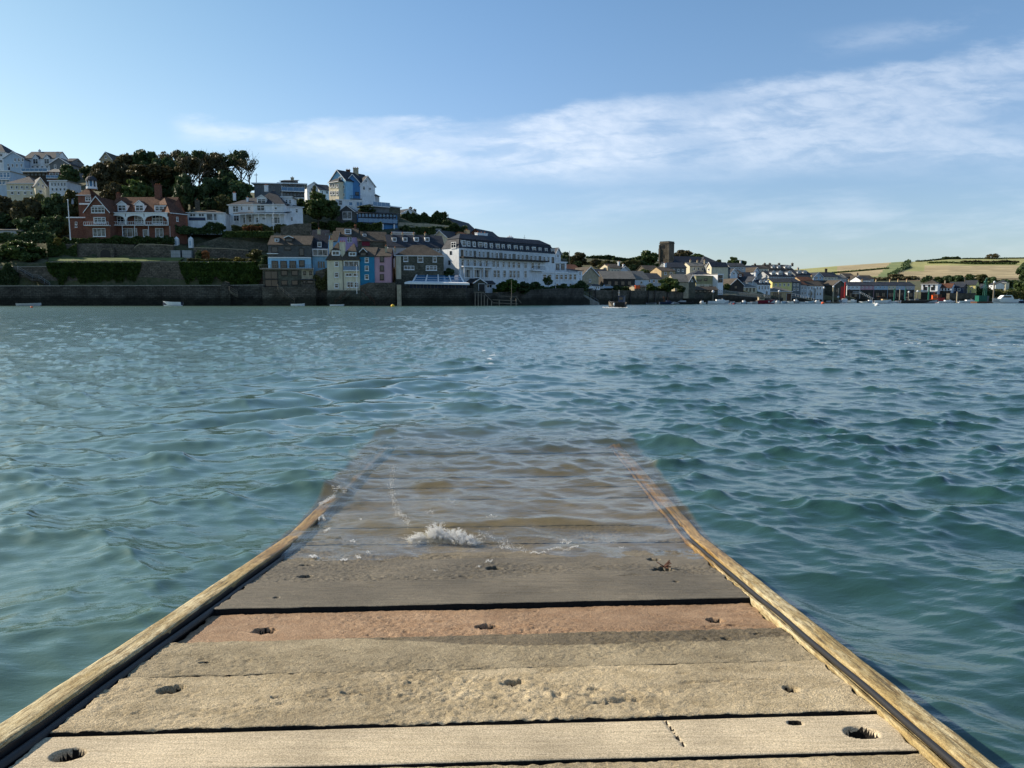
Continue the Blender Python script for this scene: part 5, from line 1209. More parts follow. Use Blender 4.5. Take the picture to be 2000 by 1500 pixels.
h = th('white chimneyed cottage next to the pale cottage left of the tower', 1212, 1228, 308, 540, 527, 520, 7, 'front', 'white_render', 'slate'); h.chim(1216, 516, 1218.5, 527, 1, 'white_render', 1)
h = th('low terracotta roofed cottage behind the hotel annexe', 1106, 1132, 262, 540, 526, 517, 8, 'gable', 'tan_render', 'red_tile')
h = th('long low grey roofed boat shed with dark open front', 1178, 1240, 262, 568, 544, 530, 10, 'gable', 'dark_timber', 'pale_slate'); h.grid(1184, 1236, 4, [553], 8, 8, 'd')
h = th('white fronted cottage with grey roof right of the boat shed', 1240, 1267, 266, 566, 545, 530, 9, 'gable', 'white_render', 'pale_slate'); h.win([(1250, 549, 1255, 555)]).win([(1246, 558, 1262, 564)], 's', 'curtained_glass')
h = th('orange brick house directly below the church tower', 1291, 1318, 285, 560, 529, 522, 8, 'gable', 'tan_render', 'brown_slate'); h.grid(1294, 1316, 2, [534], 5, 5).chim(1297, 514, 1301, 524, None, 'white_render', 1)
h = th('low stone cottage at the foot of the tower on the left', 1262, 1288, 300, 552, 528, 519, 8, 'gable', 'stone', 'brown_slate'); h.win([(1270, 522 + 8, 1276, 537)])
h = th('grey blue slate terrace between tower and churchyard wall', 1300, 1340, 318, 540, 522, 513, 8, 'gable', 'grey_render', 'blue_slate'); h.grid(1303, 1338, 4, [528], 3.5, 5)
h = th('white low house with slate roof above the waterside tree', 1262, 1292, 278, 565, 544, 534, 8, 'gable', 'pale_blue_render', 'slate'); h.grid(1264, 1290, 3, [549], 4, 5)
h = th('stone warehouse with grey roof and dark gable end beside the waterside tree', 1318, 1345, 272, 566, 550, 536, 9, 'gable', 'buff_stone', 'pale_slate', Y1=273)
House('', '', '', (1345, 273), (1358, 274), 566, root=h.root).body(549, 537, 9, 'front', 'green_stone', 'slate').win([(1350, 546, 1353, 550)])
h = th('small cream house with tall chimneys just right of the churchyard', 1347, 1378, 345, 535, 520, 513, 8, 'gable', 'cream_render', 'pale_slate'); h.grid(1352, 1376, 3, [525], 4, 5).chim(1347, 508, 1350, 518, None, 'buff_stone', 1).chim(1361, 509, 1364, 516, None, 'buff_stone', 1).chim(1375, 508, 1378, 518, None, 'buff_stone', 1)
h = th('white hip roofed house behind the olive clad building', 1356, 1389, 322, 545, 536, 528, 8, 'hip', 'white_render', 'blue_slate'); h.grid(1360, 1386, 3, [540], 3, 3)
h = th('cream gabled house with two round dormers in its slate roof', 1388, 1425, 340, 560, 525, 514, 10, 'gable', 'grey_render', 'blue_slate')
for a in (1392, 1413): h.dormer(a, 516, a + 7, 523, 513, 'white_paint', 'blue_slate', y=.8)
h.win([(1413, 527, 1420, 531), (1395, 527, 1399, 531), (1413, 545, 1419, 552), (1396, 545, 1402, 551)])
House('', '', '', (1380, 342), (1389, 338), 548, root=h.root).body(521, 513, 8, 'front', 'cream_render', 'blue_slate').win([(1383, 524, 1386, 529)])
h = th('olive clad building with cream ground floor and glazed white corner', 1359, 1404, 296, 566, 539, 537, 9, 'shed', 'olive_cladding', 'concrete', Y1=300, over=.2)
h.band(1359, 555, 1404, 566, 'cream_render').win([(1362, 545, 1370, 548.5), (1375, 544, 1381, 548), (1368, 555.5, 1375, 559), (1385, 556, 1391, 559)], 'd')
x = House('', '', '', (1401, 297), (1412, 299), 566, root=h.root).body(536, None, 7, 'flat', 'white_paint', 'concrete', over=.1); x.grid(1402, 1411.5, 3, [540.5, 548], 2.6, 6, 'd')
h = th('low slate roofed quay store in front of the olive clad building', 1350, 1402, 285, 572, 566, 560, 5, 'gable', 'green_stone', 'rust_paint' if False else 'brown_slate'); h.grid(1354, 1400, 5, [569], 6, 3, 'd')
h = th('small white gabled house with red brick side behind the harbour offices', 1426, 1440, 350, 548, 533, 525, 8, 'front', 'white_render', 'slate'); h.win([(1431, 532, 1435, 536)])
h = th('brick cottage squeezed between white gable and dark gable', 1440, 1452, 352, 548, 534, 527, 8, 'gable', 'brick', 'brown_slate'); h.win([(1443, 536, 1448, 540)])
h = th('dark gabled barn with brown roof above the gangway', 1425, 1452, 322, 571, 557, 544, 10, 'front', 'dark_timber', 'brown_slate'); h.win([(1434, 558, 1440, 564)], 'd')
h = th('grey house with white chimney in front of the rounded tree', 1424, 1456, 372, 530, 520, 514, 8, 'gable', 'pale_grey_render', 'slate'); h.grid(1427, 1454, 4, [524], 3, 4).chim(1445, 509, 1448, 518, None, 'white_render', 1)
h = th('slate terrace right of the rounded tree on the skyline', 1458, 1480, 385, 532, 523, 519, 8, 'gable', 'grey_render', 'blue_slate'); h.grid(1460, 1478, 3, [527], 3, 3).chim(1473, 515, 1476, 522, None, 'dark_stone', 1)
h = th('dark roofed house with sunlit white gable wall on the skyline', 1478, 1500, 388, 536, 524, 518, 8, 'gable', 'cream_render', 'brown_slate'); h.chim(1492, 514, 1495, 521, None, 'dark_stone', 1).grid(1480, 1498, 3, [528], 2.6, 4)
th('small white lit gable facing the water below the skyline terrace', 1472, 1483, 378, 542, 530, 522, 9, 'front', 'white_render', 'brown_slate').win([(1476, 530, 1479, 534)])
h = th('long brown roofed terrace with dormers on the skyline', 1501, 1549, 396, 540, 526, 517, 9, 'gable', 'grey_render', 'brown_slate', Y1=402)
for a in (1508, 1519, 1533, 1540): h.dormer(a, 520, a + 5.5, 526, 518, 'white_paint', 'slate', y=.9)
for a in (1502, 1520, 1546): h.chim(a, 514, a + 3, 520, None, 'dark_stone', 1)
h = th('slate terrace with three white dormers over a pale green wall', 1501, 1552, 372, 556, 539, 530, 9, 'gable', 'pale_grey_render', 'blue_slate', Y1=378)
for a in (1507, 1520, 1538): h.dormer(a, 531.5, a + 8, 538, 529, 'white_paint', 'slate', y=.8)
h.grid(1504, 1550, 5, [544], 4, 6)
h = th('row of blue slate roofs below the brown gable in the middle of the town', 1450, 1472, 356, 560, 541, 532, 8, 'gable', 'grey_render', 'blue_slate'); h.grid(1452, 1470, 3, [546], 3, 5)
th('grey gabled store with pale roof left of the dormered cottages', 1452, 1478, 335, 575, 561, 552, 9, 'hip', 'cream_render', 'pale_slate').grid(1455, 1476, 3, [566], 3, 6, 'd')
h = th('white cottages with three dormers in a dark roof and white gable end', 1479, 1504, 342, 576, 555, 545, 8, 'gable', 'white_render', 'blue_slate'); h.grid(1480, 1503, 4, [562], 3, 7)
for a in (1484, 1491, 1498): h.dormer(a, 548, a + 4, 553, 546.5, 'white_paint', 'blue_slate', y=.6)
th('white gable end with tall chimney in front of the dormered cottages', 1469, 1480, 344, 560, 549, 540, 9, 'front', 'white_render', 'blue_slate').chim(1474, 532, 1477, 543, 4, 'white_render', 1)
h = th('yellow rendered house with grey roof on the second row', 1508, 1546, 362, 570, 551, 544, 8, 'gable', 'yellow_render', 'slate'); h.grid(1511, 1544, 4, [556], 4, 5)
h = th('blue grey house with brick gable right of the yellow rendered house', 1546, 1563, 366, 576, 551, 544, 9, 'gable', 'grey_render', 'blue_slate'); h.grid(1548, 1561, 2, [556, 565], 4, 5)
h = th('tan stone boathouse with hipped roof beside the gangway', 1504, 1546, 345, 587, 569, 560, 9, 'hip', 'tan_render', 'pale_slate'); h.win([(1510, 572, 1519, 580), (1522, 573, 1526, 580)], 'd').door(1536, 573, 1545, 587, 'rust_paint')
h = th('cluster cottage with dark roof and twin arched windows on the skyline', 1553, 1583, 392, 548, 536, 528, 9, 'gable', 'grey_render', 'blue_slate'); h.dormer(1558, 530, 1565, 537, 528, 'pale_grey_render', 'blue_slate', y=.7).dormer(1569, 530, 1576, 537, 528, 'pale_grey_render', 'blue_slate', y=.7).chim(1557, 523, 1560, 530, None, 'buff_stone', 1)
h = th('small orange brick and white house in the second row right of the brick gable', 1563, 1588, 385, 560, 548, 541, 8, 'gable', 'tan_render', 'red_tile'); h.grid(1566, 1586, 3, [552], 3, 4).chim(1584, 538, 1587, 546, None, 'tan_render', 1)
h = th('white quayside house with dark roof behind the white capped piles', 1575, 1607, 372, 585, 558, 550, 9, 'gable', 'white_render', 'brown_slate'); h.grid(1577, 1605, 5, [563, 574], 3.4, 6, 'w')
th('pale house with sunlit side wall at the left of the white quayside house', 1562, 1576, 370, 585, 556, 549, 8, 'gable', 'pale_grey_render', 'red_tile').grid(1564, 1575, 2, [562, 573], 3.4, 6)
h = th('white house with blue arched gable window on the third row', 1588, 1607, 400, 556, 541, 532, 9, 'front', 'pale_blue_render', 'blue_slate'); h.win([(1592, 540, 1597, 546), (1600, 540, 1604, 545)])
h = th('long cream house with dark slate roof and tall chimneys on the third row', 1607, 1636, 410, 556, 540, 532, 9, 'gable', 'cream_render', 'blue_slate'); h.grid(1610, 1634, 4, [544], 2.6, 5)
for a in (1611, 1613.5): h.chim(a, 525, a + 2, 535, None, 'dark_stone', 1)
th('brown tiled roof house behind the dark gabled barn', 1597, 1628, 395, 566, 557, 548, 9, 'gable', 'dark_stone', 'brown_slate').grid(1600, 1626, 3, [561], 3, 4, 'd')
h = th('dark green and red gabled barn standing on the quay', 1627, 1652, 388, 590, 557, 547, 11, 'front', 'green_stone', 'dark_timber' if False else 'brown_slate', cat='barn', name='barn'); h.band(1641, 560, 1652, 588, 'red_paint').win([(1632, 565, 1637, 571)], 'd')
th('grey roofed house with chimney right of the long cream house', 1636, 1653, 412, 552, 543, 537, 8, 'gable', 'pale_grey_render', 'pale_slate').grid(1638, 1651, 3, [547], 2.4, 4).chim(1639, 534, 1641, 540, None, 'buff_stone', 1)
for i, (a, b_, wl, lb, yy_) in enumerate(((1653, 1679, 'white_render', 'white upper storey of the quayside terrace nearest the red post', 404), (1679, 1706, 'pink_render', 'pale pink section of the long quayside terrace', 405), (1706, 1733, 'pale_blue_render', 'light blue section of the long quayside terrace', 406),
                                         (1733, 1749, 'cream_render', 'cream section of the long quayside terrace', 407), (1749, 1766, 'pale_blue_render', 'white blue section of the long quayside terrace over the green posts', 408), (1766, 1785, 'pale_grey_render', 'grey section at the right end of the long quayside terrace', 409))):
    h = th(lb, a, b_, yy_, 590, 557.5, 551, 9, 'gable', wl, 'blue_slate', Y1=yy_ + 1); n = max(2, int((b_ - a) / 7)); h.grid(a + 1, b_ - 1, n, [561], 2.6, 3.2).band(a, 566, b_, 590, 'dark_timber', out=.12)
    h.chim(a + 4, 546, a + 6.5, 555, None, 'tan_render', 2)
    h.grid(a + 2, b_ - 2, 2, [576], 7, 8, 'd', y=-.15)
th('white house with terrace roof above the long quayside terrace', 1680, 1700, 425, 566, 547, 541, 8, 'gable', 'white_render', 'slate').grid(1682, 1698, 3, [552], 3, 5)
th('small white gable above the quayside terrace on the left', 1668, 1682, 432, 558, 545, 538, 8, 'front', 'white_render', 'brown_slate').chim(1674, 533, 1676, 541, 4, 'dark_stone', 1)
th('dark roofed house at the foot of the golden field', 1684, 1706, 446, 560, 544, 538, 8, 'gable', 'pale_grey_render', 'brown_slate').grid(1686, 1704, 3, [549], 3, 4)
th('brown roofed house left of the small white gable at the field edge', 1652, 1670, 436, 556, 541, 534, 8, 'gable', 'grey_render', 'brown_slate').grid(1654, 1668, 3, [546], 3, 4)
# right hand houses, turned towards the sun
def rh(label, x0, Y0, x1, Y1, *a, **k): return house(label, (x0, Y0), (x1, Y1), *a, group=GT, **k)
h = rh('white house with brown hipped roof and dark windows behind the green post', 1798, 413, 1830, 407.7, 588, 555, 547, 9, 'hip', 'white_render', 'brown_slate'); h.grid(1800, 1829, 3, [558], 3.2, 4, 'd').win([(1803, 560, 1811, 567), (1818, 560, 1826, 567)], 'd').band(1787, 568, 1830, 569.5, 'white_paint', out=.8).band(1798, 571, 1830, 588, 'dark_timber', out=.1)
h = rh('row of cottages with red brown roof and white dormers behind the orange lifeboat', 1830, 412, 1857, 407.6, 588, 562, 554, 9, 'gable', 'white_render', 'red_tile'); h.grid(1832, 1856, 4, [565], 3, 3.4, 'd').band(1830, 568, 1857, 588, 'dark_timber', out=.1).chim(1844, 548, 1847, 556, None, 'buff_stone', 1)
h = rh('blue black clad house left of the yellow house', 1857, 412, 1881, 408, 574, 561, 555, 9, 'gable', 'navy_paint', 'blue_slate'); h.win([(1861, 563, 1866, 568), (1870, 563, 1876, 568)])
h = rh('yellow quayside house with grey roof and tall brick chimney', 1881, 414, 1904.5, 410.2, 573, 556, 548, 9, 'gable', 'yellow_render', 'slate'); h.grid(1884, 1903, 2, [561], 3, 4).win([(1886, 567, 1890, 572), (1894, 567, 1897, 572)]).chim(1883, 541, 1885.5, 558, None, 'stone', 1)
rh('long grey roofed building behind the blue black house', 1853, 428, 1880, 424, 572, 556, 551, 8, 'gable', 'pale_grey_render', 'slate').grid(1856, 1878, 4, [561], 2.6, 3.4)
rh('small white house with lilac wall right of the yellow house', 1906, 420, 1914, 418, 584, 561, 555, 7, 'gable', 'pale_grey_render', 'slate').win([(1908, 564, 1912, 569)])
h = rh('cream white house with hipped roof standing alone by the green slope', 1945, 461, 1964, 457.6, 566, 552, 547, 9, 'hip', 'cream_render', 'slate'); h.grid(1947, 1963, 3, [555, 560], 2.4, 3)
rh('low white cottage beside the lone cream house', 1931, 456, 1944, 452, 565, 556, 552, 7, 'gable', 'white_render', 'slate').win([(1934, 558, 1938, 561)])
# ---- church
ch = empty('church', P(1295, 522, 355), 'stone church with square tower and long dark roof on the skyline', 'church'); o0 = Vector(ch.location)
t1 = House('', '', '', (1287.5, 361), (1305.5, 358), 530, root=ch).body(476, None, 5.2, 'flat', 'stone', 'dark_stone', over=.18, trim='stone')
for q, dd in ((1284.5, 0),):
    pass
mb = MB(); Wt = t1.W; E = t1.E
for x in (-.35, Wt - .45):
    mb.box(x, x + .8, -.5, .3, -3, E * .82); mb.box(x + .1, x + .7, -.35, .3, E * .823, E * .96)
t1.put(mb, 'buttress', 'stone')
mb = MB(); n = 6
for (xa, xb, ya, yb) in ((0, Wt, 0, .35), (0, Wt, 4.85, 5.2), (0, .35, .353, 4.847), (Wt - .35, Wt, .353, 4.847)): mb.box(xa, xb, ya, yb, E + .253, E + 1.0)
t1.put(mb, 'parapet', 'stone'); t1.win([(1293, 478, 1298, 485)], 'd'); t1.win([(1294, 498, 1297, 503)], 'd')
n1 = House('', '', '', (1307, 360), (1376, 366), 530, root=ch).body(513, 500.5, 9, 'gable', 'stone', 'blue_slate'); n1.grid(1312, 1374, 6, [518], 3.6, 6, 'd')
House('', '', '', (1372, 364), (1402, 367), 530, root=ch).body(512, 500, 10, 'hip', 'stone', 'slate')
# ------------------------------------------------------------------ walls of the shore
wallseg('long dark stone sea wall along the left shore', [(-420, 190, 559), (0, 190, 559), (180, 190, 558.5), (440, 190, 558), (515, 190.5, 557)], 1.0, 'dark_stone', coping='concrete', name='sea_wall')
wallseg('pointed stone buttress rising above the sea wall coping', [(430, 188.8, 562), (434, 188.8, 553), (439, 188.8, 549), (446, 188.8, 552), (449, 188.8, 562)], .8, 'dark_stone', name='buttress', cat='buttress')
wallseg('high stone garden wall half covered in ivy behind the sea wall', [(-420, 197, 523), (20, 197, 522), (92, 197, 521), (94, 197, 512), (350, 197, 512), (512, 197.5, 512)], .8, 'stone', coping='concrete', name='garden_wall', zb=561)
wallseg('terrace wall with a dark arch under the brick mansion lawn', [(92, 208, 478), (140, 208, 476), (190, 208, 475), (262, 208, 478)], .6, 'stone', name='terrace_wall', zb=506)
wallseg('low terrace wall with sloping end in front of the mansion bushes', [(262, 207, 485), (271, 207, 477.5), (300, 207, 477.5), (338, 207, 480)], .6, 'stone', coping='buff_stone', name='terrace_wall', zb=506)
wallseg('grey retaining wall right of the two pale panels', [(378, 207, 484), (440, 207, 486), (484, 207.5, 489)], .6, 'stone', coping='buff_stone', name='retaining_wall', zb=510)
wallseg('long low field wall on the slope between the villa and slate houses', [(383, 212, 478), (430, 212, 463), (520, 213, 476)], .5, 'green_stone', name='slope_wall', zb=490)
wallseg('brown stone wall with three small arches below the white villa', [(548, 214, 443), (575, 214, 437), (606, 214, 436)], 1, 'stone', name='stone_wall', zb=462)
wallseg('upper pale retaining wall on the hill above the slate terrace', [(778, 252, 434), (840, 256, 437), (880, 262, 441)], .6, 'buff_stone', name='retaining_wall', zb=443)
wallseg('lower pale retaining wall on the hill above the slate terrace', [(796, 240, 441), (830, 243, 444), (862, 246, 447)], .6, 'concrete', name='retaining_wall', zb=453)
wallseg('stone base wall under the slate hung waterfront house', [(512, 190, 561), (588, 190, 561), (616, 190, 562)], 2, 'stone', name='sea_wall')
wallseg('shadowed slipway wall between the stone base and the cream house', [(616, 193, 530), (640, 193, 523)], 1.5, 'stone', name='slip_wall')
wallseg('stone base wall under the cream white house', [(638, 189, 567), (704, 189, 567)], 1.8, 'green_stone', name='sea_wall')
wallseg('brown stone quay wall under the teal and pink houses', [(703, 189.2, 558), (720, 189.2, 552), (772, 190, 552), (772.3, 190, 560)], 2, 'stone', name='quay_wall')
wallseg('pale vertical buttress strip on the quay wall', [(775, 188.9, 556), (783, 188.9, 556)], 1, 'buff_stone', name='wall_pier', cat='pier')
wallseg('curved dark stone wall carrying the glass pavilion', [(783, 189.6, 556), (800, 189.8, 563), (910, 191.5, 563), (925, 194.5, 563)], 1.6, 'dark_stone', name='sea_wall')
wallseg('rubble wall below the hut and the garden shrubs', [(925, 197, 572), (968, 200, 572), (1000, 205, 569), (1090, 219, 563), (1140, 230, 563)], 1.5, 'dark_stone', name='rubble_wall')
wallseg('steep rocky shore outcrop left of the long harbour wall', [(1020, 214, 578), (1060, 216, 568), (1095, 222, 566), (1122, 228, 566), (1152, 236, 586)], 2, 'dark_stone', name='rock_outcrop', cat='rock')
wallseg('long harbour wall with dark timber fenders below the church', [(1148, 241, 566), (1210, 247, 567), (1280, 258, 568), (1335, 272, 569)], 1.4, 'stone', name='harbour_wall')
wallseg('low dark quay behind the moored boats under the gangway', [(1335, 276, 576), (1400, 293, 576), (1470, 322, 578), (1560, 360, 583), (1655, 390, 587)], 1.5, 'dark_stone', name='quay_wall')
wallseg('quay wall of the boatyard behind the green posts', [(1655, 392, 583), (1780, 402, 583), (1856, 404, 586)], 1.5, 'dark_stone', name='quay_wall')
wallseg('brown stone quay below the yellow house', [(1855, 402, 573), (1906, 402, 573)], 3, 'stone', coping='dark_timber', name='stone_quay', cat='quay')
for i, px in enumerate((1152, 1163, 1197, 1231, 1266, 1279, 1303)):
    a = P(px, 592, lerp(px, [(1148, 240.6), (1210, 246.6), (1280, 257.6), (1335, 271.6)])); r_ = empty('fender_post', a, 'dark timber fender post on the long harbour wall', 'post', 'dark fender posts on the harbour wall')
    mb = MB(); mb.tube((0, -.1, -1.5), (0, -.1, 4.2), .18, .16, 7); mb.build('shaft', MAT['black_paint'], r_); mb = MB(); mb.tube((0, -.1, 4.2), (0, -.1, 4.35), .21, .2, 7); mb.build('cap', MAT['dark_timber'], r_)
# arch and doors in the terrace wall, kiosks, panels
def boxthing(name, label, cat, x0, y0, x1, y1, Yd, dep, mat, extra=None):
    a = P(x0, y1, Yd); w_ = (x1 - x0) * Yd / F; h_ = zat(y0, Yd) - a.z; r_ = empty(name, a, label, cat); mb = MB(); mb.box(0, w_, 0, dep, -.6, h_); mb.build('body', MAT[mat], r_)
    if extra: extra(r_, w_, h_, dep)
    return r_
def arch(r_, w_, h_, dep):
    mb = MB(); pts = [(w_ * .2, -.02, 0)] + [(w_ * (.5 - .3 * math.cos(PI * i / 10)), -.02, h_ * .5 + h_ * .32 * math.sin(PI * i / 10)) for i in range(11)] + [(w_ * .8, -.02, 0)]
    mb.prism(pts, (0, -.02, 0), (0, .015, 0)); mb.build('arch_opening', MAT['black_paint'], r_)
boxthing('arched_gateway', 'stone gateway with dark arched opening below the brick mansion', 'gateway', 190, 484, 222, 504, 207, .8, 'stone', arch)
def gatecap(r_, w_, h_, dep):
    mb = MB(); mb.ball((w_ / 2, dep / 2, h_), w_ * .62, dep * .62, w_ * .55, 10, 6, 0, 0.0); mb.ball((w_ / 2, dep / 2, h_ + w_ * .6), .12, .12, .14, 6, 4); mb.build('dome', MAT['white_paint'], r_)
    mb = MB(); mb.box(w_ * .3, w_ * .7, -.02, .01, .1, h_ * .75); mb.build('panel', MAT['pale_blue_render'], r_)
boxthing('sentry_kiosk', 'white domed kiosk, left one of the pair on the mansion terrace', 'kiosk', 340, 467, 347.5, 480, 211, 1.0, 'white_paint', gatecap)
boxthing('sentry_kiosk', 'white domed kiosk, right one of the pair on the mansion terrace', 'kiosk', 368, 467, 375.5, 480, 211, 1.0, 'white_paint', gatecap)
def slats(r_, w_, h_, dep):
    mb = MB()
    for i in range(6): mb.box(.05, w_ - .05, -.03, -.003, h_ * (i + .15) / 6, h_ * (i + .85) / 6)
    mb.build('door_leaf', MAT['pale_grey_render'], r_)
boxthing('boat_store_door', 'left pale grey boat store front under the domed kiosks', 'shed', 334, 489, 352.5, 505.5, 206, 1.2, 'grey_render', slats)
boxthing('boat_store_door', 'right pale grey boat store front under the domed kiosks', 'shed', 356, 489, 374.5, 505.5, 206, 1.2, 'grey_render', slats)
# stairs with white rails on the left garden wall
def stairs(label, pts, Yd, mat='weathered_timber', rail='white_paint', name='stairs', wd=1.2):
    W3 = [P(px, py, Yd) for px, py in pts]; r_ = empty(name, W3[-1], label, 'stairs'); o0 = W3[-1]; mb = MB(); rb = MB()
    for a, b_ in zip(W3, W3[1:]):
        a = a - o0; b_ = b_ - o0; n = max(1, int(abs(a.z - b_.z) / .2)); 
        for i in range(n):
            p = a.lerp(b_, i / n); q = a.lerp(b_, (i + 1) / n); x0, x1 = min(p.x, q.x), max(p.x, q.x); mb.box(x0, x1 + .02, 0, wd, min(p.z, q.z) - .5, max(p.z, q.z) - .02 * (i % 2))
        for yq in (-.05,):
            for hh in (.5, 1.0): rb.tube(a + Vector((0, yq, hh)), b_ + Vector((0, yq, hh)), .035, .035, 5)
            k = max(1, int((b_ - a).length / 1.5))
            for i in range(k + 1): p = a.lerp(b_, i / k); rb.tube(p + Vector((0, yq, -.1)), p + Vector((0, yq, 1.02)), .04, .04, 5)
    mb.build('steps', MAT[mat], r_); rb.build('handrail', MAT[rail], r_)
stairs('stone stair with pale double handrail on the far left garden wall', [(35, 527), (64, 545), (76, 545), (98, 560)], 195.5, 'dark_stone', 'grey_metal')
stairs('steep stair running down from the stone balcony house to the water', [(543, 564), (575, 590)], 188.2, 'stone', 'weathered_timber', wd=.8)
stairs('stair with red brown handrail left of the cream house flagpole', [(684, 569), (655, 594)], 187.6, 'green_stone', 'rust_paint', wd=.8)
stairs('stair with red brown handrail under the teal house', [(706, 569), (732, 595)], 187.6, 'green_stone', 'rust_paint', wd=.8)
stairs('short slip stair beside the pointed buttress on the sea wall', [(448, 567), (464, 577)], 188, 'stone', 'weathered_timber', wd=.6)
# timber landing under the boathouse
ld = empty('timber_landing', P(960, 596, 193), 'timber landing stage on posts with steps below the boathouse', 'landing stage'); o0 = Vector(ld.location); mb = MB()
for px, tp in ((928, 571), (934, 571), (940, 573), (946, 576), (952, 583), (960, 588), (975, 585), (998, 582), (1008, 583)):
    a = P(px, 598, 192.5) - o0; b_ = P(px, tp, 192.5) - o0; mb = MB(); mb.tube(a + Vector((0, 0, -1)), b_, .14, .12, 6); mb.build('pile', MAT['weathered_timber'], ld)
mb = MB()
for (xa, ya, xb, yb) in ((926, 571, 944, 572), (944, 572, 962, 590), (962, 586, 1010, 588), (962, 592, 1012, 594)):
    a = P(xa, ya, 192.6) - o0; b_ = P(xb, yb, 192.6) - o0; e = Vector((0, 1.6, 0)); u_ = Vector((0, 0, .14)); mb.hexa([a, b_, b_ + e, a + e, a + u_, b_ + u_, b_ + e + u_, a + e + u_])
for (xa, ya, xb, yb) in ((975, 578, 1010, 580), (1008, 579, 1018, 592)):
    a = P(xa, ya, 192.6) - o0; b_ = P(xb, yb, 192.6) - o0; mb.tube(a, b_, .05, .05, 5)
mb.build('decking', MAT['weathered_timber'], ld)
pole('thin pale mast standing by the timber landing', 999.3, 590, 999, 549, 196, .08, 'weathered_timber', 'mast', 'mast')
pole('white flagpole in front of the hotel annexe', 1085, 565, 1084.8, 522, 222, .09)
pole('white flagpole in front of the cream waterfront house', 697, 570, 696.3, 519, 187.5, .08)
pole('tall leaning white flagpole left of the brick mansion', 137.5, 465, 132.4, 392, 209, .16)
pole('pale pole in front of the trees right of the hotel', 1112, 512, 1112.3, 491, 290, .1, 'pale_bark', 'pole', 'pole')
pole('thin aerial mast on the ridge above the slate terrace', 867.3, 440, 867, 416, 262, .07, 'dark_timber', 'mast', 'mast', cap=False)
# slipway and cars at the harbour wall
sl_ = empty('slipway', P(1130, 590, 236), 'concrete slipway sloping from the harbour wall into the water', 'slipway'); o0 = Vector(sl_.location); mb = MB()
a, b_ = P(1124, 566, 237) - o0, P(1168, 592, 238) - o0; e = Vector((1, 5, 0)); mb.hexa([a + Vector((0, 0, -2)), b_ + Vector((0, 0, -2)), b_ + e + Vector((0, 0, -2)), a + e + Vector((0, 0, -2)), a, b_, b_ + e, a + e]); mb.build('slab', MAT['concrete'], sl_)
mb = MB(); mb.tube(a + Vector((0, 0, .9)), b_ + Vector((0, 0, .9)), .04, .04, 5)
for i in range(7): p = a.lerp(b_, i / 6); mb.tube(p, p + Vector((0, 0, .9)), .04, .04, 5)
mb.build('handrail', MAT['grey_metal'], sl_)
def car(label, px, py, Yd, mat, yaw=0):
    a = P(px, py, Yd); r_ = empty('parked_car', a, label, 'car', 'cars parked behind the harbour wall'); r_.rotation_euler.z = yaw; mb = MB()
    prof = [(-2.1, .35), (-2.1, .75), (-1.2, .95), (-.7, 1.42), (.9, 1.45), (1.5, .98), (2.1, .85), (2.1, .35)]
    mb.prism([(x, -.85, z) for x, z in prof], (0, 0, 0), (0, 1.7, 0)); mb.build('body', MAT[mat], r_); mb = MB(); pr = [(-1.05, .97), (-.66, 1.36), (.84, 1.38), (1.3, .99)]
    mb.prism([(x, -.87, z) for x, z in pr], (0, 0, 0), (0, 1.74, 0)); mb.build('windows', MAT['glass'], r_)
    for x in (-1.3, 1.3):
        for y in (-.8, .62): w_ = MB(); w_.tube((x, y, .33), (x, y + .2, .33), .33, .33, 10); w_.build('wheel', MAT['black_paint'], r_)
car('white car parked behind the harbour wall near the annexe', 1147, 565.5, 243, 'white_paint', .1); car('silver car parked behind the harbour wall under the boat shed', 1184, 565, 252, 'pale_blue_render', .2); car('pale car parked left of the fronted white cottage', 1166, 566, 246, 'pale_grey_render', .1)
h = th('small white harbour kiosk with blue framed windows on the wall top', 1157, 1172, 243, 567, 558, 556, 3, 'gable', 'white_render', 'slate'); h.grid(1158, 1171, 3, [562], 3, 5)
th('small yellow kiosk on top of the long harbour wall', 1239, 1262, 254, 568, 560, 558, 3, 'gable', 'buff_stone', 'slate').grid(1241, 1260, 3, [564], 4, 5, 'd')
boxthing('seafood_stall', 'orange stall beside the small yellow kiosk on the wall', 'stall', 1241, 557, 1250, 560, 253, 2, 'orange_paint')
# ================================================================== GREENERY
GH = 'trees of the hilltop grove'; GG = 'trees and shrubs of the gardens'
T = tree
T('round dark tree right of the grey gabled hilltop house', 136, 372, 318, 22, 262, 'round', 'leaf_dark', group=GG)
T('small ragged tree on the skyline behind the domed turret', 173, 362, 320, 15, 268, 'round', 'leaf_dark', group=GG)
T('broad brown tree at the left end of the grove behind the stone gable', 206, 396, 310, 28, 246, 'round', 'leaf_brown', group=GH)
T('tall brown tree left of the grove centre behind the mansion roof', 246, 398, 298, 34, 248, 'round', 'leaf_brown', group=GH)
T('highest dark tree of the grove above the mansion chimney', 292, 398, 287, 38, 250, 'round', 'leaf_dark', group=GH)
T('dark crown filling the grove behind the mansion chimney', 322, 402, 300, 30, 246, 'round', 'leaf_dark', group=GH)
T('open topped tree with lacy branches in the grove middle', 345, 396, 287, 32, 256, 'loose', 'leaf_brown', group=GH)
T('flat topped pine in the middle of the grove skyline', 376, 398, 289, 30, 252, 'pine', 'leaf_dark', group=GH)
T('tall pale trunked tree standing in front of the grove', 374, 402, 303, 30, 240, 'pine', 'leaf_brown', group=GH, bark='pale_bark')
T('flat topped pine right of the grove middle', 404, 398, 289, 30, 254, 'pine', 'leaf_dark', group=GH)
T('brown open crowned tree in the right half of the grove', 424, 398, 292, 30, 250, 'loose', 'leaf_brown', group=GH)
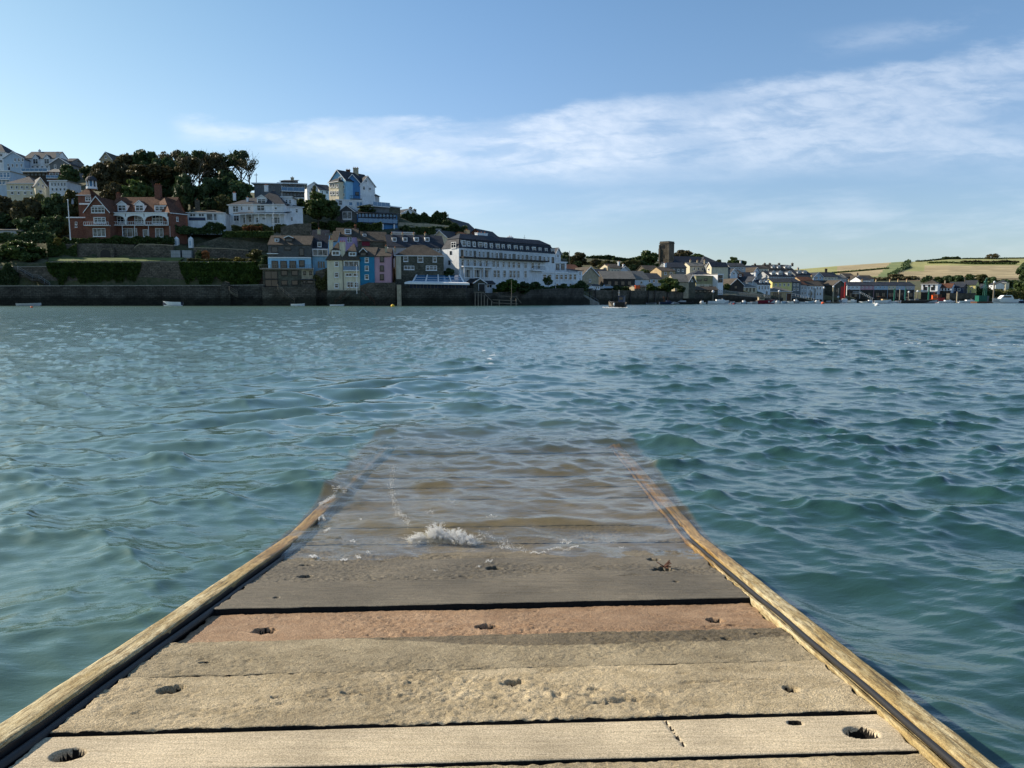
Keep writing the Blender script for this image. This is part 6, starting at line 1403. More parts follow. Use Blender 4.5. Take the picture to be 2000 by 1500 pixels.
T('flat topped pine beside the lone standing pine', 444, 392, 294, 28, 256, 'pine', 'leaf_dark', group=GH)
T('lone standing dark pine at the right end of the grove', 473, 386, 290, 20, 254, 'pine', 'leaf_dark', group=GH)
T('bare fine branched tree at the right edge of the grove', 487, 384, 300, 24, 250, 'thin', 'leaf_brown', group=GH)
T('dense dark undertree below the right half of the grove', 410, 420, 338, 34, 238, 'bush', 'leaf_dark', group=GH)
T('dense dark undertree below the lone standing pine', 462, 412, 340, 34, 240, 'bush', 'leaf_dark', group=GH)
T('brown hazy crown filling the top of the grove right of its summit', 320, 396, 292, 34, 260, 'loose', 'leaf_brown', group=GH)
T('hazy brown crown spread low across the front of the grove', 300, 400, 316, 44, 242, 'pine', 'leaf_brown', group=GH)
T('low dark crown closing the gap under the right hand pines', 438, 408, 322, 34, 246, 'bush', 'leaf_dark', group=GH)
T('lacy bare tree between the two flat topped pines', 392, 390, 286, 26, 260, 'thin', 'leaf_brown', group=GH)
T('dense dark tree behind the bungalow chimney', 360, 420, 334, 30, 234, 'bush', 'leaf_dark', group=GH)
T('low dark tree right behind the ridge of the mansion', 270, 408, 345, 30, 236, 'bush', 'leaf_mid', group=GH)
T('dark tree between the turret and the mansion ridge', 222, 410, 348, 24, 236, 'bush', 'leaf_brown', group=GH)
T('yellow green tree above the bungalow roof', 436, 414, 374, 17, 229, 'bush', 'leaf_olive', group=GG)
T('dark green bush left of the yellow green tree', 408, 416, 384, 18, 228, 'bush', 'leaf_dark', group=GG)
T('brown autumn tree at the left edge below the cream house', 8, 452, 374, 36, 232, 'bush', 'leaf_brown', group=GG)
T('brown autumn tree below the cream gable', 52, 450, 378, 30, 230, 'bush', 'leaf_brown', group=GG)
T('orange tinted tree between the cream house and the mansion', 82, 446, 366, 24, 234, 'bush', 'leaf_olive', group=GG)
T('dark green tree left of the mansion turret', 112, 452, 372, 28, 230, 'bush', 'leaf_dark', group=GG)
T('olive tree close behind the mansion turret', 146, 440, 364, 20, 236, 'bush', 'leaf_olive', group=GG)
T('large dark tree left of the leaning flagpole', 108, 478, 412, 32, 222, 'bush', 'leaf_dark', group=GG)
T('dark tree low on the left slope behind the pale building', 60, 474, 414, 30, 224, 'bush', 'leaf_dark', group=GG)
T('dark tree in the left corner below the brown autumn tree', 14, 466, 412, 26, 228, 'bush', 'leaf_dark', group=GG)
T('broad round bush with golden left side above the garden stair', 48, 520, 466, 42, 203, 'bush', 'leaf_mid', 'shrub', 'shrub', GG)
T('dark bush at the left edge beside the round golden bush', 2, 524, 486, 22, 202, 'bush', 'leaf_dark', 'shrub', 'shrub', GG)
T('big dark green tree between the villa and the blue house', 622, 442, 374, 33, 233, 'round', 'leaf_mid', group=GG)
T('cone shaped golden green tree above the big dark tree', 615, 404, 360, 12, 239, 'cone', 'leaf_olive', group=GG)
T('dark bush under the tall blue house on its left', 650, 430, 388, 18, 236, 'bush', 'leaf_dark', group=GG)
T('dark tree behind the villa between its right wing and flat roofed house', 588, 412, 384, 18, 236, 'bush', 'leaf_dark', group=GG)
T('dark bush filling the gap above the glass fronted house', 716, 418, 398, 18, 243, 'bush', 'leaf_dark', 'shrub', 'shrub', GG)
T('round olive bush beside the slate hung waterfront house', 502, 522, 484, 20, 199, 'bush', 'leaf_olive', 'shrub', 'shrub', GG)
T('dark round bush in front of the olive bush by the waterfront house', 516, 530, 496, 14, 196.5, 'bush', 'leaf_dark', 'shrub', 'shrub', GG)
T('golden shrub on top of the garden wall left of the olive bush', 466, 513, 500, 10, 199, 'bush', 'leaf_gold', 'shrub', 'shrub', GG)
T('rusty shrub standing right of the pale boat store fronts', 402, 510, 485, 8, 203, 'bush', 'leaf_rust', 'shrub', 'shrub', GG)
T('dark bush right beside the right boat store front', 390, 510, 486, 8, 203.5, 'bush', 'leaf_dark', 'shrub', 'shrub', GG)
T('dark bush at the right end of the mansion terrace', 325, 476, 458, 9, 209, 'bush', 'leaf_dark', 'shrub', 'shrub', GG)
T('dark conifer bush beside the bungalow stilts', 428, 452, 434, 14, 214, 'bush', 'leaf_dark', 'shrub', 'shrub', GG)
T('small golden tree below the mansion balcony on the left', 113, 480, 461, 8, 207, 'bush', 'leaf_gold', 'shrub', 'shrub', GG)
T('dark purple brown bush in front of the hotel end wall', 877, 545, 522, 13, 198, 'bush', 'leaf_dark', 'shrub', 'shrub', GG)
T('dark bush between the stone house and the glass pavilion', 818, 542, 524, 10, 197.5, 'bush', 'leaf_dark', 'shrub', 'shrub', GG)
T('bright green tree in front of the middle of the hotel', 1000, 572, 541, 15, 203, 'bush', 'leaf_ivy', group=GG)
T('spreading green shrub left of the bright green tree', 983, 574, 545, 14, 204.5, 'bush', 'leaf_ivy', 'shrub', 'shrub', GG)
T('dark green shrub right of the bright green tree', 1022, 574, 548, 14, 207, 'bush', 'leaf_dark', 'shrub', 'shrub', GG)
T('dark shrub under the brown balconies of the hotel', 1044, 570, 548, 13, 214, 'bush', 'leaf_dark', 'shrub', 'shrub', GG)
T('slim green tree in front of the hotel annexe', 1070, 566, 538, 11, 219, 'loose', 'leaf_mid', group=GG)
T('round dark bush right of the annexe flagpole', 1100, 566, 551, 8, 222, 'bush', 'leaf_dark', 'shrub', 'shrub', GG)
T('palm like dark tree at the corner of the hotel annexe', 1134, 568, 546, 12, 232, 'bush', 'leaf_dark', group=GG)
T('dark tree directly right of the hotel on the skyline', 1103, 522, 489, 13, 300, 'bush', 'leaf_dark', group=GG)
T('broad brown green tree behind the pale pole', 1130, 524, 488.5, 21, 310, 'bush', 'leaf_brown', group=GG)
T('large wind swept tree left of the church tower', 1263, 534, 486, 26, 352, 'bush', 'leaf_mid', group=GG, seed=1)
T('low shoulder of the wind swept tree nearer the hedge', 1247, 534, 496, 16, 350, 'bush', 'leaf_mid', group=GG, seed=2)
T('small dark tree between the swept tree and the churchyard', 1248, 530, 505, 14, 346, 'round', 'leaf_dark', group=GG)
T('broad tree right of the church tower behind the nave', 1330, 520, 484, 28, 392, 'bush', 'leaf_brown', group=GG)
T('lower tree sloping down behind the church roof', 1360, 516, 491, 16, 394, 'bush', 'leaf_mid', group=GG)
T('dark tree at the right end of the church roof', 1404, 522, 506, 8, 372, 'round', 'leaf_dark', group=GG)
T('pointed dark tree on the skyline right of the church', 1433, 530, 499, 13, 392, 'bush', 'leaf_mid', group=GG)
T('round dark tree leaning on the pointed dark tree', 1448, 528, 506, 11, 393, 'bush', 'leaf_dark', group=GG)
T('big green tree growing on the harbour wall', 1306, 570, 537, 22, 264, 'bush', 'leaf_mid', group=GG)
T('bright green bush left of the big harbour wall tree', 1270, 570, 552, 11, 258, 'bush', 'leaf_ivy', 'shrub', 'shrub', GG)
T('dark bush right of the big harbour wall tree', 1330, 572, 556, 9, 268, 'bush', 'leaf_dark', 'shrub', 'shrub', GG)
T('small dark tree below the swept tree near the cottages', 1234, 536, 513, 8, 318, 'bush', 'leaf_dark', group=GG)
T('brown green tree among the cottages left of the tower', 1180, 536, 510, 14, 318, 'round', 'leaf_olive', group=GG)
T('rust coloured tree above the pale cottage', 1160, 524, 505, 9, 328, 'round', 'leaf_brown', group=GG)
T('dark bush in the row behind the boat shed', 1206, 568, 556, 9, 250, 'bush', 'leaf_dark', 'shrub', 'shrub', GG)
T('dark garden tree between the gabled cottage and the hotel', 1128, 522, 508, 9, 292, 'bush', 'leaf_dark', group=GG)
T('tree clump by the dark gabled barn', 1420, 566, 551, 7, 318, 'bush', 'leaf_mid', group=GG)
# far right
for i, (px, hw, tp, mt, lb) in enumerate(((1812, 14, 536, 'leaf_dark', 'rounded dark tree at the left end of the far tree belt'), (1832, 12, 538, 'leaf_mid', 'low tree behind the red brown roofed cottages'), (1850, 16, 534, 'leaf_dark', 'dark tree behind the tall brick chimney, left of it'),
        (1872, 18, 531.5, 'leaf_dark', 'highest dark tree of the far belt behind the yellow house'), (1893, 17, 533, 'leaf_mid', 'dark tree directly above the yellow house roof'), (1916, 18, 533, 'leaf_olive', 'olive tree behind the green crane'),
        (1938, 16, 537, 'leaf_dark', 'dark tree left of the lone cream house'), (1962, 16, 541, 'leaf_dark', 'dark tree right behind the lone cream house'), (1982, 14, 545, 'leaf_mid', 'last tree of the far belt by the green slope'))):
    T(lb, px, 566, tp, hw, 485 + (i % 3) * 8, 'bush', mt, group='trees behind the far quay')
T('big dark tree cut by the right edge of the photo', 1999, 566, 508, 15, 432, 'round', 'leaf_dark', group='trees behind the far quay')
T('lower bushy tree at the right edge below the big dark tree', 1992, 582, 546, 15, 424, 'bush', 'leaf_mid', group='trees behind the far quay')
T('dark shrubby tree behind the white motor cruiser', 1955, 588, 570, 16, 416, 'bush', 'leaf_dark', group='trees behind the far quay')
T('green shrub on the slope above the motor cruiser', 1975, 582, 562, 14, 428, 'bush', 'leaf_ivy', group='trees behind the far quay')
T('green shrub beside the slope below the lone cream house', 1950, 578, 563, 12, 436, 'bush', 'leaf_olive', group='trees behind the far quay')
T('pale bare tree alone on the far hill skyline', 1938, 509, 494.5, 14, 1170, 'loose', 'leaf_brown', group=None, bark='pale_bark')
# hedges, ivy
leafbox('hedge', 'dark clump of bushes on the far hill skyline', 'hedge', 1843, 503, 1876, 508, 1170, 8, 'leaf_dark', 900, 2.2, taper=1)
leafbox('hedge', 'long dark hedge below the bare tree on the far hill', 'hedge', 1880, 509.5, 1990, 516, 1060, 6, 'leaf_brown', 2600, 1.6)
leafbox('hedge', 'diagonal dark hedgerow climbing the golden field', 'hedge', 1740, 537, 1764, 542, 780, 6, 'leaf_brown', 500, 1.5, rag=.2)
def hedgerow(label, pts, mat='leaf_dark', hgt=3.5, n=260):
    wd = hgt * .28
    # follow the hill surface through a list of (photo column, share up the hill)
    cs_ = []
    for (a, qa), (b_, qb) in zip(pts, pts[1:]):
        for i in range(n // (len(pts) - 1)): f = i / (n // (len(pts) - 1)); cs_.append((a + (b_ - a) * f, qa + (qb - qa) * f))
    rs = np.random.RandomState(int(pts[0][0])); V = []
    for px, q in cs_:
        Yd, py = hz(px, q); p = P(px, py, Yd)
        for k in range(6):
            c = np.array(p) + rs.normal(size=3) * [wd, wd * 1.5, wd * .5] + [0, 0, hgt * .3]; a = rs.normal(size=3); b3 = np.cross(a, rs.normal(size=3)); a = a / np.linalg.norm(a) * (.5 + wd * .5); b3 = b3 / np.linalg.norm(b3) * (.5 + wd * .5); V += [c - a, c - b3, c + a, c + b3]
    V = np.array(V); o0 = V.mean(0); me = npmesh('hedge', V - o0, np.arange(len(V)).reshape(-1, 4), [MAT[mat]], False); tag(link('hedge', me, None, tuple(o0)), label, 'hedge', 'hedgerows on the far hill')
hedgerow('dark hedgerow running diagonally up the far hill to the skyline', [(1738, .42), (1760, .62), (1773, .70), (1768, .80), (1775, 1.0)], hgt=4.5, n=400)
hedgerow('thin hedgerow across the middle of the left field', [(1625, .62), (1690, .66), (1735, .70)], 'leaf_mid', 2.5)
hedgerow('hedgerow bordering the upper lime field on the right', [(1815, .86), (1850, .80), (1900, .76), (1985, .74)], 'leaf_mid', 3.5)


hedgerow('dark hedgerow along the top of the far hill', [(1790, .99), (1845, 1.0)], 'leaf_dark', 3, 150)
hedgerow('dark hedgerow along the right of the far hilltop', [(1880, 1.0), (2040, 1.0)], 'leaf_dark', 2.6, 260)
hedgerow('dark scrub band at the foot of the golden fields', [(1590, .12), (1660, .22), (1720, .28), (1790, .30)], 'leaf_brown', 5, 420)
leafbox('hedge', 'dark hedge along the ridge left of the church', 'hedge', 1146, 501, 1200, 509, 420, 5, 'leaf_dark', 1500, .9)
leafbox('hedge', 'dark hedge dipping along the ridge towards the swept tree', 'hedge', 1198, 505, 1246, 512, 410, 5, 'leaf_dark', 1300, .9)
leafbox('ivy', 'dark ivy blanket on the left half of the garden wall', 'ivy', 93, 513, 276, 552, 196.6, .7, 'leaf_ivy', 15000, .30, rag=.6, taper=1, hang=True)
leafbox('ivy', 'dark ivy blanket on the right half of the garden wall', 'ivy', 352, 512, 514, 554, 196.6, .8, 'leaf_ivy', 14000, .30, rag=.6, taper=1, hang=True)
leafbox('ivy', 'ivy hanging beside the far left garden stair', 'ivy', -40, 524, 36, 556, 196.4, .7, 'leaf_dark', 5000, .30, rag=.6)
leafbox('hedge', 'low clipped green edging along the top of the garden wall', 'hedge', 92, 510, 352, 512.6, 199.2, .5, 'leaf_olive', 3000, .18, rag=.35)
leafbox('hedge', 'golden green hedge on the wall top right of the boat stores', 'hedge', 366, 506, 500, 513, 199.5, 1.4, 'leaf_olive', 4500, .24, rag=.5)
leafbox('hedge', 'dark hedge below the pale building at the left edge', 'hedge', -30, 458, 100, 474, 208, 3, 'leaf_dark', 5000, .3, rag=.7)
leafbox('planting', 'band of dark shrubs along the mansion terrace', 'shrub', 100, 464, 338, 476, 209.5, 1.6, 'leaf_mid', 6500, .26, rag=.7)
leafbox('creeper', 'creeper hanging over the terrace wall near the golden tree', 'creeper', 92, 476, 150, 500, 207.4, .5, 'leaf_mid', 2600, .25, rag=1.1)
leafbox('hedge', 'clipped hedge on the slope below the white villa', 'hedge', 434, 452, 532, 463, 211, 2, 'leaf_mid', 5200, .25, rag=.3)
leafbox('flower_bed', 'flower bed with orange blooms below the villa veranda', 'flower bed', 452, 440, 560, 454, 216, 3, 'leaf_olive', 5200, .25, rag=.7)
leafbox('flower_bed', 'orange flowering plants in front of the villa', 'flowers', 474, 442, 512, 450, 215.4, 1, 'leaf_rust', 420, .28, rag=.7)
leafbox('hedge', 'dark hedge under the bungalow and its stilts', 'hedge', 340, 440, 430, 456, 213, 3, 'leaf_dark', 5000, .28, rag=.7)
leafbox('hedge', 'green hedge between the lilac house and the glass fronted house', 'hedge', 642, 434, 744, 449, 232, 3, 'leaf_mid', 6500, .28, rag=.5)
leafbox('scrub', 'dark scrub along the skyline right of the small white gabled house', 'scrub', 770, 417, 872, 437, 262, 4, 'leaf_dark', 8500, .34, rag=.9, Y2=266)
leafbox('scrub', 'dark round scrub by the aerial mast on the ridge', 'scrub', 862, 430, 882, 441, 262, 4, 'leaf_dark', 1800, .34, taper=1)
leafbox('scrub', 'dark scrub between the ridge and the chapel', 'scrub', 846, 440, 912, 456, 250, 4, 'leaf_dark', 5200, .34, rag=.5)
leafbox('planting', 'green planting between the two retaining walls', 'shrub', 780, 443, 850, 456, 238, 3, 'leaf_dark', 3800, .3, rag=.5)
leafbox('scrub', 'scrub on the bank behind the slate terrace', 'scrub', 600, 436, 660, 450, 233, 3, 'leaf_mid', 3200, .3, rag=.5)
leafbox('planting', 'low garden plants on the rubble wall by the hotel', 'shrub', 962, 560, 1080, 572, 204, 1.5, 'leaf_dark', 3800, .25, rag=.7, Y2=219)
leafbox('planting', 'low shrubs on the wall in front of the annexe', 'shrub', 1076, 558, 1150, 567, 221, 1.5, 'leaf_mid', 2400, .25, rag=.6, Y2=237)
leafbox('creeper', 'creeper spilling over the stone balcony steps', 'creeper', 612, 536, 642, 566, 192, .6, 'leaf_olive', 1100, .22, rag=.9)
leafbox('scrub', 'olive scrub on the slope under the lone cream house', 'scrub', 1918, 566, 2060, 590, 414, 6, 'leaf_olive', 4200, .55, rag=.7)
leafbox('scrub', 'dark scrub between the yellow house and the green crane', 'scrub', 1904, 566, 1942, 590, 412, 4, 'leaf_dark', 1800, .5, rag=.5)
leafbox('scrub', 'garden scrub between the cottages left of the church', 'scrub', 1140, 512, 1250, 530, 335, 6, 'leaf_olive', 5000, .45, rag=.6)
leafbox('scrub', 'green verge among the cottages below the tower', 'scrub', 1200, 530, 1320, 546, 296, 5, 'leaf_mid', 3600, .4, rag=.6)
leafbox('scrub', 'dark verge on top of the harbour wall', 'scrub', 1160, 559, 1300, 569, 250, 3, 'leaf_dark', 3200, .35, rag=.8, Y2=266)
# lawn in front of the terrace walls
a = P(95, 511, 199.5); b_ = P(345, 511, 199.5); c = P(360, 503, 206); d = P(95, 503, 206)
mb = MB(); mb.hexa([a + Vector((0, 0, -.3)), b_ + Vector((0, 0, -.3)), c + Vector((0, 0, -.3)), d + Vector((0, 0, -.3)), a, b_, c, d]); tag(mb.build('lawn', MAT['lawn']), kind='structure')
mb = MB(); a, b_, c, d = P(1955, 572, 440), P(2110, 572, 440), P(2140, 556, 470), P(1990, 558, 470)
mb.hexa([a + Vector((0, 0, -3)), b_ + Vector((0, 0, -3)), c + Vector((0, 0, -3)), d + Vector((0, 0, -3)), a, b_, c, d]); tag(mb.build('grass_bank', MAT['field_lime']), kind='structure')
# ================================================================== BOATS AND HARBOUR
def hull(L, Bm, fb, sheer=.35, draft=.3, transom=.8, n=15, thick=.06):
    """open boat hull along x, bow at +x"""
    mb = MB(); rows = []
    for i in range(n):
        q = i / (n - 1); w_ = Bm / 2 * (transom + (1 - transom) * min(1, q / .35)) * (1 - max(0, (q - .45) / .55) ** 2.3); w_ = max(w_, .02)
        z = fb * (1 + sheer * max(0, q - .25) ** 1.6); x = L * (q - .5); xb = x - L * .06 * q * q
        rows.append([(x, -w_, z), (xb, -w_ * .86, z * .35), (xb, -w_ * .5, -draft * (1 - q ** 3 * .8)), (xb, 0, -draft * 1.2 * (1 - q ** 3 * .8)), (xb, w_ * .5, -draft * (1 - q ** 3 * .8)), (xb, w_ * .86, z * .35), (x, w_, z), (x, max(w_ - thick, .01), z), (x - .01, max(w_ * .8 - thick, .005), fb * .25), (x - .01, -max(w_ * .8 - thick, .005), fb * .25), (x, -max(w_ - thick, .01), z)])
    m = len(rows[0])
    for i in range(n - 1):
        for j in range(m):
            k = (j + 1) % m; mb.face([rows[i][j], rows[i + 1][j], rows[i + 1][k], rows[i][k]], 1 if j in (6, 10) else (2 if j in (7, 8, 9) else 0))
    mb.face(rows[0][::-1], 0); mb.face(rows[-1], 0); return mb
def boat(label, x0, x1, Yd, py=None, flip=False, fb=.5, Bm=1.7, col='white_paint', trim='white_paint', kind='dinghy', cat='boat', name='rowing_boat', group='boats moored along the shore', yaw=0.0, cabin='white_paint', inner='pale_grey_render', tilt=0.0):
    c = P((x0 + x1) / 2, 586, Yd); L = (x1 - x0) * Yd / F / max(.35, math.cos(yaw)); r_ = empty(name, (c.x, Yd, .0), label, cat, group); r_.rotation_euler = (0, tilt, yaw + (PI if flip else 0))
    hull(L, Bm, fb, draft=.3).build('hull', [MAT[col], MAT[trim], MAT[inner]], r_)
    mb = MB()
    for q in (-.18, .14): mb.box(L * q, L * q + .25, -Bm * .36, Bm * .36, fb * .62, fb * .70)
    if kind in ('dinghy', 'rib', 'launch', 'ferry'): mb.build('thwarts', MAT['weathered_timber'], r_)
    if kind in ('dinghy', 'rib', 'motor', 'launch'):
        m2 = MB(); x = -L / 2 - .18; m2.box(x - .14, x + .14, -.13, .13, fb * .8, fb * .8 + .45); m2.box(x - .05, x + .06, -.05, .05, -.4, fb * .8); m2.build('outboard', MAT['black_paint'], r_)
    if kind == 'motor':
        m2 = MB(); m2.box(-L * .12, L * .2, -Bm * .33, Bm * .33, fb * .5, fb + .55); m2.prism([(L * .2, -Bm * .3, fb + .1), (L * .34, -Bm * .3, fb + .1), (L * .2, -Bm * .3, fb + .5)], (0, 0, 0), (0, Bm * .6, 0)); m2.build('cabin', MAT[cabin], r_)
        m2 = MB(); m2.hexa([(L * .17, -Bm * .31, fb + .55), (L * .25, -Bm * .31, fb + .55), (L * .25, Bm * .31, fb + .55), (L * .17, Bm * .31, fb + .55), (L * .12, -Bm * .28, fb + 1.05), (L * .15, -Bm * .28, fb + 1.05), (L * .15, Bm * .28, fb + 1.05), (L * .12, Bm * .28, fb + 1.05)]); m2.build('windscreen', MAT['glass'], r_)
    if kind == 'cruiser':
        m2 = MB(); m2.prism([(-L * .3, -Bm * .36, fb * .6), (L * .22, -Bm * .36, fb * .6), (L * .22, -Bm * .36, fb + .45), (L * .10, -Bm * .36, fb + 1.7), (-L * .22, -Bm * .36, fb + 1.75), (-L * .3, -Bm * .36, fb + .5)], (0, 0, 0), (0, Bm * .72, 0)); m2.build('cabin', MAT[cabin], r_)
        m2 = MB(); m2.prism([(-L * .2, -Bm * .375, fb + .75), (L * .155, -Bm * .375, fb + .75), (L * .09, -Bm * .375, fb + 1.45), (-L * .19, -Bm * .375, fb + 1.45)], (0, 0, 0), (0, Bm * .75, 0)); m2.build('windows', MAT['glass'], r_)
        m2 = MB()
        for i in range(7): x = L * (.2 + .045 * i); m2.tube((x, -Bm * .25 * (1 - i * .12), fb), (x, -Bm * .25 * (1 - i * .12), fb + .9), .02, .02, 4)
        m2.tube((L * .2, -Bm * .25, fb + .9), (L * .47, -.1, fb + 1.0), .025, .025, 4); m2.tube((-L * .05, 0, fb + 1.7), (-L * .1, 0, fb + 2.7), .04, .03, 5); m2.build('rails', MAT['grey_metal'], r_)
    if kind == 'ferry':
        m2 = MB(); m2.box(-L * .42, -L * .12, -Bm * .3, Bm * .3, fb * .3, fb + 1.1); m2.box(-L * .45, -L * .08, -Bm * .34, Bm * .34, fb + 1.103, fb + 1.2); m2.build('wheelhouse', MAT[cabin], r_)
        m2 = MB(); m2.box(-L * .38, -L * .16, -Bm * .315, Bm * .315, fb + .45, fb + .95); m2.box(-L * .125, -L * .115, -Bm * .2, Bm * .2, fb + .45, fb + .95); m2.build('windows', MAT['glass'], r_)
        m2 = MB(); m2.tube((-L * .1, 0, fb), (-L * .1, 0, fb + 2.3), .05, .03, 6); m2.tube((-L * .1, -.5, fb + 1.8), (-L * .1, .5, fb + 1.8), .03, .03, 5); m2.build('mast', MAT['white_paint'], r_)
        for y in (-.85, .85):
            m2 = MB(); m2.ball((L * .1, y * Bm * .55, fb * .6), .18, .1, .3, 8, 6); m2.build('fender', MAT['white_paint'], r_)
    if kind == 'rib':
        m2 = MB(); m2.box(-L * .1, L * .0, -.3, .3, fb * .3, fb + .75); m2.box(-L * .24, -L * .14, -.3, .3, fb * .3, fb + .45); m2.build('console', MAT['grey_render'], r_)
        m2 = MB(); m2.tube((-L * .3, -Bm * .3, fb), (-L * .32, -Bm * .26, fb + 1.3), .04, .04, 5); m2.tube((-L * .3, Bm * .3, fb), (-L * .32, Bm * .26, fb + 1.3), .04, .04, 5); m2.tube((-L * .32, -Bm * .26, fb + 1.3), (-L * .32, Bm * .26, fb + 1.3), .04, .04, 5); m2.build('arch', MAT['grey_metal'], r_)
    if kind == 'launch':
        m2 = MB(); m2.box(-L * .05, L * .18, -Bm * .3, Bm * .3, fb * .6, fb + .5); m2.prism([(L * .18, -Bm * .3, fb), (L * .3, -Bm * .3, fb), (L * .18, -Bm * .3, fb + .5)], (0, 0, 0), (0, Bm * .6, 0)); m2.build('cuddy', MAT[cabin], r_)
        m2 = MB()
        for y in (-.4, .4): m2.tube((-L * .2, Bm * y, fb), (-L * .2, Bm * y, fb + 1.5), .03, .03, 5); m2.tube((L * .1, Bm * y, fb), (L * .1, Bm * y, fb + 1.4), .03, .03, 5)
        m2.hexa([(-L * .24, -Bm * .42, fb + 1.5), (L * .14, -Bm * .42, fb + 1.4), (L * .14, Bm * .42, fb + 1.4), (-L * .24, Bm * .42, fb + 1.5), (-L * .24, -Bm * .42, fb + 1.6), (L * .14, -Bm * .42, fb + 1.5), (L * .14, Bm * .42, fb + 1.5), (-L * .24, Bm * .42, fb + 1.6)]); m2.build('canopy', MAT['rust_paint'], r_)
    return r_
boat('white dinghy moored by the left end of the sea wall', 34, 80, 183, fb=.62, Bm=2.0, flip=False, col='pale_grey_render')
boat('white dinghy moored in front of the ivy covered wall', 318, 355, 184, fb=.95, Bm=2.0, flip=True, col='white_paint', inner='navy_paint')
boat('small white dinghy at the foot of the balcony house stair', 569, 595, 182, fb=.5, Bm=1.5, flip=False, name='dinghy')
boat('white dinghy with dark stern below the cream house', 645, 672, 184, fb=.35, Bm=1.4, flip=False, name='dinghy')
boat('brown and black passenger ferry under way with white bow wave', 1190, 1221, 147, fb=1.0, Bm=1.9, kind='ferry', cat='ferry', name='passenger_ferry', flip=True, col='black_paint', trim='white_paint', group=None, yaw=-.45, cabin='navy_paint', inner='weathered_timber')
mb = MB(); r3 = random.Random(9)
for i in range(120):
    q = r3.random(); px = 1176 + 50 * q; d = ray(px, 601.2 + r3.gauss(0, .5) - 1.2 * abs(q - .45)); k = CAMH / -d.z; mb.ball((d.x * k, d.y * k + 1.2 * r3.uniform(-1, 1), .04), .13 * r3.uniform(.5, 1.5), .12, .03 + .10 * math.exp(-((q - .40) / .14) ** 2), 6, 4)
tag(mb.build('bow_wave', MAT['foam'], smooth=True), 'white bow wave and wake around the passenger ferry', 'wake', kind='stuff')
boat('low blue launch moored against the long harbour wall', 1288, 1317, 246, fb=.8, Bm=2.2, kind='launch', flip=False, col='navy_paint', trim='pale_grey_render', name='launch', cabin='navy_paint')
boat('dark workboat with pale deck gear at the end of the harbour wall', 1318, 1352, 262, fb=.7, Bm=2.2, kind='motor', flip=True, col='black_paint', trim='pale_grey_render', cabin='pale_grey_render', name='workboat')
boat('grey dinghy in front of the harbour wall, left of the blue launch', 1263, 1282, 250, fb=.5, Bm=1.5, name='dinghy', col='grey_render')
boat('white motorboat with open bow in front of the gangway', 1383, 1424, 262, fb=1.1, Bm=2.4, kind='motor', col='white_paint', name='motorboat')
boat('dark maroon launch with pale stern moored near the boathouse', 1478, 1514, 280, fb=1.35, Bm=2.8, kind='ferry', col='maroon_paint', trim='black_paint', name='launch', cabin='buff_stone', cat='launch')
boat('white and orange cabin launch with framework at its stern', 1707, 1741, 300, fb=1.3, Bm=2.6, kind='launch', col='white_paint', trim='rust_paint', name='launch', cabin='tan_render', cat='launch')
boat('long dark inflatable boat with deck seats and grey tubes', 1758, 1830, 330, fb=1.3, Bm=3.0, kind='rib', col='dark_timber', trim='grey_metal', name='inflatable_boat', cat='inflatable boat')
boat('white motor cruiser with dark windows at the right edge', 1938, 1986, 335, fb=1.75, Bm=3.4, kind='cruiser', col='white_paint', name='motor_cruiser', cat='motor cruiser', flip=True)
boat('small dark boat behind the stern of the motor cruiser', 1984, 2004, 345, fb=1.0, Bm=2.2, kind='motor', col='navy_paint', cabin='pale_blue_render', name='motorboat', flip=True)
boat('long low white speedboat in front of the stone quay', 1872, 1910, 380, fb=1.0, Bm=2.6, kind='motor', name='speedboat')
boat('low white boat beside the red barge', 1832, 1866, 384, fb=.85, Bm=2.2, kind='motor', name='motorboat')
boat('white motorboat berthed below the red post', 1640, 1657, 376, fb=1.5, Bm=2.6, kind='motor', name='motorboat', yaw=.5)
boat('white motorboat right of the one below the red post', 1656, 1672, 380, fb=1.2, Bm=2.4, kind='motor', name='motorboat', yaw=-.4)
SB = [(1372, 'grey dinghy left of the open bow motorboat'), (1430, 'first small dinghy under the gangway'), (1441, 'second small dinghy under the gangway'), (1452, 'third small dinghy under the gangway'), (1464, 'fourth small dinghy under the gangway'), (1473, 'dinghy touching the maroon launch'),
      (1520, 'white dinghy just right of the maroon launch'), (1530, 'white dinghy in front of the tan boathouse door'), (1542, 'white dinghy by the first white capped pile'), (1553, 'white dinghy between the first and third piles'), (1566, 'long white boat by the third pile'), (1582, 'white boat between the fourth and fifth piles'),
      (1597, 'cream boat left of the orange float'), (1617, 'grey boat right of the orange float'), (1686, 'small white boat left of the ramp foot'), (1698, 'small white boat at the ramp foot'), (1746, 'white boat by the left green post'), (1757, 'white boat between the green posts'), (1771, 'white boat by the second green post')]
for i, (px, lb) in enumerate(SB):
    Yd = 268 if px < 1475 else (312 if px < 1600 else 378); w_ = 6 if px < 1500 else 7
    boat(lb, px - w_, px + w_, Yd, fb=[.6, .8, .5, .7][i % 4] * (1.3 if px > 1500 else 1), Bm=1.8, kind='motor' if i % 3 == 0 else 'dinghy', col=['white_paint', 'pale_grey_render', 'white_paint', 'pale_blue_render'][i % 4], yaw=.6 * math.sin(i * 2.1), flip=i % 2 == 0, name='dinghy', group='small boats moored in the harbour')
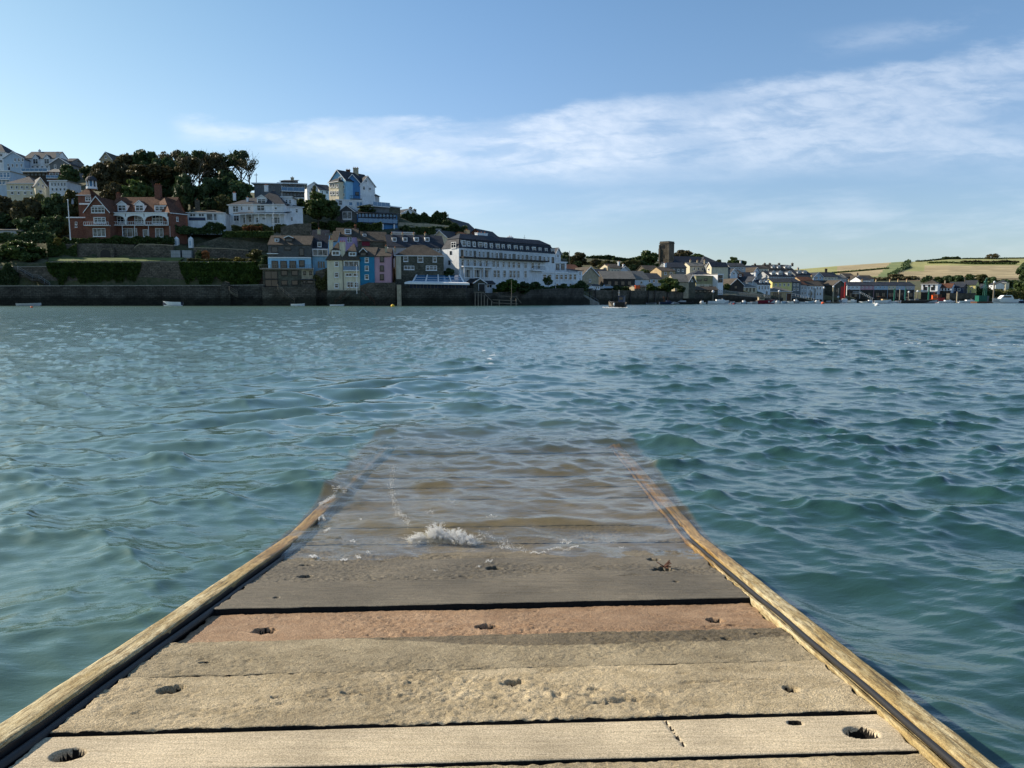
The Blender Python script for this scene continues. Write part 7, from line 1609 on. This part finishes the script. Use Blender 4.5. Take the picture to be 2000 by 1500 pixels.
# piles with white caps
GP = 'white capped mooring piles'
for i, (px, tp, lb) in enumerate(((1541, 565, 'white capped pile standing left of the grey brick house'), (1546, 569, 'shorter white capped pile close to its left neighbour'), (1564, 564, 'white capped pile in front of the pale sunlit house'), (1583.5, 568.5, 'slim white capped pile left of the white quayside house'), (1591, 564, 'white capped pile before the white quayside house'),
        (1608, 563, 'white capped pile behind the orange float'), (1626.5, 561, 'tall pale pile before the dark gabled barn'), (1636.5, 581, 'short round headed pile beside the barn'), (1497, 569, 'white capped pile behind the maroon launch'), (1774, 571.5, 'white capped pile right of the green posts'), (1791, 570, 'white capped pile before the brown roofed white house'), (1939.5, 552, 'tall white capped pile left of the motor cruiser'), (1392, 571, 'slim white capped pile at the head of the gangway'), (1521, 570, 'brown pile before the tan boathouse'))):
    Yd = 335 if px < 1400 or px < 1530 else 372; Yd = 285 if px < 1400 else Yd; r_ = empty('mooring_pile', P(px, 592, Yd), lb, 'pile', GP); r_.location.z = -1; hh = zat(tp, Yd) + 1; mb = MB(); w_ = .28 if i not in (6, 8, 11) else .38
    mb.tube((0, 0, 0), (0, 0, hh), w_, w_ * .9, 8); mb.build('shaft', MAT['weathered_timber'] if i not in (6,) else MAT['buff_stone'], r_); mb = MB(); mb.ball((0, 0, hh + .25), .5, .5, .55, 8, 6); mb.build('cap', MAT['white_paint'], r_, smooth=True)
def bigpost(px, tp, Yd, mat, w_, label, group=None):
    r_ = empty('dock_post', P(px, 592, Yd), label, 'post', group); r_.location.z = -1; hh = zat(tp, Yd) + 1; mb = MB(); mb.tube((0, 0, 0), (0, 0, hh), w_, w_, 10); mb.build('shaft', MAT[mat], r_); mb = MB(); mb.tube((0, 0, hh), (0, 0, hh + .3), w_ * 1.15, w_ * 1.1, 10); mb.build('cap', MAT[mat], r_)
bigpost(1746, 565, 392, 'green_paint', .35, 'green dock post at the left of the long terrace front', 'green dock posts'); bigpost(1767.5, 564.5, 392, 'green_paint', .35, 'green dock post at the right end of the long terrace', 'green dock posts'); bigpost(1756.5, 566, 392, 'pale_timber', .22, 'slim pale post between the two green posts'); bigpost(1813, 562, 392, 'green_paint', .42, 'single green dock post before the white house with brown roof', 'green dock posts')
bigpost(1649, 552, 384, 'red_paint', .28, 'tall red steel post beside the dark gabled barn'); bigpost(1658, 566, 386, 'rust_paint', .22, 'shorter rusty post right of the tall red post'); bigpost(1868.5, 571, 398, 'buff_stone', .3, 'pale fender post on the stone quay'); bigpost(1636.5, 564, 386, 'grey_metal', .1, 'thin grey pole by the barn wall')
# gangway to the pontoon
gw = empty('gangway', P(1450, 576, 300), 'long lattice sided gangway sloping from the quay down to the pontoon', 'gangway'); o0 = Vector(gw.location); mb = MB()
a, b_ = P(1392, 573, 287) - o0, P(1506, 583, 325) - o0; e = Vector((0, 1.8, 0)); mb.hexa([a, b_, b_ + e, a + e] + [q + Vector((0, 0, .2)) for q in (a, b_, b_ + e, a + e)]); mb.build('deck', MAT['pale_timber'], gw); mb = MB()
n = 30
for i in range(n):
    p, q = a.lerp(b_, i / n), a.lerp(b_, (i + 1) / n); mb.tube(p + Vector((0, 0, .2)), q + Vector((0, 0, 1.4)), .05, .05, 4); mb.tube(p + Vector((0, 0, 1.4)), q + Vector((0, 0, .2)), .05, .05, 4); mb.tube(p, p + Vector((0, 0, 1.4)), .05, .05, 4)
mb.tube(a + Vector((0, 0, 1.4)), b_ + Vector((0, 0, 1.4)), .07, .07, 5); mb.build('truss', MAT['grey_metal'], gw)
gw = empty('gangway', P(1605, 590, 350), 'pale ramp behind the white capped piles leading down to the right', 'gangway'); o0 = Vector(gw.location); mb = MB(); a, b_ = P(1543, 577, 350) - o0, P(1600, 590, 352) - o0; mb.hexa([a, b_, b_ + e, a + e] + [q + Vector((0, 0, .25)) for q in (a, b_, b_ + e, a + e)]); mb.build('deck', MAT['pale_timber'], gw)
mb = MB()
for i in range(12): p = a.lerp(b_, i / 11); mb.tube(p, p + Vector((0, 0, 1.2)), .05, .05, 4)
mb.tube(a + Vector((0, 0, 1.2)), b_ + Vector((0, 0, 1.2)), .06, .06, 4); mb.build('handrail', MAT['white_paint'], gw)
gw = empty('gangway', P(1690, 588, 388), 'white railed ramp curving down from the boatyard', 'gangway'); o0 = Vector(gw.location); mb = MB(); pts = [P(1666, 574, 388) - o0, P(1682, 574.5, 388) - o0, P(1707, 588, 388) - o0]
rb = MB()
for p, q in zip(pts, pts[1:]):
    mb.hexa([p, q, q + e, p + e] + [k_ + Vector((0, 0, .3)) for k_ in (p, q, q + e, p + e)])
    for i in range(8): k_ = p.lerp(q, i / 8); rb.tube(k_, k_ + Vector((0, 0, 1.2)), .06, .06, 4)
    rb.tube(p + Vector((0, 0, 1.2)), q + Vector((0, 0, 1.2)), .07, .07, 4)
mb.build('deck', MAT['pale_timber'], gw); rb.build('handrail', MAT['white_paint'], gw)
for i, (xa, xb, Yd, lb) in enumerate(((1425, 1480, 272, 'floating pontoon below the lattice gangway'), (1515, 1640, 318, 'floating pontoon with white boats before the piles'), (1735, 1790, 385, 'floating pontoon at the foot of the green posts'))):
    r_ = empty('pontoon', P((xa + xb) / 2, 590, Yd), lb, 'pontoon', 'floating pontoons'); r_.location.z = 0; w_ = (xb - xa) * Yd / F / 2; mb = MB(); mb.box(-w_, w_, 0, 2.5, -.3, .45); mb.build('float', MAT['dark_timber'], r_); mb = MB(); mb.box(-w_ - .05, w_ + .05, -.05, 2.55, .453, .55); mb.build('deck', MAT['pale_timber'], r_)
# green crane barge
r_ = empty('crane_barge', P(1926, 592, 345), 'green crane standing on a low barge near the right edge', 'crane barge'); r_.location.z = 0; k = 345 / F; mb = MB(); mb.box(-9 * k - 2, 13 * k, 0, 5, -.4, .75); mb.build('barge', MAT['rust_paint'], r_)
mb = MB(); mb.box(-13 * k, 3 * k, .6, 3.6, .753, .753 + 11 * k); mb.box(-13 * k - .1, 3 * k + .1, .5, 3.7, .756 + 11 * k, .9 + 11 * k); mb.build('cab', MAT['green_paint'], r_); mb = MB()
zt = zat(549, 345)
for x in (-1.0 * k, 3.2 * k):
    for y in (1.2, 2.4): mb.tube((x, y, 3.0), (x + (1.2 * k if x < 0 else -.6 * k), y, zt), .16, .12, 6)
for i in range(9): z0 = 3 + (zt - 3) * i / 9; z1 = 3 + (zt - 3) * (i + 1) / 9; mb.tube((-1.0 * k, 1.2, z0), (3.0 * k, 1.2, z1), .07, .07, 4)
mb.tube((2 * k, 1.8, zt), (4.5 * k, 1.8, zt + 1.2), .16, .1, 6); mb.tube((-1 * k, 1.8, zt - .6), (3 * k, 1.8, zt + 1.6), .2, .15, 6); mb.box(-.8 * k, 3 * k, 1.3, 2.3, zt - .25, zt + .1); mb.build('jib', MAT['green_paint'], r_)
mb = MB(); mb.box(3.6 * k, 13 * k, 3.0, 3.2, .756, .756 + 11 * k); mb.build('side_panel', MAT['grey_render'], r_)
# orange lifeboat and red barge
r_ = empty('lifeboat', P(1824, 584, 392), 'bright orange cabin boat behind the inflatable', 'lifeboat'); r_.location.z = .3; k = 392 / F; hull(17 * k, 2.6, 1.6).build('hull', [MAT['orange_paint'], MAT['orange_paint'], MAT['grey_render']], r_); mb = MB(); mb.box(-3 * k, 4 * k, -.9, .9, 1.4, 3.4); mb.box(-3.4 * k, 4.4 * k, -1, 1, 3.403, 3.6); mb.build('cabin', MAT['orange_paint'], r_); mb = MB(); mb.box(-2.6 * k, 3.6 * k, -.93, -.903, 2.2, 2.9); mb.build('windows', MAT['glass'], r_); mb = MB(); mb.tube((0, 0, 3.6), (0, 0, 5), .06, .04, 5); mb.build('mast', MAT['orange_paint'], r_)
r_ = empty('workshop_barge', P(1838, 588, 396), 'rusty red barge moored right of the orange cabin boat', 'barge'); r_.location.z = 0; k = 396 / F; mb = MB(); mb.box(-8 * k, 7 * k, 0, 4, -.4, 2.6); mb.build('hull', MAT['red_paint'], r_); mb = MB(); mb.box(-5 * k, 3 * k, .8, 3.2, 2.603, 4.3); mb.build('deckhouse', MAT['rust_paint'], r_)
# buoys
for px, py, mt, rr_, lb in ((767, 599, 'yellow_paint', .34, 'yellow mooring buoy in front of the quay wall'), (62, 601, 'orange_paint', .2, 'small orange buoy under the left dinghy'), (292, 596.6, 'white_paint', .14, 'small white buoy left of the dinghy by the ivy wall'), (1607, 593.5, 'orange_paint', .5, 'orange float among the white capped piles'), (1433, 594.5, 'red_paint', .28, 'dark red buoy right of the open bow motorboat'), (1713, 597.5, 'white_paint', .45, 'white float ahead of the cabin launch')):
    d = ray(px, py); k = CAMH / -d.z; k = min(k, 330 / d.y); r_ = empty('mooring_buoy', (d.x * k, d.y * k, 0), lb, 'buoy', 'mooring buoys'); mb = MB(); mb.ball((0, 0, rr_ * .5), rr_ * 1.2, rr_ * 1.2, rr_, 12, 8); mb.build('float', MAT[mt], r_, smooth=True); mb = MB(); mb.tube((0, 0, rr_ * 1.4), (0, 0, rr_ * 2.0), .05, .05, 6); mb.build('ring', MAT['grey_metal'], r_)
